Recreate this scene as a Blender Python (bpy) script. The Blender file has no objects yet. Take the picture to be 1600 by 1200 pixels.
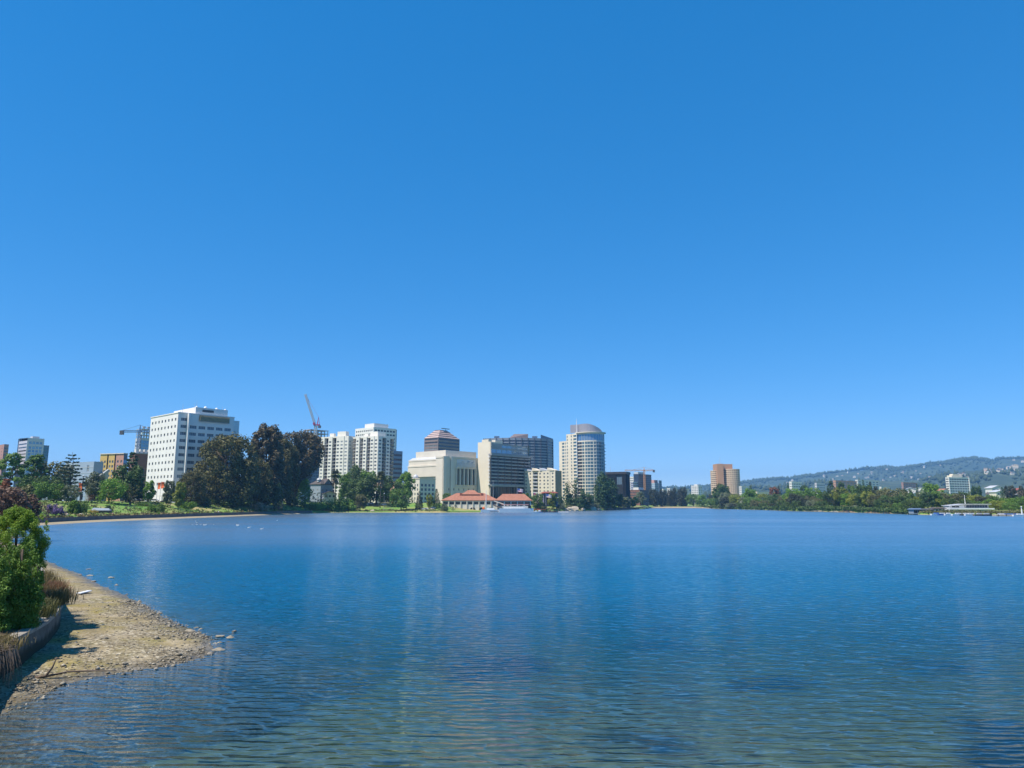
import bpy, math, random
import numpy as np
from mathutils import Vector, Matrix

# ------------------------------------------------------------------ camera, sky, sun, exposure
SC = bpy.context.scene
COL = SC.collection
H, F, VH = 6.5, 1121.0, 186.0
PITCH = math.atan(VH / F)
cam_d = bpy.data.cameras.new("camera")
cam = bpy.data.objects.new("camera", cam_d); COL.objects.link(cam)
cam.location = (0, 0, H); cam.rotation_euler = (math.pi / 2 + PITCH, 0, 0)
cam_d.sensor_width = 36; cam_d.lens = F / 1600 * 36
cam_d.clip_start = 0.5; cam_d.clip_end = 30000
SC.camera = cam

SUN_EL = math.radians(60)
SUN_H = Vector((-0.84, -0.54)).normalized()
SUN_DIR = Vector((SUN_H.x * math.cos(SUN_EL), SUN_H.y * math.cos(SUN_EL), math.sin(SUN_EL)))
world = bpy.data.worlds.new("World"); SC.world = world; world.use_nodes = True
wn = world.node_tree; wn.nodes.clear()
sky = wn.nodes.new("ShaderNodeTexSky"); sky.sky_type = 'NISHITA'; sky.sun_disc = False
sky.sun_elevation = SUN_EL; sky.sun_rotation = math.atan2(SUN_H.x, SUN_H.y)
sky.altitude = 5000; sky.air_density = 1.0; sky.dust_density = 0.0; sky.ozone_density = 3.0
bg = wn.nodes.new("ShaderNodeBackground"); bg.inputs[1].default_value = 0.12
wo = wn.nodes.new("ShaderNodeOutputWorld")
sat = wn.nodes.new("ShaderNodeHueSaturation"); sat.inputs["Saturation"].default_value = 2.0; sat.inputs["Value"].default_value = 2.45
gam = wn.nodes.new("ShaderNodeGamma"); gam.inputs[1].default_value = 0.50      # phone-like tone: a gentler gradient than the raw sky
tnt = wn.nodes.new("ShaderNodeMix"); tnt.data_type = 'RGBA'; tnt.blend_type = 'MULTIPLY'; tnt.inputs[0].default_value = 1; tnt.inputs[7].default_value = (1, .982, 1, 1)
wn.links.new(sky.outputs[0], gam.inputs[0]); wn.links.new(gam.outputs[0], tnt.inputs[6]); wn.links.new(tnt.outputs[2], sat.inputs["Color"]); wn.links.new(sat.outputs[0], bg.inputs[0]); wn.links.new(bg.outputs[0], wo.inputs[0])
sun_d = bpy.data.lights.new("sun", 'SUN'); sun_d.energy = 5.0; sun_d.angle = math.radians(0.53)
sun_d.color = (1.0, 0.92, 0.81)
sun = bpy.data.objects.new("sun", sun_d); COL.objects.link(sun)
sun.rotation_euler = (-SUN_DIR).to_track_quat('-Z', 'Y').to_euler()
SC.view_settings.view_transform = 'Standard'; SC.view_settings.look = 'None'
SC.view_settings.exposure = 0.55; SC.view_settings.gamma = 1.0
SC.cycles.max_bounces = 8; SC.cycles.transparent_max_bounces = 8
SC.cycles.caustics_reflective = False; SC.cycles.caustics_refractive = False

RNG = random.Random(7)
NR = np.random.RandomState(11)

# ------------------------------------------------------------------ helpers
CT, ST = math.cos(PITCH), math.sin(PITCH)
def at(u, v, d):
    """world point seen at photo pixel (u, v) at depth d"""
    x = (u - 800) / F; y = -(v - 600) / F
    t = d / (CT - y * ST)
    return Vector((x * t, d, H + t * (ST + y * CT)))
def on_z(u, v, z=0.0):
    x = (u - 800) / F; y = -(v - 600) / F
    t = (z - H) / (ST + y * CT)
    return Vector((x * t, t * (CT - y * ST), z))
def ku(u, v=786): return at(u, v, 1.0).x
def zv(v, d): return at(800, v, d).z

def tag(o, label=None, cat=None, group=None, kind=None):
    if label: o['label'] = label
    if cat: o['category'] = cat
    if group: o['group'] = group
    if kind: o['kind'] = kind
    return o
def empty(name, loc=(0, 0, 0), rz=0.0, label=None, cat=None, group=None):
    o = bpy.data.objects.new(name, None); COL.objects.link(o)
    o.location = loc; o.rotation_euler = (0, 0, rz); o.empty_display_size = 0.2
    return tag(o, label, cat, group)
def link(name, me, parent=None, loc=(0, 0, 0), rz=0.0, scale=None, mats=None):
    o = bpy.data.objects.new(name, me); COL.objects.link(o)
    o.parent = parent; o.location = loc; o.rotation_euler = (0, 0, rz)
    if scale: o.scale = scale
    if mats:
        for i, m in enumerate(mats):
            o.material_slots[i].link = 'OBJECT'; o.material_slots[i].material = m
    return o
def np_mesh(name, V, Fq, mats, smooth=False, midx=None):
    me = bpy.data.meshes.new(name)
    V = np.asarray(V, dtype=np.float32); Fq = np.asarray(Fq, dtype=np.int32)
    k = Fq.shape[1]
    me.vertices.add(len(V)); me.vertices.foreach_set("co", V.ravel())
    me.loops.add(Fq.size); me.loops.foreach_set("vertex_index", Fq.ravel())
    me.polygons.add(len(Fq)); me.polygons.foreach_set("loop_start", np.arange(0, Fq.size, k, dtype=np.int32))
    if midx is not None: me.polygons.foreach_set("material_index", np.asarray(midx, dtype=np.int32))
    if smooth: me.polygons.foreach_set("use_smooth", np.ones(len(Fq), dtype=bool))
    for m in (mats if isinstance(mats, (list, tuple)) else [mats]): me.materials.append(m)
    me.update(calc_edges=True); me.validate()
    return me

class MB:
    def __init__(s): s.v = []; s.f = []; s.m = []
    def face(s, pts, m=0):
        i = len(s.v); s.v += [tuple(p) for p in pts]; s.f.append(tuple(range(i, i + len(pts)))); s.m.append(m); return s
    def hexa(s, b, t, m=0):
        i = len(s.v); n = len(b); s.v += [tuple(p) for p in b] + [tuple(p) for p in t]
        s.f.append(tuple(range(i + n - 1, i - 1, -1))); s.m.append(m)
        s.f.append(tuple(range(i + n, i + 2 * n))); s.m.append(m)
        for k in range(n):
            j = (k + 1) % n
            s.f.append((i + k, i + j, i + n + j, i + n + k)); s.m.append(m)
        return s
    def box(s, x0, x1, y0, y1, z0, z1, m=0):
        c = [(x0, y0), (x1, y0), (x1, y1), (x0, y1)]
        return s.hexa([(x, y, z0) for x, y in c], [(x, y, z1) for x, y in c], m)
    def prism(s, poly, z0, z1, m=0):
        return s.hexa([(p[0], p[1], z0) for p in poly], [(p[0], p[1], z1) for p in poly], m)
    def bar(s, a, b, w, m=0, w2=None):
        a, b = Vector(a), Vector(b); d = (b - a).normalized()
        n = d.cross(Vector((0, 0, 1)));  n = n.normalized() if n.length > 1e-4 else Vector((1, 0, 0))
        q = d.cross(n); w2 = w if w2 is None else w2
        return s.hexa([a + (n * i + q * j) * w / 2 for i, j in ((-1, -1), (1, -1), (1, 1), (-1, 1))],
                      [b + (n * i + q * j) * w2 / 2 for i, j in ((-1, -1), (1, -1), (1, 1), (-1, 1))], m)
    def tube(s, pts, rads, n=7, m=0):
        pts = [Vector(p) for p in pts]; i0 = len(s.v)
        for k, p in enumerate(pts):
            d = (pts[min(k + 1, len(pts) - 1)] - pts[max(k - 1, 0)]).normalized()
            a = d.cross(Vector((0.13, 1, 0.07))).normalized(); b = d.cross(a)
            for j in range(n):
                t = 2 * math.pi * j / n
                s.v.append(tuple(p + (a * math.cos(t) + b * math.sin(t)) * rads[k]))
        for k in range(len(pts) - 1):
            for j in range(n):
                q = i0 + k * n
                s.f.append((q + j, q + (j + 1) % n, q + n + (j + 1) % n, q + n + j)); s.m.append(m)
        s.f.append(tuple(range(i0 + n - 1, i0 - 1, -1))); s.m.append(m)
        e = i0 + (len(pts) - 1) * n; s.f.append(tuple(range(e, e + n))); s.m.append(m)
        return s
    def lathe(s, prof, n=12, m=0, c=(0, 0, 0), sy=1.0):
        i0 = len(s.v)
        for r, z in prof:
            for j in range(n):
                t = 2 * math.pi * j / n; s.v.append((c[0] + r * math.cos(t), c[1] + r * sy * math.sin(t), c[2] + z))
        for k in range(len(prof) - 1):
            for j in range(n):
                q = i0 + k * n
                s.f.append((q + j, q + (j + 1) % n, q + n + (j + 1) % n, q + n + j)); s.m.append(m)
        s.f.append(tuple(range(i0 + n - 1, i0 - 1, -1))); s.m.append(m)
        e = i0 + (len(prof) - 1) * n; s.f.append(tuple(range(e, e + n))); s.m.append(m)
        return s
    def mesh(s, name, mats, smooth=False):
        me = bpy.data.meshes.new(name); me.from_pydata(s.v, [], s.f)
        for m in (mats if isinstance(mats, (list, tuple)) else [mats]): me.materials.append(m)
        me.polygons.foreach_set("material_index", s.m)
        if smooth: me.polygons.foreach_set("use_smooth", [True] * len(s.f))
        me.update(); return me
    def build(s, name, mats, parent=None, loc=(0, 0, 0), rz=0.0, smooth=False):
        return link(name, s.mesh(name, mats, smooth), parent, loc, rz)

# ------------------------------------------------------------------ materials
def nodes_of(name):
    m = bpy.data.materials.new(name); m.use_nodes = True; nt = m.node_tree
    return m, nt, nt.nodes["Principled BSDF"]
def N(nt, t, **kw):
    n = nt.nodes.new(t)
    for k, v in kw.items():
        if k.startswith("i_"): n.inputs[k[2:].replace("_", " ")].default_value = v
        else: setattr(n, k, v)
    return n
def mat(name, c1, c2=None, scale=0.3, rough=0.8, metal=0.0, bump=0.0, obj_var=0.0, spec=0.3, stretch=None, detail=6):
    """noise-mottled surface between two real colours, in the object's own metres"""
    m, nt, b = nodes_of(name)
    c2 = c2 or tuple(x * 0.82 for x in c1)
    tc = N(nt, "ShaderNodeTexCoord"); mp = N(nt, "ShaderNodeMapping")
    if stretch: mp.inputs["Scale"].default_value = stretch
    nz = N(nt, "ShaderNodeTexNoise", i_Scale=scale, i_Detail=detail, i_Roughness=0.65)
    rp = N(nt, "ShaderNodeMapRange"); rp.inputs[1].default_value = 0.3; rp.inputs[2].default_value = 0.7
    mx = N(nt, "ShaderNodeMix", data_type='RGBA')
    nt.links.new(tc.outputs["Object"], mp.inputs[0]); nt.links.new(mp.outputs[0], nz.inputs["Vector"])
    nt.links.new(nz.outputs[0], rp.inputs[0]); nt.links.new(rp.outputs[0], mx.inputs[0])
    mx.inputs[6].default_value = (*c1, 1); mx.inputs[7].default_value = (*c2, 1)
    out = mx.outputs[2]
    if obj_var:
        oi = N(nt, "ShaderNodeObjectInfo"); mr = N(nt, "ShaderNodeMapRange")
        mr.inputs[3].default_value = 1 - obj_var; mr.inputs[4].default_value = 1 + obj_var
        hs = N(nt, "ShaderNodeHueSaturation"); nt.links.new(oi.outputs["Random"], mr.inputs[0])
        nt.links.new(mr.outputs[0], hs.inputs["Value"]); nt.links.new(out, hs.inputs["Color"]); out = hs.outputs[0]
    nt.links.new(out, b.inputs["Base Color"])
    b.inputs["Roughness"].default_value = rough; b.inputs["Metallic"].default_value = metal
    b.inputs["Specular IOR Level"].default_value = spec
    if bump:
        bp = N(nt, "ShaderNodeBump", i_Strength=0.6, i_Distance=bump)
        nt.links.new(nz.outputs[0], bp.inputs["Height"]); nt.links.new(bp.outputs[0], b.inputs["Normal"])
    return m
def glass(name, dark, pale, share=0.25, rough=0.06, metal=0.0, spec=0.5):
    """window glass; some windows (by object) have pale blinds behind"""
    m, nt, b = nodes_of(name)
    oi = N(nt, "ShaderNodeObjectInfo"); geo = N(nt, "ShaderNodeTexCoord")
    wn_ = N(nt, "ShaderNodeTexNoise", i_Scale=0.45, i_Detail=1.0); nt.links.new(geo.outputs["Object"], wn_.inputs["Vector"])
    ad = N(nt, "ShaderNodeMath", operation='MULTIPLY_ADD'); ad.inputs[1].default_value = 0.35
    nt.links.new(wn_.outputs[0], ad.inputs[0]); nt.links.new(oi.outputs["Random"], ad.inputs[2])
    rp = N(nt, "ShaderNodeMapRange"); rp.inputs[1].default_value = 1.15 - share; rp.inputs[2].default_value = 1.22
    nt.links.new(ad.outputs[0], rp.inputs[0])
    mx = N(nt, "ShaderNodeMix", data_type='RGBA'); nt.links.new(rp.outputs[0], mx.inputs[0])
    mx.inputs[6].default_value = (*dark, 1); mx.inputs[7].default_value = (*pale, 1)
    nt.links.new(mx.outputs[2], b.inputs["Base Color"])
    b.inputs["Roughness"].default_value = rough; b.inputs["Metallic"].default_value = metal
    b.inputs["Specular IOR Level"].default_value = spec
    return m
def leafmat(name, c1, c2, trans=0.25, obj_var=0.12):
    m, nt, b = nodes_of(name)
    tc = N(nt, "ShaderNodeTexCoord"); nz = N(nt, "ShaderNodeTexNoise", i_Scale=9.0, i_Detail=3.0)
    nt.links.new(tc.outputs["Object"], nz.inputs["Vector"])
    rp = N(nt, "ShaderNodeMapRange"); rp.inputs[1].default_value = 0.35; rp.inputs[2].default_value = 0.65
    mx = N(nt, "ShaderNodeMix", data_type='RGBA'); nt.links.new(nz.outputs[0], rp.inputs[0]); nt.links.new(rp.outputs[0], mx.inputs[0])
    mx.inputs[6].default_value = (*c1, 1); mx.inputs[7].default_value = (*c2, 1)
    oi = N(nt, "ShaderNodeObjectInfo"); mr = N(nt, "ShaderNodeMapRange")
    mr.inputs[3].default_value = 1 - obj_var; mr.inputs[4].default_value = 1 + obj_var
    hs = N(nt, "ShaderNodeHueSaturation"); nt.links.new(oi.outputs["Random"], mr.inputs[0])
    nt.links.new(mr.outputs[0], hs.inputs["Value"]); nt.links.new(mx.outputs[2], hs.inputs["Color"])
    nt.links.new(hs.outputs[0], b.inputs["Base Color"]); b.inputs["Roughness"].default_value = 0.6
    b.inputs["Specular IOR Level"].default_value = 0.25
    tr = N(nt, "ShaderNodeBsdfTranslucent"); nt.links.new(hs.outputs[0], tr.inputs[0])
    ms = N(nt, "ShaderNodeMixShader"); ms.inputs[0].default_value = trans
    nt.links.new(b.outputs[0], ms.inputs[1]); nt.links.new(tr.outputs[0], ms.inputs[2])
    nt.links.new(ms.outputs[0], nt.nodes["Material Output"].inputs[0])
    return m

M = {}
M['white'] = mat("white_concrete", (.66, .64, .62), (.58, .56, .54), .12)
M['office'] = mat("office_white_panel", (.72, .70, .68), (.64, .62, .60), .15, rough=.6)
M['cream'] = mat("cream_stucco", (.70, .63, .50), (.62, .55, .43), .1)
M['stone'] = mat("pale_stone", (.66, .61, .52), (.57, .52, .44), .12)
M['stoneshade'] = mat("shaded_front_stone", (.64, .57, .46), (.56, .49, .39), .12)  # shaded-side copy of the pale stone, warmed in colour against blue skylight
M['beige'] = mat("beige_stucco", (.62, .52, .38), (.54, .45, .32), .1)
M['tan'] = mat("tan_render", (.38, .29, .18), (.33, .25, .15), .1)
M['grey'] = mat("grey_concrete", (.34, .34, .33), (.26, .26, .26), .25)
M['dgrey'] = mat("dark_grey_metal", (.09, .09, .10), (.07, .07, .08), .4, rough=.5)
M['lgrey'] = mat("light_grey_metal", (.48, .49, .52), (.42, .43, .46), .3, rough=.45)
M['lav'] = mat("lavender_panel", (.40, .40, .50), (.35, .35, .45), .2, rough=.5)
M['lavpale'] = mat("pale_panel", (.55, .54, .58), (.48, .47, .52), .2, rough=.5)  # paler version of the lavender panel
M['brick'] = mat("red_brown_brick", (.24, .12, .09), (.19, .09, .07), .3)
M['pinkbrick'] = mat("pink_brick", (.40, .22, .19), (.33, .18, .16), .2)
M['orangebrick'] = mat("orange_brick", (.47, .26, .16), (.40, .22, .13), .1)
M['yellow'] = mat("ochre_stucco", (.58, .40, .14), (.50, .34, .12), .1)
M['rosestucco'] = mat("rose_stucco", (.48, .27, .20), (.42, .23, .17), .1)
M['brownstone'] = mat("brown_granite", (.25, .19, .18), (.21, .16, .15), .1, rough=.5)
M['rosemetal'] = mat("rose_metal_roof", (.50, .37, .33), (.42, .31, .28), .1, rough=.5)
M['navy'] = mat("navy_panel", (.045, .055, .085), (.035, .04, .065), .2, rough=.4)
M['midblue'] = mat("blue_panel", (.12, .17, .26), (.10, .14, .22), .2, rough=.4)
M['bronze'] = mat("dark_bronze", (.034, .038, .047), (.026, .029, .037), .3, rough=.45)
M['tile'] = mat("red_clay_tile", (.38, .17, .11), (.26, .11, .07), .7, bump=.12)
M['tile2'] = mat("dark_red_tile", (.28, .09, .06), (.22, .07, .05), .6)
M['wood'] = mat("weathered_wood", (.16, .12, .09), (.10, .075, .055), 2.0)
M['slateblue'] = mat("grey_blue_clapboard", (.26, .31, .36), (.22, .26, .31), .6)
M['plum'] = mat("plum_clapboard", (.18, .17, .26), (.14, .13, .2), .6)
M['shingle'] = mat("dark_shingle", (.10, .085, .08), (.07, .06, .055), .6)
M['bark'] = mat("bark", (.12, .09, .065), (.07, .05, .035), 2.5, bump=.05)
M['palmbark'] = mat("palm_bark", (.20, .16, .12), (.13, .10, .08), 2.5)
M['craneblue'] = mat("crane_blue_paint", (.10, .17, .32), (.08, .14, .27), .5, rough=.5)
M['cranered'] = mat("crane_crimson_paint", (.35, .05, .14), (.28, .04, .11), .5, rough=.5)
M['craneorange'] = mat("crane_orange_paint", (.55, .28, .14), (.48, .24, .11), .5, rough=.5)
M['cranewhite'] = mat("crane_grey_paint", (.40, .42, .46), (.34, .36, .4), .5, rough=.5)
M['orangecloth'] = mat("orange_fabric", (.75, .16, .05), (.65, .13, .04), .8)
M['whitepaint'] = mat("white_paint", (.78, .78, .78), (.70, .70, .71), .6, rough=.4)
M['bluecover'] = mat("blue_boat_cover", (.06, .15, .42), (.05, .12, .34), .6)
M['pinkcanvas'] = mat("pink_canvas", (.55, .30, .28), (.48, .26, .24), .6)
M['canvas'] = mat("cream_canvas", (.70, .62, .50), (.62, .55, .44), .6)
M['rubber'] = mat("black_rubber", (.025, .025, .027), None, 1.0)
M['carwhite'] = mat("white_car_paint", (.72, .72, .73), (.68, .68, .7), .3, rough=.25, spec=.5)
M['carsilver'] = mat("silver_car_paint", (.36, .40, .44), (.32, .36, .4), .3, rough=.25, metal=.4, spec=.5)
M['cardark'] = mat("dark_car_paint", (.03, .035, .05), None, .3, rough=.25, spec=.5)
M['skin'] = mat("skin", (.48, .30, .22), None, 3)
M['shirt'] = mat("pale_shirt", (.70, .62, .60), None, 3)
M['denim'] = mat("dark_trousers", (.06, .07, .11), None, 3)
M['hair'] = mat("dark_hair", (.03, .02, .015), None, 3)
M['feather'] = mat("white_feathers", (.78, .77, .74), (.66, .65, .62), 3)
M['beak'] = mat("yellow_beak", (.6, .35, .08), None, 3)
M['rock'] = mat("grey_tan_rock", (.30, .27, .22), (.18, .16, .13), 3.0, bump=.04, obj_var=.2)
M['paleboulder'] = mat("pale_boulder", (.46, .40, .31), (.34, .29, .22), .8, bump=.1, obj_var=.12)
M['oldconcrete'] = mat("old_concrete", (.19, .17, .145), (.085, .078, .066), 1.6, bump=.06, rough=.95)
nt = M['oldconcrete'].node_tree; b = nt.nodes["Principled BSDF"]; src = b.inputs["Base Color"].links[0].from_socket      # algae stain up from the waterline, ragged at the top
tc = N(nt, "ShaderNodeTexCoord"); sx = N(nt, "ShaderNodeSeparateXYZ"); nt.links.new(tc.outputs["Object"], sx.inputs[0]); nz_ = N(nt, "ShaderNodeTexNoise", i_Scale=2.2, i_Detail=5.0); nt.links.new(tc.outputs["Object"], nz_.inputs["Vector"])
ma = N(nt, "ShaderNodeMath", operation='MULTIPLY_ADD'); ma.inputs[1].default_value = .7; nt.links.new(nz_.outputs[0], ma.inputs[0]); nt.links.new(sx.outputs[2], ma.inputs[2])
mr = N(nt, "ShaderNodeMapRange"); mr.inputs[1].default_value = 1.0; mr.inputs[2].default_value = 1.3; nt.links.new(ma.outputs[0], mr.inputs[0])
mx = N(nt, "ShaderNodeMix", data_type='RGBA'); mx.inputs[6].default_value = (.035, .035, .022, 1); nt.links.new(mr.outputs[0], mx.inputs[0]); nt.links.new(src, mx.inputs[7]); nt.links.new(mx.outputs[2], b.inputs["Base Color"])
M['drystone'] = mat("dry_tan_stone", (.30, .265, .20), (.18, .155, .115), 3.0, bump=.03, obj_var=.2)
M['capstone'] = mat("worn_concrete_cap", (.34, .31, .26), (.20, .18, .15), 2.0, bump=.03)
G = {}
G['dark'] = glass("dark_glass", (.03, .04, .055), (.32, .33, .34), .22)
G['office'] = glass("office_glass", (.035, .045, .07), (.16, .18, .22), .3)
G['front'] = glass("office_front_glass", (.07, .10, .14), (.22, .27, .32), .5)
G['blue'] = glass("blue_curtain_glass", (.10, .20, .34), (.18, .30, .42), .5, .05, .5)
G['teal'] = glass("teal_glass", (.05, .13, .17), (.26, .38, .40), .22, .05, .3)
G['navy'] = glass("navy_glass", (.02, .035, .07), (.06, .08, .13), .4, .08, .2)
G['pale'] = glass("pale_blue_glass", (.22, .32, .42), (.36, .46, .54), .5, .08, .45)
G['amber'] = glass("amber_glass", (.10, .035, .018), (.18, .08, .04), .4, .45, spec=.2)
G['black'] = glass("black_glass", (.012, .014, .018), (.05, .055, .065), .3, .12)  # near-black glass, the darkest of the set

L = {}
L['oak'] = leafmat("dark_oak_leaves", (.055, .100, .024), (.090, .140, .035))
L['green'] = leafmat("mid_green_leaves", (.085, .165, .028), (.135, .220, .040))
L['bright'] = leafmat("bright_green_leaves", (.110, .220, .025), (.170, .280, .040), .35)
L['lime'] = leafmat("yellow_green_leaves", (.190, .230, .035), (.260, .280, .050), .35)
L['olive'] = leafmat("olive_leaves", (.115, .125, .048), (.170, .165, .065))
L['greyg'] = leafmat("grey_green_leaves", (.130, .160, .085), (.190, .210, .120))
L['conifer'] = leafmat("conifer_needles", (.036, .080, .030), (.068, .118, .042), .15)
L['cedar'] = leafmat("blue_green_needles", (.030, .068, .048), (.062, .108, .070), .15)
L['pinedark'] = leafmat("dark_brown_green_needles", (.035, .045, .024), (.058, .062, .032), .1)
L['euc'] = leafmat("eucalyptus_leaves", (.078, .080, .025), (.142, .128, .042), .2)
L['euc2'] = leafmat("eucalyptus_grey_brown_leaves", (.090, .074, .034), (.155, .118, .055), .2)
L['purple'] = leafmat("purple_leaves", (.135, .078, .055), (.20, .13, .09), .25)
L['rust'] = leafmat("rust_red_leaves", (.17, .070, .040), (.22, .095, .05), .2)
L['pale'] = leafmat("pale_flowering_leaves", (.24, .23, .15), (.33, .31, .23), .2)
L['flower'] = leafmat("purple_flowers", (.11, .07, .18), (.17, .11, .26), .2)
L['yflower'] = leafmat("yellow_flowers", (.40, .30, .04), (.30, .26, .08), .2)
L['palm'] = leafmat("palm_fronds", (.070, .095, .030), (.130, .125, .045), .2)
L['thatch'] = leafmat("dead_fronds", (.26, .18, .10), (.20, .14, .08), .1)
L['juniper'] = leafmat("juniper_scales", (.080, .165, .022), (.135, .225, .034), .2)
L['junibright'] = leafmat("juniper_fresh_growth", (.120, .215, .022), (.20, .29, .035), .35)
L['dry'] = leafmat("dry_grass_blades", (.20, .145, .06), (.13, .115, .045), .25)
L['reddry'] = leafmat("reddish_dry_stems", (.22, .10, .05), (.16, .085, .05), .2)

# ------------------------------------------------------------------ setting: shoreline, ground, sand, water, hills
SU = [-6000, -900, -200, 0, 65, 150, 250, 350, 440, 510, 600, 690, 770, 830, 880, 940, 1005, 1020, 1060, 1095, 1125, 1240, 1440, 1600, 1900, 8000]
SD = [60, 95, 140, 190, 214, 251, 291, 347, 416, 486, 500, 490, 520, 560, 607, 640, 800, 960, 960, 940, 820, 590, 405, 364, 270, 170]
def Dsh(u): return np.interp(u, SU, SD)
def sandw(u): return np.interp(u, [-900, 65, 350, 440, 490, 520, 1000, 1018, 1030, 1090, 1110, 1150, 1600], [12, 12, 12, 10, 5, 1.5, 2, 10, 45, 45, 4, .8, 1.5])
def zsand(u): return np.interp(u, [440, 520, 1000, 1030, 1090, 1120], [0.55, 0.25, 0.3, 1.6, 1.6, 0.3])
def ztop(u): return np.interp(u, [440, 500, 520, 1000, 1030, 1090, 1120, 1300, 1420], [1.7, 1.5, 0.9, 1.2, 1.7, 1.7, 1.0, 2.4, 1.2])
def zmax(u): return np.interp(u, [-900, 0, 430, 690, 760, 880, 1000, 1600], [7.5, 7.5, 7.2, 6.6, 4.8, 4.6, 3.5, 4.5])
def gwid(u): return np.interp(u, [0, 430, 690, 1000, 1600], [75, 70, 55, 70, 90])
def u_of(k): return 800 + k * F / ku(800 + F)
def smooth(t): t = np.clip(t, 0, 1); return t * t * (3 - 2 * t)
def prof(u, s):
    return ztop(u) + (zmax(u) - ztop(u)) * smooth((s - sandw(u)) / gwid(u)) + np.clip((s - 300) / 3000, 0, 1) * 14
def gz(x, y):
    u = u_of(x / y); return float(prof(u, y - Dsh(u)))
KU1 = ku(801) - ku(800)
us = np.concatenate([np.linspace(-3200, -300, 40), np.arange(-280, 1880, 6), np.linspace(1900, 4800, 40)])
ks = (us - 800) * KU1
def lumps(x, y, a=1.0):
    return a * (np.sin(x * .11 + np.sin(y * .07) * 2) * np.sin(y * .093 + 1.3) + .5 * np.sin(x * .31 + y * .21) * np.sin(y * .27 - x * .13))
def polar(name, offs, zf, matl, kind='structure'):
    D = Dsh(us); V = []; n = len(us)
    for j, s in enumerate(offs):
        so = s(us) if callable(s) else np.full(n, float(s))
        d = D + so; x = ks * d
        V.append(np.stack([x, d, zf(us, so, j, x, d)], 1))
    V = np.concatenate(V); Fq = []
    for j in range(len(offs) - 1):
        a = np.arange(n - 1) + j * n
        Fq.append(np.stack([a, a + 1, a + n + 1, a + n], 1))
    me = np_mesh(name, V, np.concatenate(Fq), matl, smooth=True)
    return tag(link(name, me), kind=kind)

# grass ground
m, nt, b = nodes_of("park_ground")
tc = N(nt, "ShaderNodeTexCoord")
n1 = N(nt, "ShaderNodeTexNoise", i_Scale=0.035, i_Detail=6.0, i_Roughness=.65); n2 = N(nt, "ShaderNodeTexNoise", i_Scale=0.35, i_Detail=5.0, i_Roughness=.7)
for n_ in (n1, n2): nt.links.new(tc.outputs["Object"], n_.inputs["Vector"])
r1 = N(nt, "ShaderNodeValToRGB"); r1.color_ramp.elements[0].position = .38; r1.color_ramp.elements[1].position = .62
r1.color_ramp.elements[0].color = (.095, .215, .026, 1); r1.color_ramp.elements[1].color = (.29, .25, .095, 1)
e = r1.color_ramp.elements.new(.5); e.color = (.150, .235, .040, 1)
mx = N(nt, "ShaderNodeMix", data_type='RGBA', blend_type='OVERLAY'); mx.inputs[0].default_value = .6
nt.links.new(n1.outputs[0], r1.inputs[0]); nt.links.new(r1.outputs[0], mx.inputs[6]); nt.links.new(n2.outputs[1], mx.inputs[7])
hs = N(nt, "ShaderNodeHueSaturation"); nt.links.new(mx.outputs[2], hs.inputs["Color"]); hs.inputs["Value"].default_value = .9
nt.links.new(r1.outputs[0], b.inputs["Base Color"]); b.inputs["Roughness"].default_value = .9
M['ground'] = m
offs = [lambda u: sandw(u) - .4, lambda u: sandw(u) + .05] + [(lambda q: (lambda u: sandw(u) + q))(q) for q in (3, 7, 12, 18, 25, 33, 42, 52, 64, 80, 100, 140, 200, 300, 450, 700, 1100, 1800, 3000, 5000, 9000)]
polar("ground", offs, lambda u, s, j, x, y: (np.full(len(u), -1.0) if j == 0 else prof(u, s) + lumps(x, y, .12)), M['ground'])
M['sand'] = mat("shore_sand", (.34, .28, .18), (.24, .20, .13), .35, rough=.95, bump=.05)
polar("shore_sand", [-7, -2, 0, lambda u: sandw(u) * .5, lambda u: sandw(u) * .9, lambda u: sandw(u) - .1],
      lambda u, s, j, x, y: np.array([-1.0, -.35, -.02, .5, .9, 1.0][j]) * (zsand(u) if j > 2 else np.ones(len(u))), M['sand'])

# lake bed
m, nt, b = nodes_of("lake_mud")
tc = N(nt, "ShaderNodeTexCoord")
n1 = N(nt, "ShaderNodeTexNoise", i_Scale=0.16, i_Detail=5.0); n2 = N(nt, "ShaderNodeTexNoise", i_Scale=2.5, i_Detail=4.0)
for n_ in (n1, n2): nt.links.new(tc.outputs["Object"], n_.inputs["Vector"])
r1 = N(nt, "ShaderNodeValToRGB"); r1.color_ramp.elements[0].position = .36; r1.color_ramp.elements[1].position = .44
r1.color_ramp.elements[0].color = (.010, .018, .030, 1); r1.color_ramp.elements[1].color = (.21, .18, .085, 1)
r2 = N(nt, "ShaderNodeMapRange"); r2.inputs[1].default_value = .3; r2.inputs[2].default_value = .7; r2.inputs[3].default_value = .6; r2.inputs[4].default_value = 1.3
hs = N(nt, "ShaderNodeHueSaturation"); nt.links.new(n2.outputs[0], r2.inputs[0]); nt.links.new(r2.outputs[0], hs.inputs["Value"])
nt.links.new(n1.outputs[0], r1.inputs[0]); nt.links.new(r1.outputs[0], hs.inputs["Color"]); nt.links.new(hs.outputs[0], b.inputs["Base Color"])
b.inputs["Roughness"].default_value = .9
xs = np.array([-1600, -600, -200, -80, -40, -20, -8, 0, 8, 20, 40, 80, 200, 600, 1600.]); ys = np.array([-60, 0, 10, 20, 30, 45, 70, 110, 180, 400, 1300.])
zb = np.array([-.6, -.6, -.6, -.65, -.8, -1.1, -1.6, -2.2, -2.6, -3, -3.])
X, Y = np.meshgrid(xs, ys); Z = np.repeat(zb[:, None], len(xs), 1)
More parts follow.
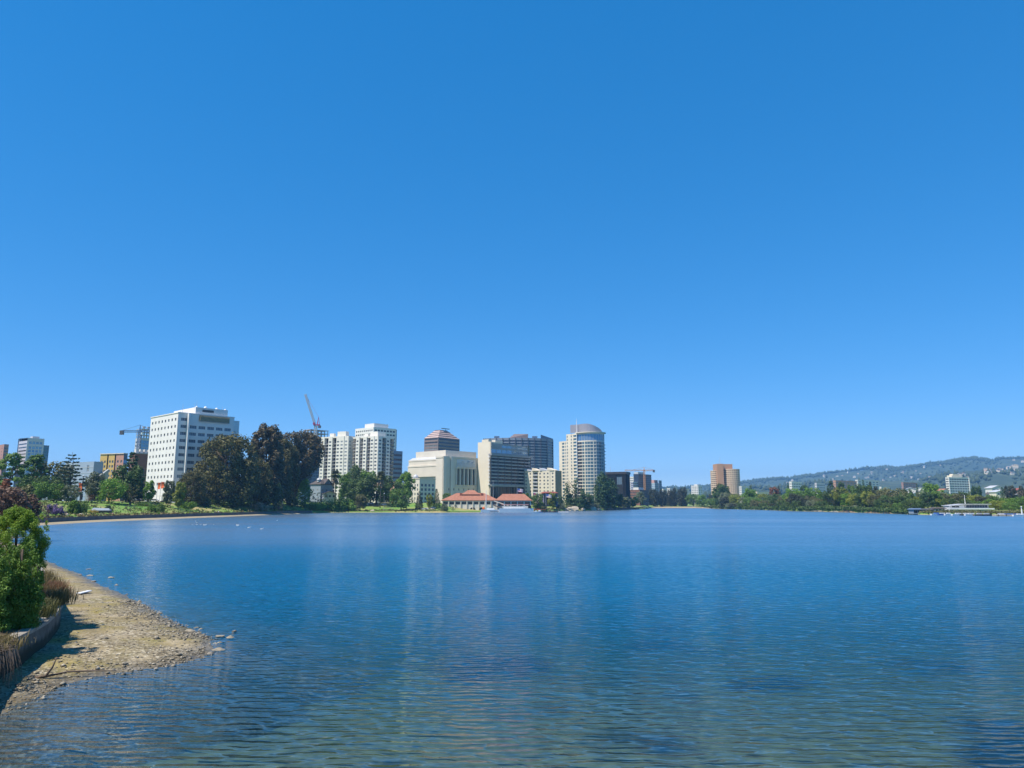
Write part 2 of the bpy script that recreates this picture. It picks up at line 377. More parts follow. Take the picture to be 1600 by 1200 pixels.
def grid(name, X, Y, Z, matl, smooth_=True):
    r, c = X.shape; V = np.stack([X.ravel(), Y.ravel(), Z.ravel()], 1)
    a = (np.arange(r - 1)[:, None] * c + np.arange(c - 1)[None]).ravel()
    return link(name, np_mesh(name, V, np.stack([a, a + 1, a + c + 1, a + c], 1), matl, smooth_))
tag(grid("lake_bed", X, Y, Z, m), kind='structure')

# water
m, nt, b = nodes_of("lake_water"); nt.nodes.remove(b)
tc = N(nt, "ShaderNodeTexCoord")
def wave(scale, sx, sy, rot, detail, dist):
    mp = N(nt, "ShaderNodeMapping"); mp.inputs["Scale"].default_value = (sx, sy, 1); mp.inputs["Rotation"].default_value = (0, 0, math.radians(rot))
    nz = N(nt, "ShaderNodeTexNoise", i_Scale=scale, i_Detail=detail, i_Roughness=.5, i_Distortion=dist)
    nt.links.new(tc.outputs["Object"], mp.inputs[0]); nt.links.new(mp.outputs[0], nz.inputs["Vector"]); return nz
w1 = wave(2.3, .30, 1.0, 8, 1.5, .25); w2 = wave(.9, .36, 1.0, -10, 1.0, .2); w3 = wave(6.0, .4, 1.0, 16, 1.0, .0)
def madd(a, k, c=None):
    n_ = N(nt, "ShaderNodeMath", operation='MULTIPLY_ADD'); n_.inputs[1].default_value = k; nt.links.new(a, n_.inputs[0])
    if c is not None: nt.links.new(c, n_.inputs[2])
    else: n_.inputs[2].default_value = 0
    return n_.outputs[0]
# wind patches change how steep the ripples are
wp = wave(.02, .25, 1.0, 4, 3.0, .5)
wr = N(nt, "ShaderNodeMapRange"); wr.inputs[1].default_value = .35; wr.inputs[2].default_value = .65; wr.inputs[3].default_value = .35; wr.inputs[4].default_value = 1.45
nt.links.new(wp.outputs[0], wr.inputs[0])
def bands(lam, rot, dist, dscale):
    mp = N(nt, "ShaderNodeMapping"); mp.inputs["Rotation"].default_value = (0, 0, math.radians(rot))
    wv = N(nt, "ShaderNodeTexWave", wave_type='BANDS', bands_direction='Y', wave_profile='SIN'); wv.inputs["Scale"].default_value = .314 / lam
    wv.inputs["Distortion"].default_value = dist; wv.inputs["Detail"].default_value = 2.0; wv.inputs["Detail Scale"].default_value = dscale; wv.inputs["Detail Roughness"].default_value = .5
    nt.links.new(tc.outputs["Object"], mp.inputs[0]); nt.links.new(mp.outputs[0], wv.inputs["Vector"]); return wv
b1 = bands(.36, 5, 5.5, 1.1); b2 = bands(.58, -7, 6.0, .7)
hsum = madd(b1.outputs[1], .034, madd(b2.outputs[1], .046, madd(w1.outputs[0], .09, madd(w2.outputs[0], .065, madd(w3.outputs[0], .016)))))
hm = N(nt, "ShaderNodeMath", operation='MULTIPLY'); nt.links.new(hsum, hm.inputs[0]); nt.links.new(wr.outputs[0], hm.inputs[1])
# out on the open lake the ripples are too small to resolve: less relief, more roughness
sx = N(nt, "ShaderNodeSeparateXYZ"); nt.links.new(tc.outputs["Object"], sx.inputs[0])
def ymap(a, b_, lo, hi):
    r = N(nt, "ShaderNodeMapRange", interpolation_type='SMOOTHSTEP'); r.inputs[1].default_value = a; r.inputs[2].default_value = b_; r.inputs[3].default_value = lo; r.inputs[4].default_value = hi
    nt.links.new(sx.outputs[1], r.inputs[0]); return r.outputs[0]
hm2 = N(nt, "ShaderNodeMath", operation='MULTIPLY'); nt.links.new(hm.outputs[0], hm2.inputs[0]); nt.links.new(ymap(18, 160, 1.0, .30), hm2.inputs[1])
bp = N(nt, "ShaderNodeBump", i_Strength=1.0, i_Distance=1.0); nt.links.new(hm2.outputs[0], bp.inputs["Height"])
fr = N(nt, "ShaderNodeFresnel", i_IOR=1.45); nt.links.new(bp.outputs[0], fr.inputs["Normal"])
gl = N(nt, "ShaderNodeBsdfGlossy", i_Roughness=.08); nt.links.new(bp.outputs[0], gl.inputs["Normal"]); nt.links.new(ymap(18, 150, .07, .27), gl.inputs["Roughness"])
tp = N(nt, "ShaderNodeBsdfTransparent"); tp.inputs[0].default_value = (.92, .96, .97, 1)
df = N(nt, "ShaderNodeBsdfDiffuse"); df.inputs[0].default_value = (.003, .21, .45, 1)
ms = N(nt, "ShaderNodeMixShader"); nt.links.new(ymap(12, 62, .04, .52), ms.inputs[0]); nt.links.new(tp.outputs[0], ms.inputs[1]); nt.links.new(df.outputs[0], ms.inputs[2])
m2 = N(nt, "ShaderNodeMixShader"); nt.links.new(fr.outputs[0], m2.inputs[0]); nt.links.new(ms.outputs[0], m2.inputs[1]); nt.links.new(gl.outputs[0], m2.inputs[2])
nt.links.new(m2.outputs[0], nt.nodes["Material Output"].inputs[0])
va = N(nt, "ShaderNodeVolumeAbsorption", i_Density=.55); va.inputs[0].default_value = (.30, .58, .62, 1)
nt.links.new(va.outputs[0], nt.nodes["Material Output"].inputs[1])
M['water'] = m
q = MB(); q.box(-1500, 1500, -50, 1250, -3.9, 0)
tag(q.build('water', m), kind='structure')

# hills
HU = [700, 900, 1040, 1100, 1157, 1185, 1240, 1300, 1350, 1390, 1405, 1440, 1475, 1510, 1528, 1549, 1557, 1570, 1600, 1700, 1900, 2600]
HV = [768, 765, 763, 760, 755, 750, 748, 739, 735, 731, 733, 729, 725, 719, 717.5, 720, 723, 719, 717.5, 712, 720, 740]
FU = [900, 1200, 1300, 1400, 1480, 1520, 1545, 1575, 1600, 1750, 2600]; FV = [778, 766, 760, 757, 750, 741, 738, 741, 736, 728, 750]
hu = np.arange(700, 2400, 5.); hd = np.array([1500, 1900, 2300, 2700, 3100, 3400, 3700, 4100, 4600, 5100, 5500, 6000, 7000, 8500.])
KH = (hu - 800) * KU1
def hill_z(u, d):
    zr = H + (786 - 3.2 - np.interp(u, HU, HV)) / F * 5500 * 1.03; zf = H + (786 - np.interp(u, FU, FV)) / F * 3500 * 1.03
    main = zr * smooth((d - 3200) / 2300) * np.where(d > 5500, np.clip(1 - (d - 5500) / 5000, 0, 1), 1)
    foot = zf * smooth((d - 1500) / 1950) * np.where(d > 3450, np.clip(1 - (d - 3450) / 3000, .0, 1), 1)
    wob = 9 * np.sin(u * .09 + d * .004) * np.sin(d * .006 + u * .031) * smooth((d - 1700) / 800)
    return np.maximum(main, foot) + wob * np.where(d > 5300, .25, 1) + 2
V = np.concatenate([np.stack([KH * d, np.full(len(hu), d), hill_z(hu, d)], 1) for d in hd]); n = len(hu)
Fq = np.concatenate([np.stack([np.arange(n - 1) + j * n, np.arange(n - 1) + 1 + j * n, np.arange(n - 1) + 1 + (j + 1) * n, np.arange(n - 1) + (j + 1) * n], 1) for j in range(len(hd) - 1)])
m, nt, b = nodes_of("hill_slopes"); tc = N(nt, "ShaderNodeTexCoord")
n1 = N(nt, "ShaderNodeTexNoise", i_Scale=.0035, i_Detail=8.0, i_Roughness=.6); nt.links.new(tc.outputs["Object"], n1.inputs["Vector"])
r1 = N(nt, "ShaderNodeValToRGB"); r1.color_ramp.elements[0].position = .46; r1.color_ramp.elements[1].position = .56
r1.color_ramp.elements[0].color = (.028, .048, .020, 1); r1.color_ramp.elements[1].color = (.050, .072, .030, 1)
nt.links.new(n1.outputs[0], r1.inputs[0]); nt.links.new(r1.outputs[0], b.inputs["Base Color"]); b.inputs["Roughness"].default_value = .95
tag(link("hills", np_mesh("hills", V, Fq, m, True)), kind='structure')
# woods on the hills: one mass of small uneven crowns
octv = np.array([(1, 0, .35), (0, 1, .3), (-1, 0, .4), (0, -1, .3), (0, 0, 1.25), (0, 0, -.2)]); octf = np.array([(0, 1, 4), (1, 2, 4), (2, 3, 4), (3, 0, 4), (1, 0, 5), (2, 1, 5), (3, 2, 5), (0, 3, 5)])
def blobs(px, py, pz, r, h):
    n = len(px); V = octv[None] * np.stack([r, r, h], 1)[:, None] * (1 + NR.uniform(-.25, .25, (n, 6, 3))) + np.stack([px, py, pz], 1)[:, None]
    return V.reshape(-1, 3), (octf[None] + (np.arange(n) * 6)[:, None, None]).reshape(-1, 3)
nb = 9000; tu = NR.uniform(950, 1720, nb); td = np.where(NR.rand(nb) < .45, NR.uniform(5000, 5560, nb), NR.uniform(1900, 5400, nb))
msk = (np.sin(tu * .045 + td * .0016) + np.sin(tu * .021 - td * .0023 + 1) + NR.uniform(-1, 1, nb) > -.1) | (td > 5250)
msk &= ~((tu > 1490) & (td > 2900) & (td < 3700))
tu, td = tu[msk], td[msk]
rr = NR.uniform(5, 11, len(tu)); V, Fq = blobs((tu - 800) * KU1 * td, td, hill_z(tu, td), rr, rr * NR.uniform(1.0, 1.9, len(tu)))
M['hillwood'] = mat("hill_trees", (.030, .050, .022), (.055, .075, .032), .01, rough=.95)
tag(link("hillside_woods", np_mesh("hillside_woods", V, Fq, M['hillwood'])), "dark distant woods covering the hill slopes beyond the city", "woods", kind='stuff')

# ------------------------------------------------------------------ trees and plants
def leaf_quads(P, Nn, size, asp=.75, hang=None):
    n = len(P)
    R = NR.normal(size=(n, 3)); Nn = Nn / (np.linalg.norm(Nn, axis=1, keepdims=True) + 1e-9)
    A = np.cross(Nn, R); A /= np.linalg.norm(A, axis=1, keepdims=True) + 1e-9
    B = np.cross(Nn, A)
    s = (size * NR.uniform(.6, 1.4, n))[:, None]
    V = np.stack([P + A * s, P + B * s * asp, P - A * s * NR.uniform(.7, 1.1, (n, 1)), P - B * s * asp], 1)
    return V.reshape(-1, 3), np.arange(n * 4).reshape(n, 4)
ASP = 1.0
def lobes_cloud(lobes, n, size, shell=.72, out=.9, up=.25, flat=1.0):
    C = np.array([l[0] for l in lobes], float); Rr = np.array([l[1] if hasattr(l[1], '__len__') else (l[1],) * 3 for l in lobes], float)
    C = C * np.array([1, 1, ASP]); Rr = Rr * np.array([1, 1, ASP ** .6]); size = size * ASP ** .55; n = int(n * max(1, ASP ** .5))
    w = (Rr[:, 0] * Rr[:, 2]); w = w / w.sum()
    idx = NR.choice(len(lobes), n, p=w)
    D = NR.normal(size=(n, 3)); D /= np.linalg.norm(D, axis=1, keepdims=True)
    rad = shell + (1 - shell) * NR.rand(n); inner = NR.rand(n) < .22; rad = np.where(inner, NR.uniform(.2, shell, n), rad) * (1 + NR.normal(size=n) * .07)
    P = C[idx] + D * Rr[idx] * rad[:, None]
    return leaf_quads(P, D * out + NR.normal(size=(n, 3)) * .5 + np.array([0, 0, up]), np.full(n, size), flat)
def env_lobes(rng, n, prof_, rmin, rmax, z0, z1, fill=.55):
    out = []
    for k in range(n):
        z = z0 + (z1 - z0) * ((k + rng.random()) / n); R = prof_(z)
        a = k * 2.399 + rng.uniform(-.5, .5); r = rng.uniform(rmin, rmax)
        q = max(R - r * .8, 0) * (1 if rng.random() > .3 else fill)
        out.append(((q * math.cos(a), q * math.sin(a), z), (r, r, r * rng.uniform(.7, 1.0))))
    return out
def crown_mesh(kind, seed=0, mul=1.0):
    rg = random.Random(seed * 131 + 5); NR.seed(seed + 3)
    if kind == 'round':
        lb = env_lobes(rg, 26, lambda z: .5 * math.sqrt(max(0, 1 - ((z - .55) / .47) ** 2)), .10, .19, .2, .92)
        V, Fq = lobes_cloud(lb, int(2600 * mul), .026)
    elif kind == 'dome':
        lb = env_lobes(rg, 24, lambda z: .5 * math.sqrt(max(0, 1 - (z / .97) ** 2)) + .02, .13, .2, .05, .85)
        V, Fq = lobes_cloud(lb, int(2400 * mul), .03)
    elif kind == 'spread':   # wide flat-topped crown of separate clumps
        lb = env_lobes(rg, 30, lambda z: .5 * math.sqrt(max(0, 1 - ((z - .6) / .42) ** 2)) * rg.uniform(.8, 1.05), .08, .15, .25, .95)
        V, Fq = lobes_cloud(lb, int(2800 * mul), .024, shell=.6)
    elif kind == 'gum':      # tall, many hanging clumps piled up
        lb = env_lobes(rg, 84, lambda z: .5 * (smooth((z + .05) / .2) * .6 + .4) * math.sqrt(max(.0, 1 - max(0, (z - .5) / .52) ** 2)), .09, .15, .06, .93, .6)
        V, Fq = lobes_cloud(lb, int(15000 * mul), .0165, shell=.6, up=.1, flat=.7)
    elif kind == 'vase':     # narrow at the foot, broad at the head
        lb = env_lobes(rg, 70, lambda z: .16 + .36 * smooth((z - .25) / .4) * math.sqrt(max(.05, 1 - max(0, (z - .62) / .40) ** 2)), .08, .14, .22, .93, .6)
        V, Fq = lobes_cloud(lb, int(13000 * mul), .0165, shell=.6, up=.1, flat=.7)
    elif kind == 'conifer':
        lb = []
        for t in range(15):
            z = .10 + .86 * t / 15; R = .5 * (1 - z) ** .8 + .03; n = max(4, int(12 * R / .5))
            for k in range(n):
                a = 2 * math.pi * (k + rg.random() * .8) / n + t; q = R * rg.uniform(.5, .85)
                lb.append(((q * math.cos(a), q * math.sin(a), z - .03 * q), (R * .3 + .015, R * .3 + .015, .035)))
        V, Fq = lobes_cloud(lb, int(3200 * mul), .022, shell=.4, up=.5)
    elif kind == 'cedar':
        lb = []
        for t in range(11):
            z = .22 + .74 * t / 11; R = .5 * (1 - ((z - .1) / .95) ** 1.6) + .02
            for k in range(max(3, int(7 * R / .5))):
                a = 2.1 * k + t * 1.3 + rg.random(); 
                for q in (.35, .7, .95):
                    rr_ = R * q * rg.uniform(.8, 1.1); lb.append(((rr_ * math.cos(a), rr_ * math.sin(a), z + .015 * q), (.075 * (R + .2), .075 * (R + .2), .016)))
        V, Fq = lobes_cloud(lb, int(3400 * mul), .02, shell=.3, up=1.2)
    elif kind == 'pine':     # loose upright pine with tufted branches
        lb = []
        for t in range(34):
            z = .15 + .82 * t / 34; R = .5 * (1 - (z - .25) ** 2 / .62) if z > .25 else .45
            a = t * 2.4; q = R * rg.uniform(.35, .95); lb.append(((q * math.cos(a), q * math.sin(a), z), (.12, .12, .055)))
        V, Fq = lobes_cloud(lb, int(3400 * mul), .021, shell=.4, up=.6)
    elif kind == 'column':
        lb = env_lobes(rg, 34, lambda z: .5 * (1 - max(0, (z - .5) / .52) ** 2) * (.75 + .25 * smooth(z / .25)), .14, .24, .03, .93, .5)
        V, Fq = lobes_cloud(lb, int(2600 * mul), .022, up=.1)
    elif kind == 'twisted':  # leaning plumes of a wind-shaped cypress
        lb = []
        for (bx, lean, h_, w) in ((-.25, -.1, .62, .15), (0.02, -.06, 1.0, .14), (.25, .1, .80, .2), (.1, .2, .45, .2), (-.1, .0, .35, .25)):
            for t in range(12):
                z = .06 + (h_ - .1) * t / 12; w_ = w * (1 - (z / h_) ** 2 * .7)
                lb.append(((bx + lean * z + rg.uniform(-.06, .06), rg.uniform(-.12, .12), z), (w_, w_, .07)))
        V, Fq = lobes_cloud(lb, int(3000 * mul), .02, up=.1)
    elif kind == 'wisp':     # open grey stems with few leaves
        lb = env_lobes(rg, 34, lambda z: .5 * math.sqrt(max(0, 1 - ((z - .6) / .45) ** 2)), .05, .11, .2, .95, .6)
        V, Fq = lobes_cloud(lb, int(1500 * mul), .022, shell=.3, flat=.4)
    elif kind == 'heap':     # several low rounded shrubs grown together
        lb = [((rg.uniform(-.36, .36), rg.uniform(-.3, .3), rg.uniform(.2, .6)), (rg.uniform(.12, .2),) * 2 + (rg.uniform(.2, .38),)) for _ in range(18)]
        V, Fq = lobes_cloud(lb, int(2600 * mul), .028)
        V[:, 2] = np.abs(V[:, 2])
    return np_mesh(kind + "_crown", V, Fq, L['oak'])
CROWN = {}
def crown(kind, seed, asp):
    global ASP
    a = min((.45, .65, .85, 1.1, 1.4, 1.8, 2.4, 3.2), key=lambda q: abs(math.log(q / asp)))
    if (kind, seed, a) not in CROWN:
        ASP = a; CROWN[(kind, seed, a)] = crown_mesh(kind, seed); ASP = 1.0
    return CROWN[(kind, seed, a)], a
def trunk_mesh(kind):
    mb = MB(); rg = random.Random(len(kind))
    top = {'conifer': .97, 'cedar': .96, 'pine': .95, 'column': .9}.get(kind, .72); r = {'gum': .05, 'vase': .06, 'heap': .02, 'dome': .03}.get(kind, .032)
    pts = [(rg.uniform(-.01, .01) * k, rg.uniform(-.01, .01) * k, -.04 + (top + .04) * k / 6) for k in range(7)]
    mb.tube(pts, [r * (1 - .85 * k / 6) * (1.35 if k == 0 else 1) for k in range(7)])
    if kind not in ('conifer', 'cedar', 'column'):
        for k in range(6):
            a = k * 1.1 + .4; z = .22 + .07 * k; q = rg.uniform(.22, .36)
            mb.tube([(0, 0, z), (q * .5 * math.cos(a), q * .5 * math.sin(a), z + .12), (q * math.cos(a), q * math.sin(a), z + .27)], [r * .5, r * .35, r * .12], 5)
    else:
        for k in range(14):
            a = k * 2.4; z = .2 + .05 * k; q = .42 * (1 - z) + .04
            mb.tube([(0, 0, z), (q * math.cos(a), q * math.sin(a), z - .01)], [r * .25, r * .06], 4)
    return mb.mesh(kind + "_trunk", M['bark'], True)
TRUNK = {}
def tree_at(x, y, h, w, kind, leaf, label, cat='tree', name=None, group=None, rz=None, z=None, seed=None):
    nm = name or {'conifer': 'conifer_tree', 'cedar': 'cedar_tree', 'pine': 'pine_tree', 'column': 'cypress_tree', 'gum': 'eucalyptus_tree', 'vase': 'eucalyptus_tree',
                  'heap': 'shrub', 'dome': 'shrub', 'twisted': 'cypress_tree', 'wisp': 'bare_shrub'}.get(kind, 'broadleaf_tree')
    z = gz(x, y) - .15 if z is None else z
    t = empty(nm, (x, y, z), RNG.uniform(0, 6.28) if rz is None else rz, label, cat, group)
    if kind not in TRUNK: TRUNK[kind] = trunk_mesh(kind)
    link('trunk', TRUNK[kind], t, scale=(w if kind not in ('gum', 'vase') else w * .8, w, h))
    me, a = crown(kind, RNG.randrange(3) if seed is None else seed, h / w)
    link('crown', me, t, scale=(w, w, h / a), mats=[L[leaf]])
    return t
def tree(u, vtop, wpx, d, kind, leaf, label, cat='tree', **kw):
    z = kw.pop('z', None)
    if z is None: d = max(d, float(Dsh(u) + sandw(u)) + wpx * d / F * .42 + 1)      # keep the foot on dry land
    x = ku(u) * d; z0 = gz(x, d) if z is None else z
    return tree_at(x, d, zv(vtop, d) - z0, wpx * d / F, kind, leaf, label, cat, z=z0 - .15, **kw)

# park on the near-side shore, from the bay to the boathouse
TREES = [
 (12, 706, 64, 275, 'pine', 'green', "tall loose green pine in front of the pink brick tower"),
 (48, 708, 54, 282, 'pine', 'green', "green pine standing before the pale stepped office tower"),
 (80, 719, 58, 290, 'round', 'olive', "rounded olive tree between the green pines and the cedar"),
 (62, 742, 66, 262, 'round', 'oak', "dark shady tree under the olive crown, behind the clipped park trees"),
 (106, 703, 46, 268, 'cedar', 'cedar', "dark cedar with layered flat branches and a pointed leader"),
 (95, 738, 40, 272, 'cedar', 'cedar', "lower dark cedar beside the tall layered cedar"),
 (60, 752, 34, 246, 'round', 'green', "small round green park tree above the dry bank, next to the purple-leaved tree"),
 (84, 754, 34, 248, 'round', 'green', "small round green park tree above the purple flower bed"),
 (110, 758, 32, 250, 'spread', 'greyg', "small grey-green park tree beside the black light pole"),
 (148, 738, 40, 292, 'round', 'greyg', "grey-green tree in front of the ochre apartment house"),
 (201, 700, 48, 305, 'conifer', 'conifer', "tall pointed dark conifer between the ochre and brick buildings"),
 (196, 725, 52, 300, 'round', 'oak', "broad dark tree wrapped around the foot of the tall pointed conifer"),
 (170, 748, 52, 280, 'round', 'bright', "broad bright green tree in the middle of the bay lawn"),
 (204, 755, 30, 286, 'wisp', 'olive', "thin grey-brown tree beside the broad bright green tree"),
 (147, 772, 30, 290, 'round', 'purple', "small purple-brown leaved tree behind the blue covered boat"),
 (232, 750, 20, 345, 'round', 'bright', "slim light green street tree at the foot of the white office block"),
 (263, 748, 18, 346, 'round', 'greyg', "slim grey-green street tree beside the orange banner by the office block"),
 (279, 750, 20, 342, 'round', 'lime', "slim yellow-green street tree between the orange banner and the dark eucalyptus"),
 (298, 735, 44, 376, 'gum', 'euc', "low dark eucalyptus at the edge of the big grove, touching the office block's foot"),
 (352, 677, 98, 404, 'gum', 'euc', "huge domed dark eucalyptus covering the corner of the white office block"),
 (412, 661, 60, 446, 'gum', 'euc2', "tallest dark eucalyptus with a separate rounded head"),
 (392, 716, 66, 428, 'gum', 'euc', "lower dark eucalyptus filling the gap below the tallest one"),
 (440, 684, 52, 470, 'gum', 'euc', "dark eucalyptus crown joining the tallest one to the spreading grey-brown one"),
 (461, 671, 82, 492, 'vase', 'euc2', "spreading grey-brown eucalyptus with a bare forked foot, beside the white apartments"),
 (434, 755, 20, 436, 'column', 'conifer', "narrow dark young tree on the lawn before the eucalyptus trunks"),
 (476, 748, 25, 485, 'column', 'bright', "bright green pointed young tree on the lawn beside the grey-blue house"),
 (537, 738, 30, 515, 'round', 'green', "fresh green tree between the palm and the dark tall trees by the apartments"),
 (554, 726, 32, 518, 'column', 'oak', "tall dark narrow tree in front of the white apartment gap"),
 (572, 734, 34, 516, 'round', 'bright', "bright green crown rising between two dark trees before the apartments"),
 (588, 740, 58, 508, 'round', 'oak', "wide dark oak behind the slender palm"),
 (560, 748, 44, 506, 'round', 'oak', "wide dark oak behind the olive lawn tree"),
 (614, 752, 34, 510, 'round', 'oak', "dark oak in front of the small orange and white house"),
 (563, 772, 26, 488, 'round', 'olive', "small round olive tree on the lawn beside the lime bushes"),
 (633, 737, 36, 525, 'spread', 'bright', "bright open tree in front of the stone temple's blank wall"),
 (627, 763, 38, 500, 'round', 'green', "broad round lawn tree close to the water before the temple"),
 (655, 765, 14, 512, 'conifer', 'pinedark', "small dark reddish conifer before the beige four storey house"),
 (682, 761, 15, 514, 'conifer', 'conifer', "small dark green conifer at the corner of the red roofed boathouse"),
 (671, 771, 12, 510, 'round', 'lime', "tiny lime green tree between two small conifers"),
 (698, 770, 14, 560, 'round', 'green', "green tree top showing over the boathouse roof's end"),
 (822, 770, 18, 575, 'round', 'green', "dark green tree behind the flag at the boathouse's far end"),
 (840, 770, 22, 568, 'round', 'green', "round green tree beside the red roofed pavilion"),
 (863, 769, 16, 574, 'round', 'lime', "light green tree before the beige condominium's brown end wall"),
 (874, 775, 14, 620, 'round', 'conifer', "small dark tree at the corner of the beige condominium"),
 (899, 741, 42, 628, 'twisted', 'conifer', "wind-shaped dark cypress with several plumes before the round tower"),
 (917, 770, 24, 632, 'round', 'conifer', "low dark tree between the plumed cypress and the great conifer"),
 (942, 738, 30, 648, 'column', 'conifer', "great dark conifer hiding the round tower's foot"),
 (955, 747, 26, 655, 'column', 'conifer', "second dark conifer merged with the great one, nearer the bronze hall"),
 (944, 768, 38, 645, 'round', 'pinedark', "skirt of dark foliage at the water below the great conifer"),
 (967, 771, 24, 700, 'round', 'oak', "dark rounded tree at the foot of the bronze hall"),
 (979, 776, 14, 705, 'round', 'greyg', "pale green small tree at the bronze hall's corner"),
 (989, 775, 18, 740, 'round', 'green', "small green tree on the point before the low brick block"),
 (1001, 768, 20, 850, 'round', 'greyg', "grey-green tree at the end of the dark pine row"),
 (1084, 772, 26, 985, 'round', 'green', "rounded green tree at the end of the sandy beach"),
 (1097, 773, 20, 975, 'round', 'bright', "light green tree between the sandy beach and the wooded shore"),
]
for (u, vt, w, d, k, lf, lab) in TREES: tree(u, vt, w, d + (45 if u < 215 else 30 if 530 < u < 640 and d > 500 and k != 'conifer' else 0), k, lf, lab)
# thick foot of the vase-shaped gum and the second one is already in its trunk; row of dark pines behind the sandy beach
ORD = ["first", "second", "third", "fourth", "fifth", "sixth", "seventh", "eighth", "ninth", "tenth", "eleventh", "twelfth", "thirteenth", "fourteenth"]
for i in range(12):
    u = 1012 + i * 5.4 + RNG.uniform(-1, 1)
    tree(u, 764 + RNG.uniform(-2, 2.5) - (2 if i in (1, 10, 11) else 0), RNG.uniform(11, 15), 1010 + RNG.uniform(-12, 12), 'column' if i % 3 else 'conifer', 'pinedark',
         f"{ORD[i]} dark pine of the row behind the sandy beach, counted from the bronze hall", group="dark pines in a row behind the sandy beach")
# palms
def palm(u, vtop, wpx, d, label):
    x = ku(u) * d; z0 = gz(x, d); h = zv(vtop, d) - z0; w = wpx * d / F
    t = empty('palm_tree', (x, d, z0 - .1), RNG.uniform(0, 6), label, 'palm tree', 'tall fan palms in the park')
    MB().tube([(0, 0, 0), (.1, 0, h * .45), (.0, .05, h * .9)], [.42, .33, .30], 8).build('trunk', M['palmbark'], t, smooth=True)
    P = []; Nn = []; 
    fr = MB(); th = MB()
    for k in range(60):
        a = k * 2.4; el = RNG.uniform(-.5, 1.3); q = w * .5 * RNG.uniform(.8, 1.05)
        o = Vector((0, 0, h * .9)); d1 = Vector((math.cos(a) * math.cos(el), math.sin(a) * math.cos(el), math.sin(el)))
        s = Vector((-math.sin(a), math.cos(a), 0)); mid = o + d1 * q * .55; tip = o + d1 * q + Vector((0, 0, -.25 * q)); wd = q * .3
        fr.face([o, mid + s * wd, tip + s * wd * .5, tip - s * wd * .5, mid - s * wd])
    fr.build('crown', L['palm'], t)
    for k in range(36):
        a = k * 2.4; q = w * .26 * RNG.uniform(.8, 1.2); o = Vector((.3 * math.cos(a), .3 * math.sin(a), h * RNG.uniform(.72, .9)))
        s = Vector((-math.sin(a), math.cos(a), 0)); tip = o + Vector((q * math.cos(a), q * math.sin(a), -h * RNG.uniform(.1, .2)))
        th.face([o - s * .2, o + s * .2, tip + s * .45, tip - s * .45])
    th.build('dead_fronds', L['thatch'], t)
palm(523, 736, 20, 532, "shaggy fan palm with a thick thatch beside the grey-blue house")
palm(594, 737, 19, 524, "slender fan palm with a long bare trunk on the lawn")

# shrubs
SHR = [
 (454, 775, 22, 478, 'heap', 'oak', "dark shrub under the spreading eucalyptus before the cream house"), (413, 777, 18, 445, 'heap', 'oak', "dark shrub in the shade before the plum coloured house"),
 (116, 780, 18, 266, 'dome', 'bright', "bright green bush beside the purple flower bed"), (129, 779, 18, 268, 'heap', 'green', "green spreading bush between the flower bed and the purple-brown tree"),
 (170, 788, 14, 290, 'dome', 'oak', "dark bush behind the person on the bay lawn"), (237, 787, 15, 318, 'dome', 'bright', "bright round bush by the bay wall, the smaller of two neighbours"),
 (252, 786, 18, 320, 'dome', 'green', "larger bright round bush by the bay wall below the office block"), (205, 788, 18, 304, 'wisp', 'greyg', "pale twiggy bush on the bay lawn"),
 (222, 784, 26, 336, 'heap', 'green', "low green hedge-like bush behind the bright round bushes"), (292, 782, 32, 356, 'heap', 'bright', "low bright bush on the grassy slope before the low eucalyptus"),
 (405, 784, 30, 416, 'heap', 'pale', "pale flowering shrub at the foot of the eucalyptus grove"), (436, 784, 18, 398, 'wisp', 'greyg', "thin grey shrub by the wall beside the narrow dark tree"),
 (319, 776, 22, 380, 'dome', 'cedar', "blue-green bush under the huge domed eucalyptus"), (345, 778, 90, 400, 'heap', 'oak', "dark undergrowth thicket below the huge domed eucalyptus"),
 (494, 783, 34, 482, 'heap', 'bright', "lime bush by the shore wall, the first one after the pointed young tree"), (518, 776, 36, 484, 'heap', 'bright', "lime bush in the middle of the shore clump"),
 (540, 774, 32, 482, 'heap', 'bright', "lime bush at the end of the shore clump beside the olive tree"), (500, 768, 26, 505, 'wisp', 'greyg', "tall grey twiggy bush before the grey-blue house"),
 (694, 786, 14, 488, 'dome', 'greyg', "grey bush at the corner of the boathouse terrace"), (708, 788, 16, 500, 'wisp', 'olive', "brownish climbing shrub on the boathouse terrace"),
 (845, 786, 22, 556, 'dome', 'olive', "olive bush above the orange bank beside the boats"), (876, 784, 20, 600, 'heap', 'greyg', "grey-green bush above the rocks beside the moored boats"),
 (902, 783, 22, 632, 'heap', 'olive', "olive bush under the plumed cypress"), (919, 782, 20, 634, 'heap', 'pale', "straw coloured bush among the rocks by the water"), (890, 788, 14, 622, 'heap', 'greyg', "grey bush low among the shore rocks"),
 (930, 784, 16, 640, 'heap', 'greyg', "grey-green bush against the dark conifer's skirt"),
]
for (u, vt, w, d, k, lf, lab) in SHR: tree(u, vt, w, d, k, lf, lab, 'bush')
# flower beds and the dry bank by the bay
for (u, vt, w, d, lf, lab) in ((82, 784, 16, 256, 'flower', "bed of purple flowers on the bay bank"), (93, 787, 20, 252, 'flower', "lower bed of purple flowers on the bay bank"), (146, 795, 16, 280, 'yflower', "patch of yellow flowers beside the blue covered boat")):
    tree(u, vt, w, d, 'heap', lf, lab, 'flower bed', name='flower_bed')

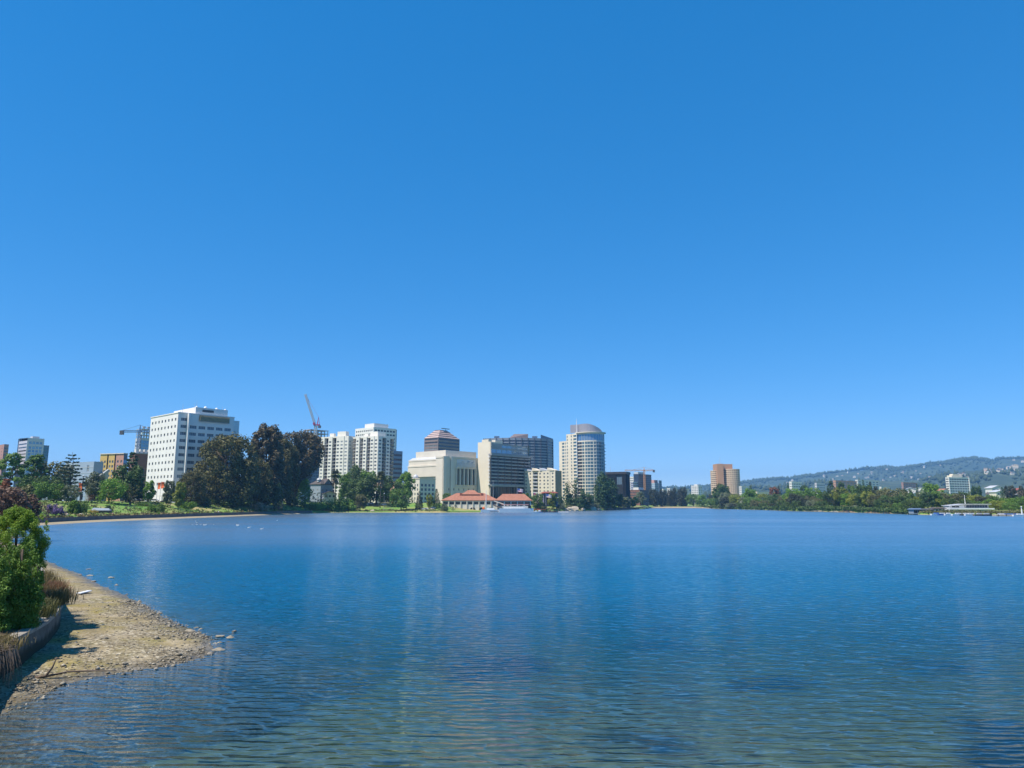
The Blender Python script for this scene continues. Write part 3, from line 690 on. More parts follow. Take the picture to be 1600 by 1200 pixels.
# wooded shore across the lake: every tree of its own
LAND = [(1128, "below the round brick tower"), (1185, "below hill houses beside the brick tower"), (1245, "before the small white block"), (1300, "beside the steep pointed conifer"), (1330, "above the orange bank"),
        (1362, "before the pink and white blocks"), (1405, "on the broad dark headland"), (1445, "above the low blue sheds"), (1500, "below the white slab tower"), (1535, "behind the white boathouse"), (1575, "behind the boat landing"), (1640, "beyond the boat landing")]
TOPU = [1075, 1100, 1115, 1128, 1145, 1160, 1175, 1200, 1215, 1235, 1255, 1280, 1300, 1310, 1330, 1345, 1365, 1385, 1410, 1430, 1448, 1460, 1480, 1500, 1530, 1560, 1600, 1800]
TOPV = [772, 770, 768, 758, 765, 769, 763, 770, 767, 763, 762, 766, 758, 763, 764, 760, 760, 765, 767, 768, 762, 757, 768, 771, 770, 774, 776, 772]
LOOK = {'oak': "dark oak", 'green': "green rounded tree", 'bright': "spring green tree", 'lime': "yellow-green tree", 'olive': "olive brown tree", 'greyg': "grey-green tree", 'conifer': "dark pointed conifer", 'pinedark': "brownish dark tree", 'rust': "rust red tree"}
wood = []
def wadd(u, vt, w, d, k, lf): wood.append((u, vt, w, d, k, lf))
for (u, vt, w, off, k, lf) in ((1128, 757, 30, 60, 'spread', 'oak'), (1172, 763, 26, 60, 'round', 'bright'), (1174, 756, 12, 110, 'conifer', 'conifer'), (1238, 762, 30, 60, 'round', 'bright'), (1268, 761, 34, 55, 'round', 'bright'), (1300, 748, 24, 70, 'conifer', 'conifer'),
    (1313, 762, 30, 45, 'spread', 'lime'), (1351, 746, 9, 170, 'conifer', 'conifer'), (1362, 749, 14, 150, 'conifer', 'pinedark'), (1352, 757, 40, 60, 'round', 'oak'), (1370, 757, 26, 70, 'conifer', 'pinedark'), (1395, 764, 56, 70, 'spread', 'olive'), (1398, 775, 60, 30, 'spread', 'oak'), (1425, 780, 30, 14, 'round', 'oak'),
    (1458, 755, 36, 120, 'round', 'bright'), (1436, 776, 24, 50, 'round', 'lime'), (1470, 779, 26, 45, 'round', 'lime'), (1488, 770, 32, 60, 'round', 'olive'), (1525, 773, 34, 70, 'round', 'lime'), (1535, 776, 34, 55, 'round', 'pinedark'), (1576, 778, 40, 50, 'round', 'bright'), (1550, 773, 26, 75, 'round', 'green'),
    (1210, 760, 16, 150, 'round', 'rust'), (1233, 751, 9, 200, 'conifer', 'conifer'), (1258, 757, 14, 160, 'round', 'conifer'), (1218, 756, 12, 190, 'conifer', 'pinedark'), (1316, 752, 12, 150, 'round', 'conifer'), (1455, 749, 7, 220, 'conifer', 'conifer'), (1435, 753, 8, 240, 'conifer', 'conifer'),
    (1527, 758, 16, 220, 'round', 'conifer'), (1533, 756, 8, 230, 'conifer', 'conifer'), (1598, 756, 22, 150, 'conifer', 'pinedark'), (1580, 757, 18, 240, 'round', 'pinedark'), (1568, 758, 12, 230, 'conifer', 'conifer'), (1625, 760, 30, 140, 'round', 'oak'), (1605, 775, 40, 60, 'round', 'green'),
    (1470, 770, 30, 100, 'round', 'green'), (1508, 768, 26, 120, 'round', 'oak'), (1418, 763, 20, 160, 'round', 'conifer'), (1330, 757, 16, 130, 'round', 'green')):
    wadd(u, vt, w, float(Dsh(u)) + off, k, lf)
u = 1104.
while u < 1640:
    base = ['oak', 'green', 'oak', 'pinedark', 'green', 'bright', 'olive', 'conifer', 'greyg', 'lime']
    for lay, off in ((0, 10), (1, 40), (2, 85)):
        uu = u + RNG.uniform(-5, 5) + lay * 5
        if lay == 0 and (1425 < uu < 1600): continue
        tv = np.interp(uu, TOPU, TOPV); Dd = float(Dsh(uu)) + off + RNG.uniform(-4, 10)
        if lay == 0 and 1285 < uu < 1392: Dd += 38
        vt = tv + (4 - 0 * lay) + {0: 14, 1: 6, 2: 0}[lay] + RNG.uniform(-3, 4)
        lf = RNG.choice(base if lay else ['oak', 'oak', 'pinedark', 'greyg', 'green', 'olive']); k = 'conifer' if lf == 'conifer' and lay == 2 else RNG.choice(['round', 'round', 'spread', 'dome' if lay == 0 else 'round'])
        wadd(uu, vt, RNG.uniform(18, 28) if k != 'conifer' else RNG.uniform(9, 14), Dd, k, lf)
    u += 12.5 if u < 1400 else 14
# low shrubs on the orange bank
for (u, vt, w, lf) in ((1291, 794, 9, 'oak'), (1302, 793, 10, 'greyg'), (1318, 789, 22, 'olive'), (1335, 789, 18, 'greyg'), (1345, 791, 16, 'olive'), (1372, 791, 18, 'oak'), (1392, 792, 12, 'oak'), (1274, 790, 24, 'greyg'), (1255, 791, 20, 'olive')):
    wadd(u, vt, w, float(Dsh(u)) + 14, 'dome', lf)
cells = {}
for wv in sorted(wood, key=lambda q: q[0]):
    u, vt, w, d, k, lf = wv
    lm = min(LAND, key=lambda q: abs(q[0] - u))[1]
    row = "waterside" if d - Dsh(u) < 28 else "middle row" if d - Dsh(u) < 75 else "rear row"
    nm = LOOK[lf] if k != 'dome' else LOOK[lf].replace(" rounded", "").replace(" tree", "") + " shrub"
    if k == 'conifer' and 'conifer' not in nm: nm = "brownish pointed conifer"
    cells.setdefault((nm, row, lm), []).append(wv)
for (nm, row, lm), lst in cells.items():
    for i, (u, vt, w, d, k, lf) in enumerate(lst):
        extra = "" if len(lst) == 1 else (f", {ORD[i]} from the beach")
        tree(u, vt, w, d, k, lf, f"{row} {nm} {lm}{extra}", 'bush' if k == 'dome' else 'tree', group="trees of the wooded far shore")

# undergrowth: leaf tufts along the banks, one mass per shore
def undergrowth(name, u0, u1, n, smin, smax, hpx, leaf, label, seed, size=.35):
    NR.seed(seed); uu = NR.uniform(u0, u1, n); s = NR.uniform(smin, smax, n)
    D = Dsh(uu); d = D + sandw(uu) + s; kk = (uu - 800) * KU1; x = kk * d; z = prof(uu, d - D)
    P0 = np.stack([x, d, z], 1); hh = NR.uniform(.2, 1, n) * hpx; per = 10
    P = np.repeat(P0, per, 0) + NR.normal(size=(n * per, 3)) * np.repeat(np.stack([hh * .7, hh * .7, hh * .4], 1), per, 0) + np.repeat(np.stack([0 * hh, 0 * hh, hh * .5], 1), per, 0)
    V, Fq = leaf_quads(P, NR.normal(size=(n * per, 3)) + np.array([0, -.3, .5]), np.full(n * per, size))
    tag(link(name, np_mesh(name, V, Fq, L[leaf])), label, 'undergrowth', kind='stuff')
undergrowth('undergrowth', 60, 500, 420, 1, 60, 1.1, 'olive', "scattered olive weeds on the bay slope", 1)
undergrowth('undergrowth', 60, 460, 300, .5, 10, .6, 'dry', "dry straw weeds along the bay wall", 2)
undergrowth('undergrowth', 500, 700, 300, .2, 14, .8, 'olive', "olive weeds along the lawn's water edge", 3)
undergrowth('undergrowth', 60, 520, 320, 4, 60, .9, 'bright', "fresh green weeds on the bay slope", 4)
undergrowth('undergrowth', 830, 1010, 260, .2, 16, 1.1, 'greyg', "grey-green scrub around the point", 5, .45)
undergrowth('undergrowth', 1100, 1430, 3000, -.8, 5, 1.5, 'oak', "dark scrub along the wooded shore", 6, .6)
undergrowth('undergrowth', 1100, 1600, 1200, -.4, 12, 1.2, 'olive', "olive scrub along the wooded shore", 7, .45)

# ------------------------------------------------------------------ buildings
WM = {}
def win_mesh(w, h, g, fr, style):
    key = (round(w, 2), round(h, 2), g, fr, style)
    if key in WM: return WM[key]
    mb = MB(); mb.face([(-w / 2, 0, -h / 2), (w / 2, 0, -h / 2), (w / 2, 0, h / 2), (-w / 2, 0, h / 2)], 0)
    t = min(.09, w * .08); f = .05
    for x in (-w / 2 + t / 2, w / 2 - t / 2): mb.box(x - t / 2, x + t / 2, -f, .01, -h / 2, h / 2, 1)
    for z in (-h / 2 + t / 2, h / 2 - t / 2): mb.box(-w / 2 + t, w / 2 - t, -f, .01, z - t / 2, z + t / 2, 1)
    nx = style
    for k in range(1, nx): 
        x = -w / 2 + w * k / nx; mb.box(x - t / 2, x + t / 2, -f, .01, -h / 2 + t, h / 2 - t, 1)
    WM[key] = mb.mesh("window", [G[g], M[fr]]); return WM[key]
class Bld:
    """a building: an Empty at its base; walls with real openings, windows set back in them"""
    def __init__(s, name, loc, rz, label, cat='building', group=None):
        s.o = empty(name, loc, rz, label, cat, group); s.wins = []; s.parts = {}
    def facade(s, mb, p0, p1, z0, z1, cols, rows, depth=.3, g='dark', fr='lgrey', style=2, m=0, skip=None):
        """wall from p0 to p1 (left to right seen from outside) with a grid of openings cols x rows (both in metres along / up)"""
        p0 = Vector((p0[0], p0[1])); p1 = Vector((p1[0], p1[1])); Ln = (p1 - p0).length; t = (p1 - p0) / Ln; nin = Vector((-t.y, t.x))
        def P(a, z, q=0): v = p0 + t * a + nin * q; return (v.x, v.y, z)
        rows = sorted(rows); cols = sorted(cols); zc = z0; ang = math.atan2(t.y, t.x)
        for (ra, rb) in rows:
            if ra > zc: mb.face([P(0, zc), P(Ln, zc), P(Ln, ra), P(0, ra)], m)
            ac = 0
            for ci, (ca, cb) in enumerate(cols):
                if skip and skip(ci, ra): continue
                if ca > ac: mb.face([P(ac, ra), P(ca, ra), P(ca, rb), P(ac, rb)], m)
                mb.face([P(ca, ra), P(ca, ra, depth), P(ca, rb, depth), P(ca, rb)], m); mb.face([P(cb, ra, depth), P(cb, ra), P(cb, rb), P(cb, rb, depth)], m)
                mb.face([P(ca, ra), P(cb, ra), P(cb, ra, depth), P(ca, ra, depth)], m); mb.face([P(ca, rb, depth), P(cb, rb, depth), P(cb, rb), P(ca, rb)], m)
                s.wins.append((P((ca + cb) / 2, (ra + rb) / 2, depth), ang, cb - ca, rb - ra, g, fr, style)); ac = cb
            if ac < Ln: mb.face([P(ac, ra), P(Ln, ra), P(Ln, rb), P(ac, rb)], m)
            zc = rb
        if zc < z1: mb.face([P(0, zc), P(Ln, zc), P(Ln, z1), P(0, z1)], m)
    def done(s, n_parts=100):
        for (p, a, w, h, g, fr, st) in s.wins[:n_parts]: link('window', win_mesh(w, h, g, fr, st), s.o, p, a)
        rest = s.wins[n_parts:]
        if rest:
            v = []; f = []; mi = []; mats = []
            for (p, a, w, h, g, fr, st) in rest:
                me = win_mesh(w, h, g, fr, st); Mx = Matrix.Translation(p) @ Matrix.Rotation(a, 4, 'Z'); i = len(v)
                v += [tuple(Mx @ q.co) for q in me.vertices]
                for q in (G[g], M[fr]):
                    if q not in mats: mats.append(q)
                for pl in me.polygons: f.append([i + k for k in pl.vertices]); mi.append(mats.index((G[g], M[fr])[pl.material_index]))
            me = bpy.data.meshes.new("window_field"); me.from_pydata(v, [], f)
            for q in mats: me.materials.append(q)
            me.polygons.foreach_set("material_index", mi); me.update()
            tag(link('window_field', me, s.o), kind='stuff')
def bays(Ln, n, w, m0=0.0, m1=None):
    m1 = m0 if m1 is None else m1; st = (Ln - m0 - m1) / n
    return [(m0 + st * (k + .5) - w / 2, m0 + st * (k + .5) + w / 2) for k in range(n)]
def floors(z0, n, fh, sill, wh): return [(z0 + fh * k + sill, z0 + fh * k + sill + wh) for k in range(n)]
def corner(uc, ul, ur, d, a, v=786):
    """near corner at pixel column uc and depth d; left wall turned a degrees; both wall lengths from the columns ul, ur"""
    a = math.radians(a); k0, kc, k2 = ku(ul, v), ku(uc, v), ku(ur, v); cx, cy = kc * d, d
    Lw = (cx - k0 * cy) / (math.cos(a) + k0 * math.sin(a)); Rw = (k2 * cy - cx) / (math.sin(a) - k2 * math.cos(a))
    return (cx, cy), math.pi / 2 - a, Lw, Rw
def rect_bld(name, uc, ul, ur, d, a, label, z=None, cat='building', group=None):
    (cx, cy), rz, Lw, Rw = corner(uc, ul, ur, d, a); z = gz(cx, cy) if z is None else z
    B = Bld(name, (cx, cy, z - .3), rz, label, cat, group); B.Lw, B.Rw, B.d, B.z = Lw, Rw, d, z - .3
    return B
def shell(B, mb, z0, z1, m=0, roof=0, x0=0, x1=None, y0=0, y1=None, faces='BR'):
    """plain far walls and roof of a block; facade() does the two seen walls"""
    x1 = B.Rw if x1 is None else x1; y1 = B.Lw if y1 is None else y1
    if 'B' in faces: mb.face([(x1, y1, z0), (x0, y1, z0), (x0, y1, z1), (x1, y1, z1)], m)
    if 'R' in faces: mb.face([(x1, y0, z0), (x1, y1, z0), (x1, y1, z1), (x1, y0, z1)], m)
    mb.face([(x0, y0, z1), (x1, y0, z1), (x1, y1, z1), (x0, y1, z1)], roof)
def top_z(B, v): return zv(v, B.d) - B.z

# --- white office block at the head of the bay
B = rect_bld('office_block', 268, 225, 358, 400, 42, "white office block with small square windows and rooftop domes, behind the eucalyptus grove")
T = top_z(B, 645); fh = T / 12.4; mb = MB()
B.facade(mb, (0, B.Lw), (0, 0), 0, T, bays(B.Lw, 8, 1.7, .8), [(fh * k + 1.4, fh * k + 2.95) for k in range(2, 12)], .35, 'office', 'dgrey', 2)
cw = bays(B.Rw, 6, (B.Rw - 4) / 6 - .9, 1.2, 1.2)
B.facade(mb, (0, 0), (B.Rw, 0), 0, T, cw, [(fh * k + 1.3, fh * k + 3.1) for k in range(2, 12)], .3, 'front', 'lgrey', 4, skip=lambda c, z: z > fh * 11 and 1 <= c <= 5)
shell(B, mb, 0, T); mb.build('wall', [M['office']], B.o)
p = MB(); p.box(-.3, B.Rw * 1.0, -.3, .0, T, T + .5); p.box(-.3, 0, 0, B.Lw, T, T + .5); p.build('parapet', M['office'], B.o)
MB().box(5.0, 5.9, -2.2, -.02, 3, T).build('pier', M['office'], B.o)
q = MB(); q.box(B.Rw * .30, B.Rw * .88, .8, B.Lw * .8, T, T + 4.3); ph = q.build('penthouse', M['office'], B.o)
MB().box(B.Rw * .42, B.Rw * .62, .62, .79, T + 1.9, T + 3.2).build('louvre_opening', M['dgrey'], ph)
q = MB()
q.box(B.Rw * .36, B.Rw * .90, -.75, -.15, T - 3.4, T - .3, 1)
for k in range(26):
    x = B.Rw * (.36 + .54 * (k + .5) / 26); q.bar((x - .1, -.85, T - 3.3), (x + .25, -.85, T - .4), .22, 0)
q.box(B.Rw * .36, B.Rw * .90, -1.0, -.1, T - 3.75, T - 3.42, 2)
q.build('sign_board', [mat("sign_slat_tan", (.50, .43, .28), None, .5), mat("olive_panel", (.12, .11, .06), None, .5), M['grey']], B.o)
q = MB(); q.box(B.Rw + .01, B.Rw + 5, 3.5, B.Lw * .8, 0, T - 1.2); q.build('stair_tower', M['office'], B.o)
for x, y, r in ((1.2, 1.5, .7), (B.Rw * .5, 3, .95), (B.Rw * .7, 3, .8), (B.Rw * .86, 3, .65), (B.Rw * .33, 2, .6)):
    zz = T + (4.3 if x > B.Rw * .3 and x < B.Rw * .88 else .3)
    MB().lathe([(r, 0), (r, r * .4), (r * .85, r * .85), (r * .5, r * 1.15), (.05, r * 1.25)], 10, c=(x, y, zz)).build('radome', M['whitepaint'], B.o, smooth=True)
for x, h in ((B.Rw * .30, 5), (B.Rw * .335, 7), (B.Rw * .8, 4), (B.Rw * .1, 2.5)):
    MB().tube([(x, 2.5, T + .3), (x, 2.5, T + 4 + h * .6)], [.12, .06], 5).build('antenna', M['lgrey'], B.o)
q = MB(); q.box(-9, B.Rw + 4, -8.5, -8, 0, 3.4, 0); q.box(-9, B.Rw + 4, -8.0, -.05, 3.1, 3.5, 0); q.build('terrace', M['white'], B.o)
for k in range(9): MB().box(-8.5 + k * 3, -7.8 + k * 3, -9.2, -8.52, 0, 3.3).build('column', M['white'], B.o)
B.done()

# --- left distant towers
B = rect_bld('brick_tower', -4, -30, 3.5, 760, 42, "pink brick tower cut by the picture's edge behind the green pines"); T = top_z(B, 694); mb = MB()
B.facade(mb, (0, B.Lw), (0, 0), 0, T, bays(B.Lw, 6, 1.6, 1), floors(6, int((T - 8) / 3.4), 3.4, 1, 1.6), .2)
B.facade(mb, (0, 0), (B.Rw, 0), 0, T, bays(B.Rw, 2, 1.6, .4), floors(6, int((T - 8) / 3.4), 3.4, 1, 1.6), .2)
shell(B, mb, 0, T); mb.build('wall', M['pinkbrick'], B.o); B.done(40)

B = rect_bld('office_tower', 32, 19, 59, 780, 38, "pale stepped office tower with blue glass front rising over the green pines"); T = top_z(B, 684); mb = MB()
nf = int((T - 4) / 3.7); sh = 4
B.facade(mb, (0, B.Lw), (0, 0), 0, T - 3, [(.8, B.Lw - .8)], floors(4, nf - 1, 3.7, 1.4, 1.5), .2, 'dark', 'lgrey', 6)
B.facade(mb, (0, 0), (B.Rw, 0), 0, T, bays(B.Rw, 4, B.Rw / 4 * .62, 1.4), floors(4, nf - 2, 3.7, .5, 2.8) + [(T - 6.5, T - 3.8)], .2, 'blue', 'lav', 2)
shell(B, mb, 0, T); mb.build('wall', [M['lavpale']], B.o)
q = MB(); q.box(1, B.Rw * .4, B.Lw * .8, B.Lw * 1.25, 0, T + .6); q.build('core_wall', M['navy'], B.o)
q = MB(); q.box(B.Rw * .35, B.Rw * .75, 3, 10, T, T + 2.2); q.build('plant_room', M['lgrey'], B.o)
q = MB(); x1 = B.Rw + 6; zt = T - 7
B.facade(q, (B.Rw + .02, 2), (x1, 2), 0, zt, [(.4, 5.6)], floors(4, int((zt - 5) / 3.7), 3.7, .6, 2.6), .15, 'teal', 'midblue', 3)
q.face([(x1, 2, 0), (x1, 12, 0), (x1, 12, zt), (x1, 2, zt)]); q.face([(B.Rw, 2, zt), (x1, 2, zt), (x1, 12, zt), (B.Rw, 12, zt)]); q.build('glass_wing', M['midblue'], B.o); B.done()

# --- pale blue panelled hall with white slanting roof edge, behind the cedar
B = rect_bld('panelled_hall', 141, 96, 156, 440, 30, "low blue-grey panelled hall behind the layered cedar"); T = top_z(B, 721); mb = MB()
hallm = mat("blue_grey_panel", (.30, .36, .45), (.25, .31, .40), .12, rough=.4)
B.facade(mb, (0, B.Lw), (0, 0), 0, T, bays(B.Lw, 3, 2.2, 1), [(T - 6, T - 2.2)], .2, 'dark', 'lgrey', 1, skip=lambda c, z: c != 2)
B.facade(mb, (0, 0), (B.Rw, 0), 0, T, [], []); shell(B, mb, 0, T); mb.build('wall', hallm, B.o)
q = MB()
for k in range(6): q.box(-.12, 0, .2, B.Lw, T * (k + 1) / 7, T * (k + 1) / 7 + .25)
q.build('panel_joint', M['lgrey'], B.o)
q = MB(); q.hexa([(-4, -1, 0), (-3, -3, 0), (B.Rw + 2, -3, 0), (B.Rw + 2, -1, 0)], [(-4, -1, T * .45), (-3, -3, T * .45), (B.Rw + 2, -3, T * .82), (B.Rw + 2, -1, T * .82)])
q.build('screen_wall', mat("mesh_screen", (.36, .37, .37), (.28, .29, .30), .8), B.o)
B.done()

# --- ochre and rose apartment house
B = rect_bld('apartment_house', 187, 150, 193, 480, 20, "ochre and rose striped apartment house beside the tall pointed conifer"); T = top_z(B, 709); mb = MB()
seg = [(0, .30, 'yellow', 0), (.30, .36, 'midblue', .8), (.36, .62, 'yellow', 0), (.62, .68, 'midblue', .8), (.68, 1, 'rosestucco', 0)]
mats_ = [M['yellow'], M['midblue'], M['rosestucco']]; ix = {'yellow': 0, 'midblue': 1, 'rosestucco': 2}
for (a, b_, mm, off) in seg:
    y0, y1 = B.Lw * (1 - a), B.Lw * (1 - b_)
    B.facade(mb, (off, y0), (off, y1), 0, T - off, bays(y0 - y1, 1 if mm == 'midblue' else 2, .9 if mm == 'midblue' else 1.5, .3), floors(3, 8, 3.15, .9, 1.7), .2, m=ix[mm])
    if off: mb.face([(off, y0, T - off), (off, y1, T - off), (B.Rw, y1, T - off), (B.Rw, y0, T - off)], ix[mm])
B.facade(mb, (0, 0), (B.Rw, 0), 0, T, bays(B.Rw, 1, 3), floors(3, 8, 3.15, .6, 2.2), .2, 'blue', m=1)
shell(B, mb, 0, T, 2, 2); mb.build('wall', mats_, B.o)
q = MB(); q.box(-.5, B.Rw, -.4, B.Lw, T + .02, T + .5); q.build('cornice', M['canvas'], B.o); B.done()

# --- blue glass tower under construction with its crane
B = rect_bld('glass_tower', 212, 203, 237, 700, 40, "unfinished blue glass tower with scaffold on top, beside the blue tower crane"); T = top_z(B, 684); mb = MB()
nf = int((T - 2) / 3.6)
B.facade(mb, (0, B.Lw), (0, 0), 0, T, bays(B.Lw, 3, 2.4, .4), floors(2, nf, 3.6, .9, 2.0), .2, 'dark', 'lgrey')
B.facade(mb, (0, 0), (B.Rw, 0), 0, T, bays(B.Rw, 6, B.Rw / 6 - .25, .3), floors(2, nf, 3.6, .2, 3.2), .1, 'blue', 'midblue', 1)
shell(B, mb, 0, T); mb.build('wall', M['lgrey'], B.o)
q = MB()
for k in range(7):
    for j in range(3): q.box(B.Rw * k / 6 - .2, B.Rw * k / 6 + .2, 1 + j * 5, 1.4 + j * 5, T, T + 9)
for z in (3, 6, 9): q.box(-.2, B.Rw + .2, .8, 11.6, T + z - .3, T + z)
q.build('scaffold', M['lgrey'], B.o)
for k in range(3):
    x = B.Rw * (.2 + .3 * k); MB().lathe([(.3, 0), (1.6, 1.2), (1.7, 2.4), (.2, 2.6)], 8, c=(x, 3, T + 9.1)).build('hopper', M['lgrey'], B.o)
B.done()
def lattice(mb, a, b, w, n, m=0, t=.22):
    a, b = Vector(a), Vector(b); d = (b - a).normalized(); up = Vector((0, 0, 1)) if abs(d.z) < .8 else Vector((0, 1, 0))
    s = d.cross(up).normalized() * w / 2; q = d.cross(s).normalized() * w / 2
    cs = [s + q, s - q, -s - q, -s + q]
    for c in cs: mb.bar(a + c, b + c, t, m)
    for k in range(n):
        p0 = a + (b - a) * k / n; p1 = a + (b - a) * (k + 1) / n
        for i in range(4): mb.bar(p0 + cs[i], p1 + cs[(i + 1) % 4], t * .7, m)
def hammer_crane(u, d, vtop, vjib, ul, ur, v_base, paint, label, mt):
    x = ku(u) * d; z0 = zv(v_base, d); zj = zv(vjib, d); zt = zv(vtop, d); s = d / F
    c = empty('tower_crane', (x, d, z0), 0, label, 'crane')
    q = MB(); lattice(q, (0, 0, 0), (0, 0, zj - z0), 2.2, 18, 0, .4); q.build('mast', mt, c)
    q = MB(); q.bar((0, 0, zj - z0), (0, 0, zt - z0), 1.6, 0, .4); q.build('apex', mt, c)
    l, r = (ul - u) * s, (ur - u) * s; lj, rj = (l, r)
    q = MB(); lattice(q, (lj, 0, zj - z0), (rj, 0, zj - z0), 1.7, 20, 0, .4); q.build('jib', mt, c)
    far, near = (l, r) if abs(l) > abs(r) else (r, l)
    q = MB(); q.box(near - 1.6, near + 1.6, -1.2, 1.2, zj - z0 - 3.2, zj - z0 + .8); q.build('counterweight', M['dgrey'], c)
    q = MB()
    for e in (near, far * .6): q.bar((0, 0, zt - z0), (e, 0, zj - z0 + .8), .25)
    q.build('stay', mt, c)
    MB().box(.9, 2.8, -1, 1, zj - z0 - 3, zj - z0 - .8).build('cab', M['whitepaint'], c)
    return c
hammer_crane(209, 690, 664, 674, 181, 240, 722, 'craneblue', "blue tower crane with a horizontal jib beside the unfinished glass tower", M['craneblue'])
# --- brick block in front of it
B = rect_bld('brick_block', 205, 196, 240, 455, 42, "red-brown brick block tucked behind the white office block"); T = top_z(B, 709); mb = MB()
B.facade(mb, (0, B.Lw), (0, 0), 0, T, bays(B.Lw, 3, 1.4, .5), floors(3, 7, 3.6, 1, 1.7), .25, 'dark')
B.facade(mb, (0, 0), (B.Rw, 0), 0, T, bays(B.Rw, 2, B.Rw * .4, .6), [(T - 14, T - 9), (T - 22, T - 17)], .4, 'black')
shell(B, mb, 0, T); mb.build('wall', M['brick'], B.o)
q = MB(); q.box(-.3, B.Rw, -.3, B.Lw, T + .02, T + .6); q.build('parapet', M['grey'], B.o)
for k in range(4): MB().box(1 + k * 2.6, 2.8 + k * 2.6, 2, 5, T + .62, T + 3.2).build('roof_unit', M['white'], B.o)
B.done()

# --- glass tower going up behind the eucalyptus, with a luffing crane
B = rect_bld('glass_tower', 480, 470, 508, 820, 40, "unfinished dark blue glass tower behind the spreading eucalyptus, below the crimson crane"); T = top_z(B, 681); mb = MB()
nf = int((T - 2) / 3.7)
B.facade(mb, (0, B.Lw), (0, 0), 0, T, bays(B.Lw, 3, B.Lw / 3 - .5, .3), floors(2, nf, 3.7, .3, 3.1), .1, 'blue', 'midblue', 2)
B.facade(mb, (0, 0), (B.Rw, 0), 0, T, bays(B.Rw, 5, B.Rw / 5 - .5, .3), floors(2, nf, 3.7, .3, 3.1), .1, 'navy', 'midblue', 2)
shell(B, mb, 0, T); mb.build('wall', M['midblue'], B.o)
q = MB()
for k in range(6):
    for j in range(3): q.box(B.Rw * k / 5 - .3, B.Rw * k / 5 + .3, .2 + j * 6, .8 + j * 6, T + .01, T + 7.2)
for z in (3.4, 7.2): q.box(-.6, B.Rw + .6, -.4, 14, T + z, T + z + .5)
q.build('bare_floor', M['lav'], B.o); B.done()
x = ku(488) * 800; z0 = zv(690, 800); c = empty('luffing_crane', (x, 800, z0), 0, "crimson luffing crane with a steep raised jib above the dark blue tower", 'crane')
zt = zv(664, 800) - z0
q = MB(); lattice(q, (0, 0, 0), (0, 0, zt), 2.4, 8, 0, .45); q.build('mast', M['cranewhite'], c)
tip = Vector((ku(469) * 800 - x, 0, zv(616, 800) - z0))
q = MB(); lattice(q, (-1.2, 0, zt + 1), tip, 1.7, 22, 0, .42); q.build('jib', M['cranewhite'], c)
q = MB(); q.box(-2.4, 4.4, -1.4, 1.4, zt - .6, zt + .7); q.bar((1.5, 0, zt + .6), (2.8, 0, zt + 9), .8, 0, .35); q.bar((4, 0, zt + .6), (2.8, 0, zt + 9), .5, 0, .3); q.build('machinery_deck', M['cranered'], c)
MB().box(3.0, 5.6, -1.6, 1.6, zt - 3.4, zt - .65).build('counterweight', M['dgrey'], c)
MB().box(-2.6, -.6, -2.6, -1.45, zt + .2, zt + 2.6).build('cab', M['cranered'], c)
q = MB(); q.bar((2.8, 0, zt + 9), tip * .97 + Vector((0, 0, .6)), .16); q.build('stay', M['cranered'], c)

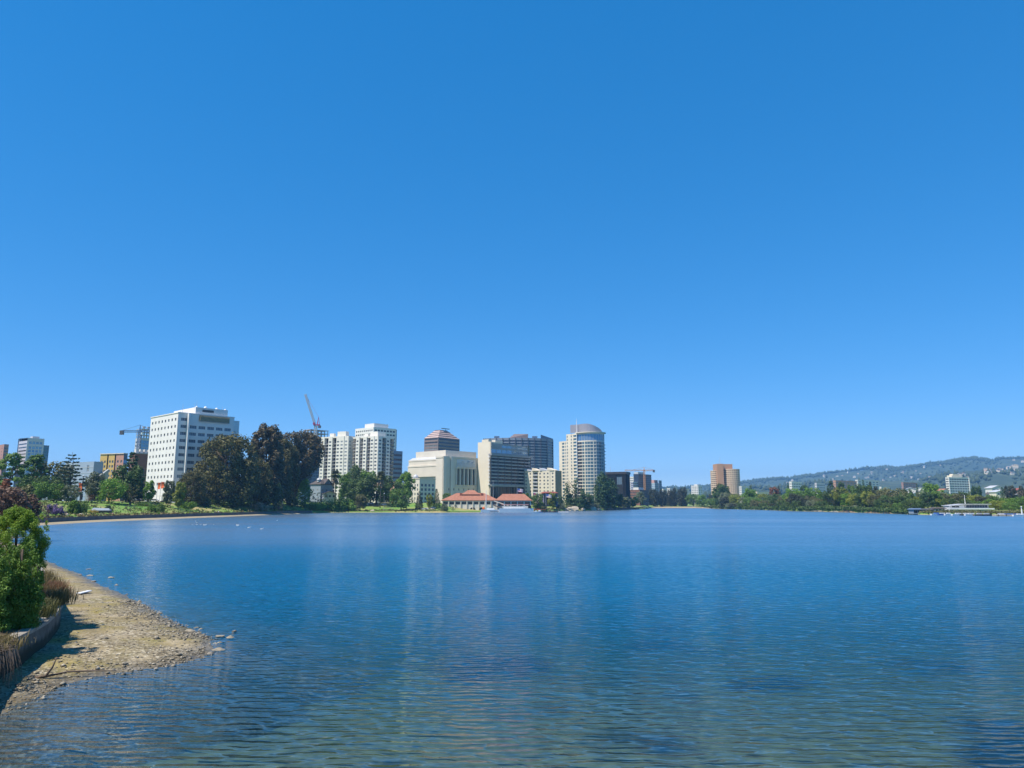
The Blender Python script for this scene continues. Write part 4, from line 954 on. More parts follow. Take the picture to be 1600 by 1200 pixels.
# --- white apartment complex, two wings
def apartment(ul, uc, ur, d, a, vtop, label, nl, nr, dark_l, dark_r):
    B = rect_bld('apartment_block', uc, ul, ur, d, a, label); T = top_z(B, vtop); mb = MB(); fh = 2.95; n = int((T - 3.2) / fh)
    def side(p0, p1, Ln, nb, dark):
        st = Ln / nb
        for k in range(nb):
            A = Vector(p0) + (Vector(p1) - Vector(p0)) * k / nb; Z = Vector(p0) + (Vector(p1) - Vector(p0)) * (k + 1) / nb
            t = (Z - A).normalized(); nin = Vector((-t.y, t.x))
            if k in dark:     # recessed balcony stack
                A2, Z2 = A + nin * 2.9, Z + nin * 2.9
                B.facade(mb, A2, Z2, 0, T - 1.2, [(st * .12, st * .88)], floors(2.4, n, fh, .1, 2.2), .1, 'black', 'dgrey', 2, m=1)
                mb.face([(*A, 0), (*A2, 0), (*A2, T - 1.2), (*A, T - 1.2)]); mb.face([(*Z2, 0), (*Z, 0), (*Z, T - 1.2), (*Z2, T - 1.2)])
                mb.face([(*A, T - 1.2), (*A2, T - 1.2), (*Z2, T - 1.2), (*Z, T - 1.2)]); mb.face([(*A, T - 1.2), (*Z, T - 1.2), (*Z, T), (*A, T)])
                for f_ in range(n):
                    z = 2.4 + f_ * fh; q = MB(); e = t * .12
                    q.hexa([(*(A + e - nin * .0), z - .2), (*(Z - e), z - .2), (*(Z - e + nin * 2.1), z - .2), (*(A + e + nin * 2.1), z - .2)], [(*(A + e), z), (*(Z - e), z), (*(Z - e + nin * 2.1), z), (*(A + e + nin * 2.1), z)], 0)
                    q.hexa([(*(A + e), z), (*(Z - e), z), (*(Z - e + nin * .08), z), (*(A + e + nin * .08), z)], [(*(A + e), z + .95), (*(Z - e), z + .95), (*(Z - e + nin * .08), z + .95), (*(A + e + nin * .08), z + .95)], 1)
                    q.build('balcony', [M['white'], M['dgrey']], B.o)
            else:             # bay standing proud by a little, wide window with white apron
                out = -.7 if k % 2 else -.25
                A2, Z2 = A + nin * out, Z + nin * out
                B.facade(mb, A2, Z2, 0, T, [(st * .16, st * .72)], floors(2.4, n, fh, .85, 1.45), .18, 'dark', 'white', 2)
                mb.face([(*A2, 0), (*A, 0), (*A, T), (*A2, T)][::-1]); mb.face([(*Z2, 0), (*Z, 0), (*Z, T), (*Z2, T)]); mb.face([(*A2, T), (*Z2, T), (*Z, T), (*A, T)])
    side((0, B.Lw), (0, 0), B.Lw, nl, dark_l); side((0, 0), (B.Rw, 0), B.Rw, nr, dark_r)
    shell(B, mb, 0, T - .02); mb.build('wall', [M['aptwhite'], M['navy']], B.o)
    for (x0, x1, y0, y1, h) in ((B.Rw * .2, B.Rw * .7, B.Lw * .15, B.Lw * .45, 4.2), (B.Rw * .3, B.Rw * .6, B.Lw * .6, B.Lw * .75, 3)):
        MB().box(x0, x1, y0, y1, T, T + h).build('roof_house', M['aptwhite'], B.o)
    B.done(); return B
M['aptwhite'] = mat("warm_white_stucco", (.72, .69, .62), (.65, .62, .55), .1)
apartment(497, 541, 551, 605, 24, 681, "white high-rise apartment wing next to the spreading eucalyptus, with ribbed balcony stacks", 7, 2, (1, 3), ())
apartment(548, 588, 613, 592, 30, 681, "taller looking white apartment wing with shadowed balconies, before the pale flat-topped tower", 7, 4, (0, 2, 4), (1, 3))
# --- pale office tower behind
B = rect_bld('office_tower', 580, 551, 616, 760, 42, "pale flat-topped office tower rising behind the white apartment wings"); T = top_z(B, 667); mb = MB()
nf = int((T - 4) / 3.7)
B.facade(mb, (0, B.Lw), (0, 0), 0, T, bays(B.Lw, 9, 2.1, 1), floors(T - 3.9 * 12 - 1.6, 12, 3.9, 1.2, 1.7), .3, 'dark', 'grey', 2)
B.facade(mb, (0, 0), (B.Rw, 0), 0, T, bays(B.Rw, 7, 3.0, 1), floors(T - 3.9 * 12 - 1.6, 12, 3.9, 1.2, 1.9), .3, 'navy', 'grey', 2)
shell(B, mb, 0, T); mb.build('wall', M['office'], B.o)
q = MB(); q.box(3, B.Rw * .72, 3, B.Lw * .6, T + .01, T + 4.4); q.build('penthouse', M['office'], B.o)
q = MB(); q.box(B.Rw + .02, B.Rw + 1.4, .6, 9, 0, T - .5); q.build('glass_edge', M['midblue'], B.o); B.done()
# --- blue banded tower
B = rect_bld('office_tower', 610, 600, 627, 690, 40, "blue tower with dark window bands beside the white apartments"); T = top_z(B, 704); mb = MB()
B.facade(mb, (0, B.Lw), (0, 0), 0, T, [(.6, B.Lw - .6)], floors(T - 4.3 * 7 - 2, 7, 4.3, 1.2, 2), .2, 'navy', 'midblue', 5)
B.facade(mb, (0, 0), (B.Rw, 0), 0, T, [(.8, B.Rw - .8)], floors(T - 4.3 * 7 - 2, 7, 4.3, 1.2, 2), .2, 'navy', 'midblue', 5)
shell(B, mb, 0, T); mb.build('wall', mat("slate_blue_panel", (.20, .26, .36), (.17, .22, .31), .2, rough=.45), B.o)
q = MB(); q.box(2, B.Rw * .6, 3, 9, T + .01, T + 2); q.build('plant_room', M['grey'], B.o); B.done()

# --- stone temple
B = rect_bld('stone_temple', 691, 633, 753, 620, 42, "massive pale stone temple with blank lit wall and tall dark slots, behind the boathouse"); T = top_z(B, 713); mb = MB()
R_, L_ = B.Rw, B.Lw; yb = 9.0
zs0, zs1 = top_z(B, 757), top_z(B, 731)
slots = [(R_ * .36 + k * R_ * .098, R_ * .36 + k * R_ * .098 + 2.3) for k in range(5)]
lo = top_z(B, 766)
smalls = bays(R_, 7, 1.0, 4.5, 2.0)
B.facade(mb, (0, 0), (R_, 0), 0, zs0 - 2.2, smalls, [(lo, lo + 1.9)], .4, 'black', 'grey', 1, m=1)
B.facade(mb, (0, 0), (R_, 0), zs0 - 2.2, T, slots, [(zs0, zs1)], 1.0, 'black', 'dgrey', 1, m=1)
# lit wall: corner pavilion then the stepped hall wall
B.facade(mb, (0, yb), (0, 0), 0, T, [], [])
mb.face([(0, yb, 0), (3.2, yb, 0), (3.2, yb, T), (0, yb, T)][::-1])
B.facade(mb, (3.2, L_), (3.2, yb), 0, T * .58, [], []); 
B.facade(mb, (2.2, L_), (2.2, yb), T * .58, T * .83, [], []); mb.face([(2.2, L_, T * .58), (2.2, yb, T * .58), (3.2, yb, T * .58), (3.2, L_, T * .58)])
B.facade(mb, (3.0, L_), (3.0, yb), T * .83, T * .96, [], []); mb.face([(2.2, L_, T * .83), (2.2, yb, T * .83), (3.0, yb, T * .83), (3.0, L_, T * .83)])
mb.face([(3.0, L_, T * .96), (3.0, yb, T * .96), (8, yb, T * 1.02), (8, L_, T * 1.02)], 2)
mb.face([(3.2, L_, 0), (3.2, L_, T * .96), (R_, L_, T * .96), (R_, L_, 0)]); mb.face([(R_, 0, 0), (R_, L_, 0), (R_, L_, T * .96), (R_, 0, T)], 1)
mb.face([(0, 0, T), (R_, 0, T), (R_, yb, T), (0, yb, T)]); mb.face([(3, yb, T * .96), (R_, yb, T * .96), (R_, L_, T * .96), (3, L_, T * .96)], 2)
mb.build('wall', [M['stone'], M['stoneshade'], M['lgrey']], B.o)
up = MB(); T2 = top_z(B, 702); up.box(8.02, R_ * .95, yb * .6, L_ * .92, T - .5, T2); up.build('upper_hall', M['stone'], B.o)
q = MB(); q.box(-.25, R_ + .25, -.35, -.01, T - 1.1, T + .3); q.box(-.3, R_ * .98, -.5, -.36, T * .76, T * .785); q.box(-.25, R_ + .2, -.35, -.01, zs0 - 2.4, zs0 - 1.6); q.box(-.25, R_ + .2, -.4, -.01, lo - 2.6, lo - 1.8); q.build('cornice', M['stoneshade'], B.o)
q = MB(); q.box(-.35, -.01, .0, yb, T - 1.1, T + .3); q.box(1.9, 2.19, yb + .3, L_, T * .80, T * .83); q.box(2.75, 2.99, yb + .3, L_, T * .93, T * .96); q.build('ledge', M['stone'], B.o)
for x in (0.2, R_ * .18): 
    q = MB(); q.box(x, x + 3.2, -.9, -.36, 0, T + .3); q.build('pilaster', M['stone'], B.o)
for k in range(6):
    x = slots[0][0] - 1.55 + k * R_ * .098; MB().lathe([(.75, 0), (.75, .5), (.55, .8), (.47, zs1 - zs0 - 1.2), (.7, zs1 - zs0 - .5), (.75, zs1 - zs0)], 10, c=(x, -.5, zs0)).build('column', M['stone'], B.o, smooth=True)
q = MB(); fx0, fx1 = slots[0][0] - .8, slots[4][1] + .6; fz0, fz1 = top_z(B, 728.5), top_z(B, 716); q.box(fx0, fx1, -.3, -.01, fz0, fz1)
rg = random.Random(4)
for k in range(26):
    x = fx0 + 1 + (fx1 - fx0 - 2) * k / 25; h = rg.uniform(.35, .85) * (fz1 - fz0 - 1); q.box(x - .3, x + .3, -.62, -.31, fz0 + .5, fz0 + .5 + h); q.lathe([(.12, 0), (.3, .25), (.12, .6)], 6, c=(x, -.5, fz0 + .5 + h))
q.build('relief_frieze', mat("relief_stone", (.62, .62, .62), (.5, .5, .5), .4), B.o); B.done()

# --- brown tower with stepped mansard top
B = rect_bld('mansard_tower', 683, 661, 717, 860, 38, "brown banded office tower with a stepped rose-coloured roof behind the stone temple"); T = top_z(B, 683); mb = MB()
fl = [(T - 4.1 * k - 2.9, T - 4.1 * k - .9) for k in range(9)]
B.facade(mb, (0, B.Lw), (0, 0), 0, T, [(.8, B.Lw - .8)], fl, .3, 'dark', 'brownstone', 8)
B.facade(mb, (0, 0), (B.Rw, 0), 0, T, [(.8, B.Rw - .8)], fl, .3, 'navy', 'brownstone', 8)
shell(B, mb, 0, T); mb.build('wall', [M['brownstone']], B.o)
for k in range(4):
    e0 = k * 2.2; q = MB(); zb0 = T + k * 2.45
    q.hexa([(e0, e0 * .6, zb0), (B.Rw - e0 * 1.9, e0 * .6, zb0), (B.Rw - e0 * 1.9, B.Lw - e0, zb0), (e0, B.Lw - e0, zb0)], [(e0 + 1.6, e0 * .6 + 1.2, zb0 + 1.6), (B.Rw - e0 * 1.9 - 3.2, e0 * .6 + 1.2, zb0 + 1.6), (B.Rw - e0 * 1.9 - 3.2, B.Lw - e0 - 1.6, zb0 + 1.6), (e0 + 1.6, B.Lw - e0 - 1.6, zb0 + 1.6)], 0)
    q.box(e0 + 2, B.Rw - e0 * 1.9 - 3.6, e0 * .6 + 1.6, B.Lw - e0 - 2, zb0 + 1.6, zb0 + 2.45, 1); q.build('roof_step', [M['rosemetal'], M['dgrey']], B.o)
q = MB(); q.tube([(B.Rw * .5, 6, T + 9.8), (B.Rw * .5, 6, T + 12.5)], [.3, .3], 6); q.box(B.Rw * .5 - 7, B.Rw * .5 + 6, 5, 7, T + 11.6, T + 12.3); q.build('helipad', M['dgrey'], B.o); B.done()

# --- beige four storey house and the small orange and white one
B = rect_bld('apartment_house', 655, 641, 680, 580, 38, "beige four storey house with regular windows in front of the stone temple", z=3.5); T = top_z(B, 748); mb = MB()
B.facade(mb, (0, B.Lw), (0, 0), 0, T, bays(B.Lw, 3, 1.3, .8), floors(1.5, 5, 3.5, 1, 1.9), .25)
B.facade(mb, (0, 0), (B.Rw, 0), 0, T, bays(B.Rw, 4, 2.4, .8), floors(1.5, 5, 3.5, .9, 2.2), .25, 'navy', 'white', 2)
shell(B, mb, 0, T); mb.build('wall', M['stone'], B.o)
q = MB(); q.box(-.4, B.Rw + .4, -.4, B.Lw + .3, T + .02, T + .5); q.build('cornice', M['canvas'], B.o)
MB().lathe([(2.2, 0), (2.2, 1.4), (1.4, 2.4), (.1, 3.2)], 8, c=(1.5, B.Lw * .6, T + .5)).build('roof_turret', M['lgrey'], B.o); B.done()
B = rect_bld('small_house', 616, 608, 640, 590, 30, "small orange and white house between dark oaks and the bright open tree"); T = top_z(B, 753); mb = MB()
B.facade(mb, (0, B.Lw), (0, 0), 0, T, bays(B.Lw, 1, 1.2), floors(2, 3, 3.3, 1, 1.6), .2)
B.facade(mb, (0, 0), (B.Rw, 0), 0, T, bays(B.Rw, 2, 2.2, .4), floors(1, 3, 4.0, .6, 3.0), 1.0, 'black', 'white', 1, m=1)
shell(B, mb, 0, T, 1, 1); mb.build('wall', [M['rosestucco'], M['cream']], B.o); B.done()

# --- balcony condominium with blank lit wall
B = rect_bld('balcony_condominium', 767, 746, 829, 640, 40, "condominium with blank cream side wall and dark balcony grid, behind the boathouse"); T = top_z(B, 690); mb = MB()
R_, L_ = B.Rw, B.Lw; zb = top_z(B, 757); zt_ = top_z(B, 709); nf = 9; fh = (zt_ - zb) / nf
B.facade(mb, (0, L_), (0, 0), 0, T, [], [])
B.facade(mb, (0, 2.6), (R_, 2.6), 0, zt_, bays(R_, 6, R_ / 6 - .8, .3), [(2, zb - 2)] + floors(zb, nf, fh, .25, fh - .6), .2, 'black', 'dgrey', 3, m=1)
B.facade(mb, (0, 1.2), (R_ * .96, 1.2), zt_, T - 1, bays(R_ * .96, 7, R_ / 7 - 1.1, R_ * .02), [(zt_ + 1.2, zt_ + 4.6), (zt_ + 6.2, T - 2.2)], .2, 'pale', 'whitepaint', 2, m=2, skip=lambda c, z: z > zt_ + 5 and c < 2)
mb.face([(0, 0, 0), (0, 2.6, 0), (0, 2.6, zt_), (0, 0, zt_)]); mb.face([(0, 0, zt_), (0, 1.2, zt_), (0, 1.2, T), (0, 0, T)])
mb.face([(0, 1.2, T), (R_ * .3, 1.2, T), (R_ * .3, 1.2, T - 1), (0, 1.2, T - 1)][::-1])
shell(B, mb, 0, T - 1, 0, 2, y0=1.2); mb.build('wall', [M['cream'], M['dgrey'], M['grey']], B.o)
for z, h in ((zb - 1.6, 1.6), (zt_ - 1.4, 1.6)):
    q = MB(); q.box(-.6, R_ + 3, -1.0, 2.58, z, z + h); q.build('ledge', M['grey'], B.o)
for k in range(7):
    x = R_ * k / 6; q = MB(); q.box(x - .3, x + .3, -.3, .5, 0, zt_ - 1.5); q.build('column', M['dgrey'], B.o)
for f_ in range(nf):
    z = zb + fh * f_
    for k in range(6):
        q = MB(); x0, x1 = R_ * k / 6 + .32, R_ * (k + 1) / 6 - .32
        q.box(x0, x1, -.1, 2.55, z - .22, z + .02, 0); q.box(x0, x1, -.1, -.02, z + .03, z + .85, 1)
        q.build('balcony', [M['lgrey'], M['grey']], B.o)
    q = MB(); q.box(-1.6, -.02, .2, 2.4, z - .25, z, 0); q.box(-1.6, -1.52, .2, 2.4, z + .01, z + 1.0, 0); q.build('side_balcony', [M['white']], B.o)
MB().box(R_ * .18, R_ * .36, 4, 10, T - .98, T + 2.4).build('roof_house', M['cream'], B.o)
MB().box(.01, R_ * .08, L_ * .2, L_ * .7, T + .01, T + 2.2).build('roof_wall', M['cream'], B.o); B.done()
# --- curved dark office slab behind it
dK = 960; B = Bld('curved_office_slab', (0, 0, 0), 0, "long curved dark office slab with pale floor bands behind the balcony condominium"); 
us_ = np.linspace(755, 866, 12); zT = zv(684, dK); pts = []
for i, u in enumerate(us_):
    t = i / 11; pts.append((ku(u) * (dK + 60 * (t - .45) ** 2), dK + 60 * (t - .45) ** 2 + (14 * max(0, t - .9) / .1)))
fh = 3.7; fl = [(zT - 3.0 - fh * k - 2.2, zT - 3.0 - fh * k - .2) for k in range(16)]
mb = MB()
for i in range(11): B.facade(mb, pts[i], pts[i + 1], 0, zT, [(.5, (Vector(pts[i + 1]) - Vector(pts[i])).length - .5)], fl, .3, 'navy', 'navy', 4)
back = [(p[0] * 1.02, p[1] + 25) for p in pts]; mb.face([(*p, zT) for p in pts] + [(*p, zT) for p in back[::-1]])
mb.face([(*pts[0], 0), (*pts[0], zT), (*back[0], zT), (*back[0], 0)]); mb.face([(*pts[-1], 0), (*back[-1], 0), (*back[-1], zT), (*pts[-1], zT)])
mb.build('wall', mat("grey_aluminium_band", (.22, .24, .30), (.19, .21, .27), .2, rough=.4), B.o)
for i in range(12):
    q = MB(); p = pts[i]; q.box(p[0] - .35, p[0] + .35, p[1] - .9, p[1] - .05, 0, zT); q.build('fin', M['navy'], B.o)
q = MB(); a, b_ = pts[4], pts[7]; q.hexa([(a[0], a[1] + 3, zT), (b_[0], b_[1] + 3, zT), (b_[0], b_[1] + 15, zT), (a[0], a[1] + 15, zT)], [(a[0] + 7, a[1] + 5, zT + 5.5), (b_[0], b_[1] + 3, zT + 5.5), (b_[0], b_[1] + 15, zT + 5.5), (a[0] + 7, a[1] + 15, zT + 5.5)]); q.build('plant_room', M['brownstone'], B.o)
q = MB(); a, b_ = pts[9], pts[11]; q.hexa([(a[0], a[1] + 1, zT), (b_[0], b_[1] + 1, zT), (b_[0], b_[1] + 9, zT), (a[0], a[1] + 9, zT)], [(a[0], a[1] + 1, zT + 5), (b_[0], b_[1] + 1, zT + 1.6), (b_[0], b_[1] + 9, zT + 1.6), (a[0], a[1] + 9, zT + 5)]); q.build('slanted_screen', M['midblue'], B.o)
for i in (2, 8): q = MB(); q.box(pts[i][0] - 3, pts[i][0] + 4, pts[i][1] + 4, pts[i][1] + 9, zT, zT + 3); q.build('roof_unit', M['midblue'], B.o)
B.done()

# --- beige condominium
B = rect_bld('beige_condominium', 868, 818, 878, 660, 30, "seven storey beige condominium with a brown end wall and small gabled roofs"); T = top_z(B, 735); mb = MB()
fh = 3.2; n = 7
for (a, b_, off, cols_, gk) in ((0, .30, 0, 2, 'dark'), (.30, .46, 1.2, 1, 'black'), (.46, .60, 0, 1, 'dark'), (.60, .84, -.4, 2, 'dark'), (.84, 1, 0, 1, 'dark')):
    y0, y1 = B.Lw * (1 - a), B.Lw * (1 - b_); Ln = y0 - y1
    B.facade(mb, (off, y0), (off, y1), 0, T, bays(Ln, cols_, 1.5 if gk == 'dark' else Ln * .8, .3), floors(T - 1.2 - fh * n, n, fh, .9, 1.6), .25, gk, 'white', 2)
    for yy in (y0, y1): mb.face([(off, yy, 0), (2, yy, 0), (2, yy, T), (off, yy, T)])
    mb.face([(off, y0, T), (off, y1, T), (2, y1, T), (2, y0, T)])
    if gk == 'black':
        for f_ in range(n): 
            z = T - 1.2 - fh * n + f_ * fh; q = MB(); q.box(-.5, 1.18, y1 + .2, y0 - .2, z, z + .2, 0); q.box(-.5, -.42, y1 + .2, y0 - .2, z + .21, z + 1.1, 0); q.build('balcony', M['lgrey'], B.o)
B.facade(mb, (0, 0), (B.Rw, 0), 0, T, [], [], m=1)
shell(B, mb, 0, T - .02, 1, 0); mb.build('wall', [M['cream'], M['tan']], B.o)
for k in range(4):
    y0 = B.Lw * (.04 + .24 * k); y1 = y0 + B.Lw * .2; q = MB(); q.hexa([(-.6, y0, T), (9, y0, T), (9, y1, T), (-.6, y1, T)], [(-.6, y0, T + .4), (9, y0, T + .4), (9, y1, T + 2.6), (-.6, y1, T + 2.6)]); q.build('roof', M['lgrey'] if k % 2 else M['canvas'], B.o)
B.done()

# --- round condominium tower
d0 = 680; B = Bld('round_tower', (ku(903) * d0, d0, 4), 0, "tall round cream and glass tower with a slanted metal crown by the lake"); ox, oy = ku(903) * d0, d0
def loc(u, d): return (ku(u) * d - ox, d - oy)
T = zv(676, d0) - 4; Tw = zv(688, 690) - 4; fh = 3.12; mb = MB()
n = int((T - 9) / fh); zf = T - 8.6 - fh * (n - 1)
w0, w1, w2 = loc(874.5, 706), loc(886, 698), loc(903, 686)
Lw = (Vector(w1) - Vector(w0)).length; L2 = (Vector(w2) - Vector(w1)).length
nw = int((Tw - 3) / fh)
B.facade(mb, w0, w1, 0, Tw, [(Lw * .42, Lw * .72), (Lw * .84, Lw * .95)], [(Tw - 3.4 - fh * k, Tw - 1.4 - fh * k) for k in range(nw)], .2, 'teal', 'white', 2)
B.facade(mb, w1, w2, 0, T, [(L2 * .05, L2 * .14), (L2 * .42, L2 * .52), (L2 * .66, L2 * .95)], [(T - 3.4 - fh * k, T - 1.5 - fh * k) for k in range(nw + 3)], .2, 'teal', 'white', 2)
mb.face([(*w1, Tw), (*w1, T), (w1[0] + 12, w1[1] + 20, T), (w1[0] + 12, w1[1] + 20, Tw)])
mb.face([(*w0, Tw), (*w1, Tw), (w1[0] + 14, w1[1] + 16, Tw), (w0[0] + 14, w0[1] + 16, Tw)])
cc = loc(925.5, 690); R_ = 12.6; arc = []
for i in range(15):
    a = math.radians(206 + i * 13.2); arc.append((cc[0] + R_ * math.cos(a), cc[1] + R_ * math.sin(a)))
arc[0] = (w2[0] + .02, w2[1] + .3)
for i in range(14):
    Ln = (Vector(arc[i + 1]) - Vector(arc[i])).length
    g_ = 'teal' if i % 7 != 0 else 'dark'; mrg = .18 if i not in (2, 5) else .7
    B.facade(mb, arc[i], arc[i + 1], 0, T - 8.0, [(mrg, Ln - .12)], [(T - 8.6 - fh * k - 2.45, T - 8.6 - fh * k) for k in range(n)], .25, g_, 'lgrey', 2, m=0 if i < 6 else 1)
    B.facade(mb, arc[i], arc[i + 1], T - 8.0, T, [(.08, Ln - .08)], [(T - 7.5, T - 1.4)], .2, 'blue', 'lgrey', 2)
top = [w1, w2] + arc + [(cc[0] + 6, cc[1] + 22), (w1[0] + 8, w1[1] + 22)]
mb.face([(*p, T) for p in top]); mb.face([(*arc[-1], 0), (cc[0] + 6, cc[1] + 22, 0), (cc[0] + 6, cc[1] + 22, T), (*arc[-1], T)]); mb.face([(w1[0] + 8, w1[1] + 22, 0), (*w0, 0), (*w0, Tw), (w1[0] + 8, w1[1] + 22, Tw)])
mb.build('wall', [M['cream'], M['lgrey']], B.o)
for k in range(n):
    if k % 1: continue
    z = T - 8.6 - fh * k - 2.4; q = MB()
    for i in range(6, 14):
        a, b_ = Vector(arc[i]), Vector(arc[i + 1]); c0 = Vector(cc); A2 = c0 + (a - c0) * 1.09; B2 = c0 + (b_ - c0) * 1.09
        q.hexa([(*a, z - .12), (*A2, z - .12), (*B2, z - .12), (*b_, z - .12)], [(*a, z + .08), (*A2, z + .08), (*B2, z + .08), (*b_, z + .08)], 0)
    q.build('balcony', [M['lgrey']], B.o)
q = MB()
for i in range(14):
    a, b_ = Vector(arc[i]), Vector(arc[i + 1]); c0 = Vector(cc); A2 = c0 + (a - c0) * 1.13; B2 = c0 + (b_ - c0) * 1.13; q.hexa([(*a, T), (*A2, T), (*B2, T), (*b_, T)], [(*a, T + .7), (*A2, T + .7), (*B2, T + .7), (*b_, T + .7)])
q.build('eave', M['canvas'], B.o)
q = MB(); cr = []
for i in range(13):
    a = math.radians(196 + i * 13.5); xx_ = cc[0] - 1 + 11.4 * math.cos(a); fx_ = max(0, (11.4 * math.cos(a) + 4) / 15.4); cr.append((xx_, cc[1] + 11.4 * math.sin(a), T + .72, T + 8.6 - 6.4 * fx_ ** 1.5))
ws = loc(892.5, 692); cr.insert(0, (ws[0], ws[1], T + .72, T + 8.6))
for i in range(len(cr) - 1):
    a, b_ = cr[i], cr[i + 1]; q.face([(a[0], a[1], a[2]), (b_[0], b_[1], b_[2]), (b_[0], b_[1], b_[3]), (a[0], a[1], a[3])])
q.face([(c_[0], c_[1], c_[3]) for c_ in cr]); q.build('metal_crown', mat("zinc_sheet", (.36, .34, .37), (.31, .30, .33), .25, rough=.45, metal=.3), B.o)
MB().tube([(w2[0] - .3, w2[1] - .6, 8), (w2[0] - .3, w2[1] - .6, T + 9), (w2[0] - .3, w2[1] - .6, T + 14)], [.35, .3, .08], 6).build('mast', M['whitepaint'], B.o)
B.done()

# --- bronze hall
B = rect_bld('bronze_hall', 979, 944, 985, 745, 26, "dark fluted windowless hall with one pale glass slot, beside the great conifer"); T = top_z(B, 737); mb = MB()
B.facade(mb, (0, B.Lw), (0, 0), 0, T - 2.5, [(B.Lw * .58, B.Lw * .82)], [(top_z(B, 757), top_z(B, 744))], .4, 'pale', 'bronze', 3)
B.facade(mb, (0, 0), (B.Rw, 0), 0, T - 2.5, [], []); shell(B, mb, 0, T - 2.5); mb.build('wall', M['bronze'], B.o)
q = MB()
for k in range(26):
    y = B.Lw * (k + .5) / 26
    if not (.17 < y / B.Lw < .43): q.box(-.5, -.02, y - .18, y + .18, 0, T - 2.6)
for k in range(5): q.box(B.Rw * (k + .5) / 5 - .18, B.Rw * (k + .5) / 5 + .18, -.5, -.02, 0, T - 2.6)
q.build('fluting', M['bronze'], B.o)
q = MB(); q.box(-.8, B.Rw + .4, -.8, B.Lw + .4, T - 2.48, T); q.build('parapet', mat("mauve_metal", (.06, .058, .066), None, .3, rough=.5), B.o); B.done()
for (uu, vv) in ((955, 730),):
    x = ku(uu) * 760; MB().tube([(x, 760, zv(786, 760)), (x, 760, zv(vv, 760))], [.3, .12], 5).build('flagpole', M['lgrey']); tag(bpy.data.objects['flagpole'], "thin grey mast standing behind the bronze hall", "mast")

# --- far towers beyond the point
def simple(name, uc, ul, ur, d, a, vt, label, wall, fl_l, fl_r, g='navy', fr='lgrey', nl=4, nr=5, frac=.75, sill=.9, wh=1.8, fh=3.6, keep=60, extra=None):
    B = rect_bld(name, uc, ul, ur, d, a, label); T = top_z(B, vt); mb = MB(); n = max(1, int((T - 2) / fh)); z0 = T - 1 - fh * n
    if B.Lw > 1: B.facade(mb, (0, B.Lw), (0, 0), 0, T, bays(B.Lw, nl, B.Lw / nl * frac, .3), floors(z0, n, fh, sill, wh), .2, g, fr, 2)
    if B.Rw > 1: B.facade(mb, (0, 0), (B.Rw, 0), 0, T, bays(B.Rw, nr, B.Rw / nr * frac, .3), floors(z0, n, fh, sill, wh), .2, g, fr, 2)
    shell(B, mb, 0, T); mb.build('wall', M[wall], B.o)
    q = MB(); q.box(-.2, B.Rw + .2, -.2, B.Lw + .2, T + .02, T + .5); q.build('parapet', M[wall], B.o)
    if extra: extra(B, T)
    B.done(keep); return B
simple('white_block', 991, 982, 996, 1300, 40, 745, "white gridded block just beyond the bronze hall", 'office', 0, 0, 'navy', 'lgrey', 5, 3)
simple('dark_blue_tower', 999, 991, 1019, 1250, 40, 741, "dark blue glass tower next to the orange crane", 'navy', 0, 0, 'navy', 'navy', 3, 6, .85, .5, 2.6, extra=lambda B, T: MB().box(2, B.Rw * .5, 2, 10, T + .5, T + 4).build('plant_room', M['lgrey'], B.o))
simple('lavender_block', 990, 986, 999, 1240, 42, 753, "lower lavender block leaning against the dark blue tower", 'lav', 0, 0, 'navy', 'lav', 2, 3, keep=30)
M['palewall'] = mat("pale_blue_wall", (.45, .50, .56), (.38, .43, .5), .1)
simple('pale_glass_block', 1024, 1017, 1032, 1350, 38, 755, "pale glass block with a pink roof box beyond the orange crane", 'palewall', 0, 0, 'pale', 'lgrey', 3, 4, .8, .5, 2.6, extra=lambda B, T: MB().box(0, B.Rw * .7, 1, 8, T + .5, T + 6).build('roof_box', M['pinkcanvas'], B.o))
simple('slim_tower', 1031, 1030, 1035, 1350, 40, 751, "very slim blue-grey tower over the dark pine row", 'midblue', 0, 0, 'navy', 'midblue', 1, 2, keep=30)
simple('low_brick_block', 1000, 982, 1014, 900, 35, 766, "low dark brick block with a white roof box on the point", 'brick', 0, 0, 'black', 'grey', 8, 6, .7, .8, 1.9, extra=lambda B, T: MB().box(1, B.Rw * .6, 2, 9, T + .5, T + 3.5).build('roof_box', M['white'], B.o))
hammer_crane(1008, 1200, 730, 735, 978, 1023, 775, 0, "orange tower crane with its counterweight over the dark blue tower", M['craneorange'])
simple('white_block', 1092, 1081, 1098, 1500, 30, 759, "small white tower over the trees at the end of the sandy beach", 'office', 0, 0, 'dark', 'lgrey', 4, 2, .6, extra=lambda B, T: MB().box(1, B.Rw * .7, 2, 9, T + .5, T + 3).build('roof_box', M['white'], B.o))
# white low roofs peeping over the pine row
for i, (u0, u1, vt, d, lb) in enumerate(((1043, 1052, 763, 1500, "low white block seen over the middle of the pine row"), (1064, 1078, 765, 1480, "low white block seen over the last pines of the row"), (1032, 1042, 764, 1480, "low white block seen between the slim tower and the pines"))):
    simple('low_block', (u0 + u1) / 2, u0, u1, d, 35, vt, lb, 'white', 0, 0, 'dark', 'lgrey', 3, 3, .6, keep=20)

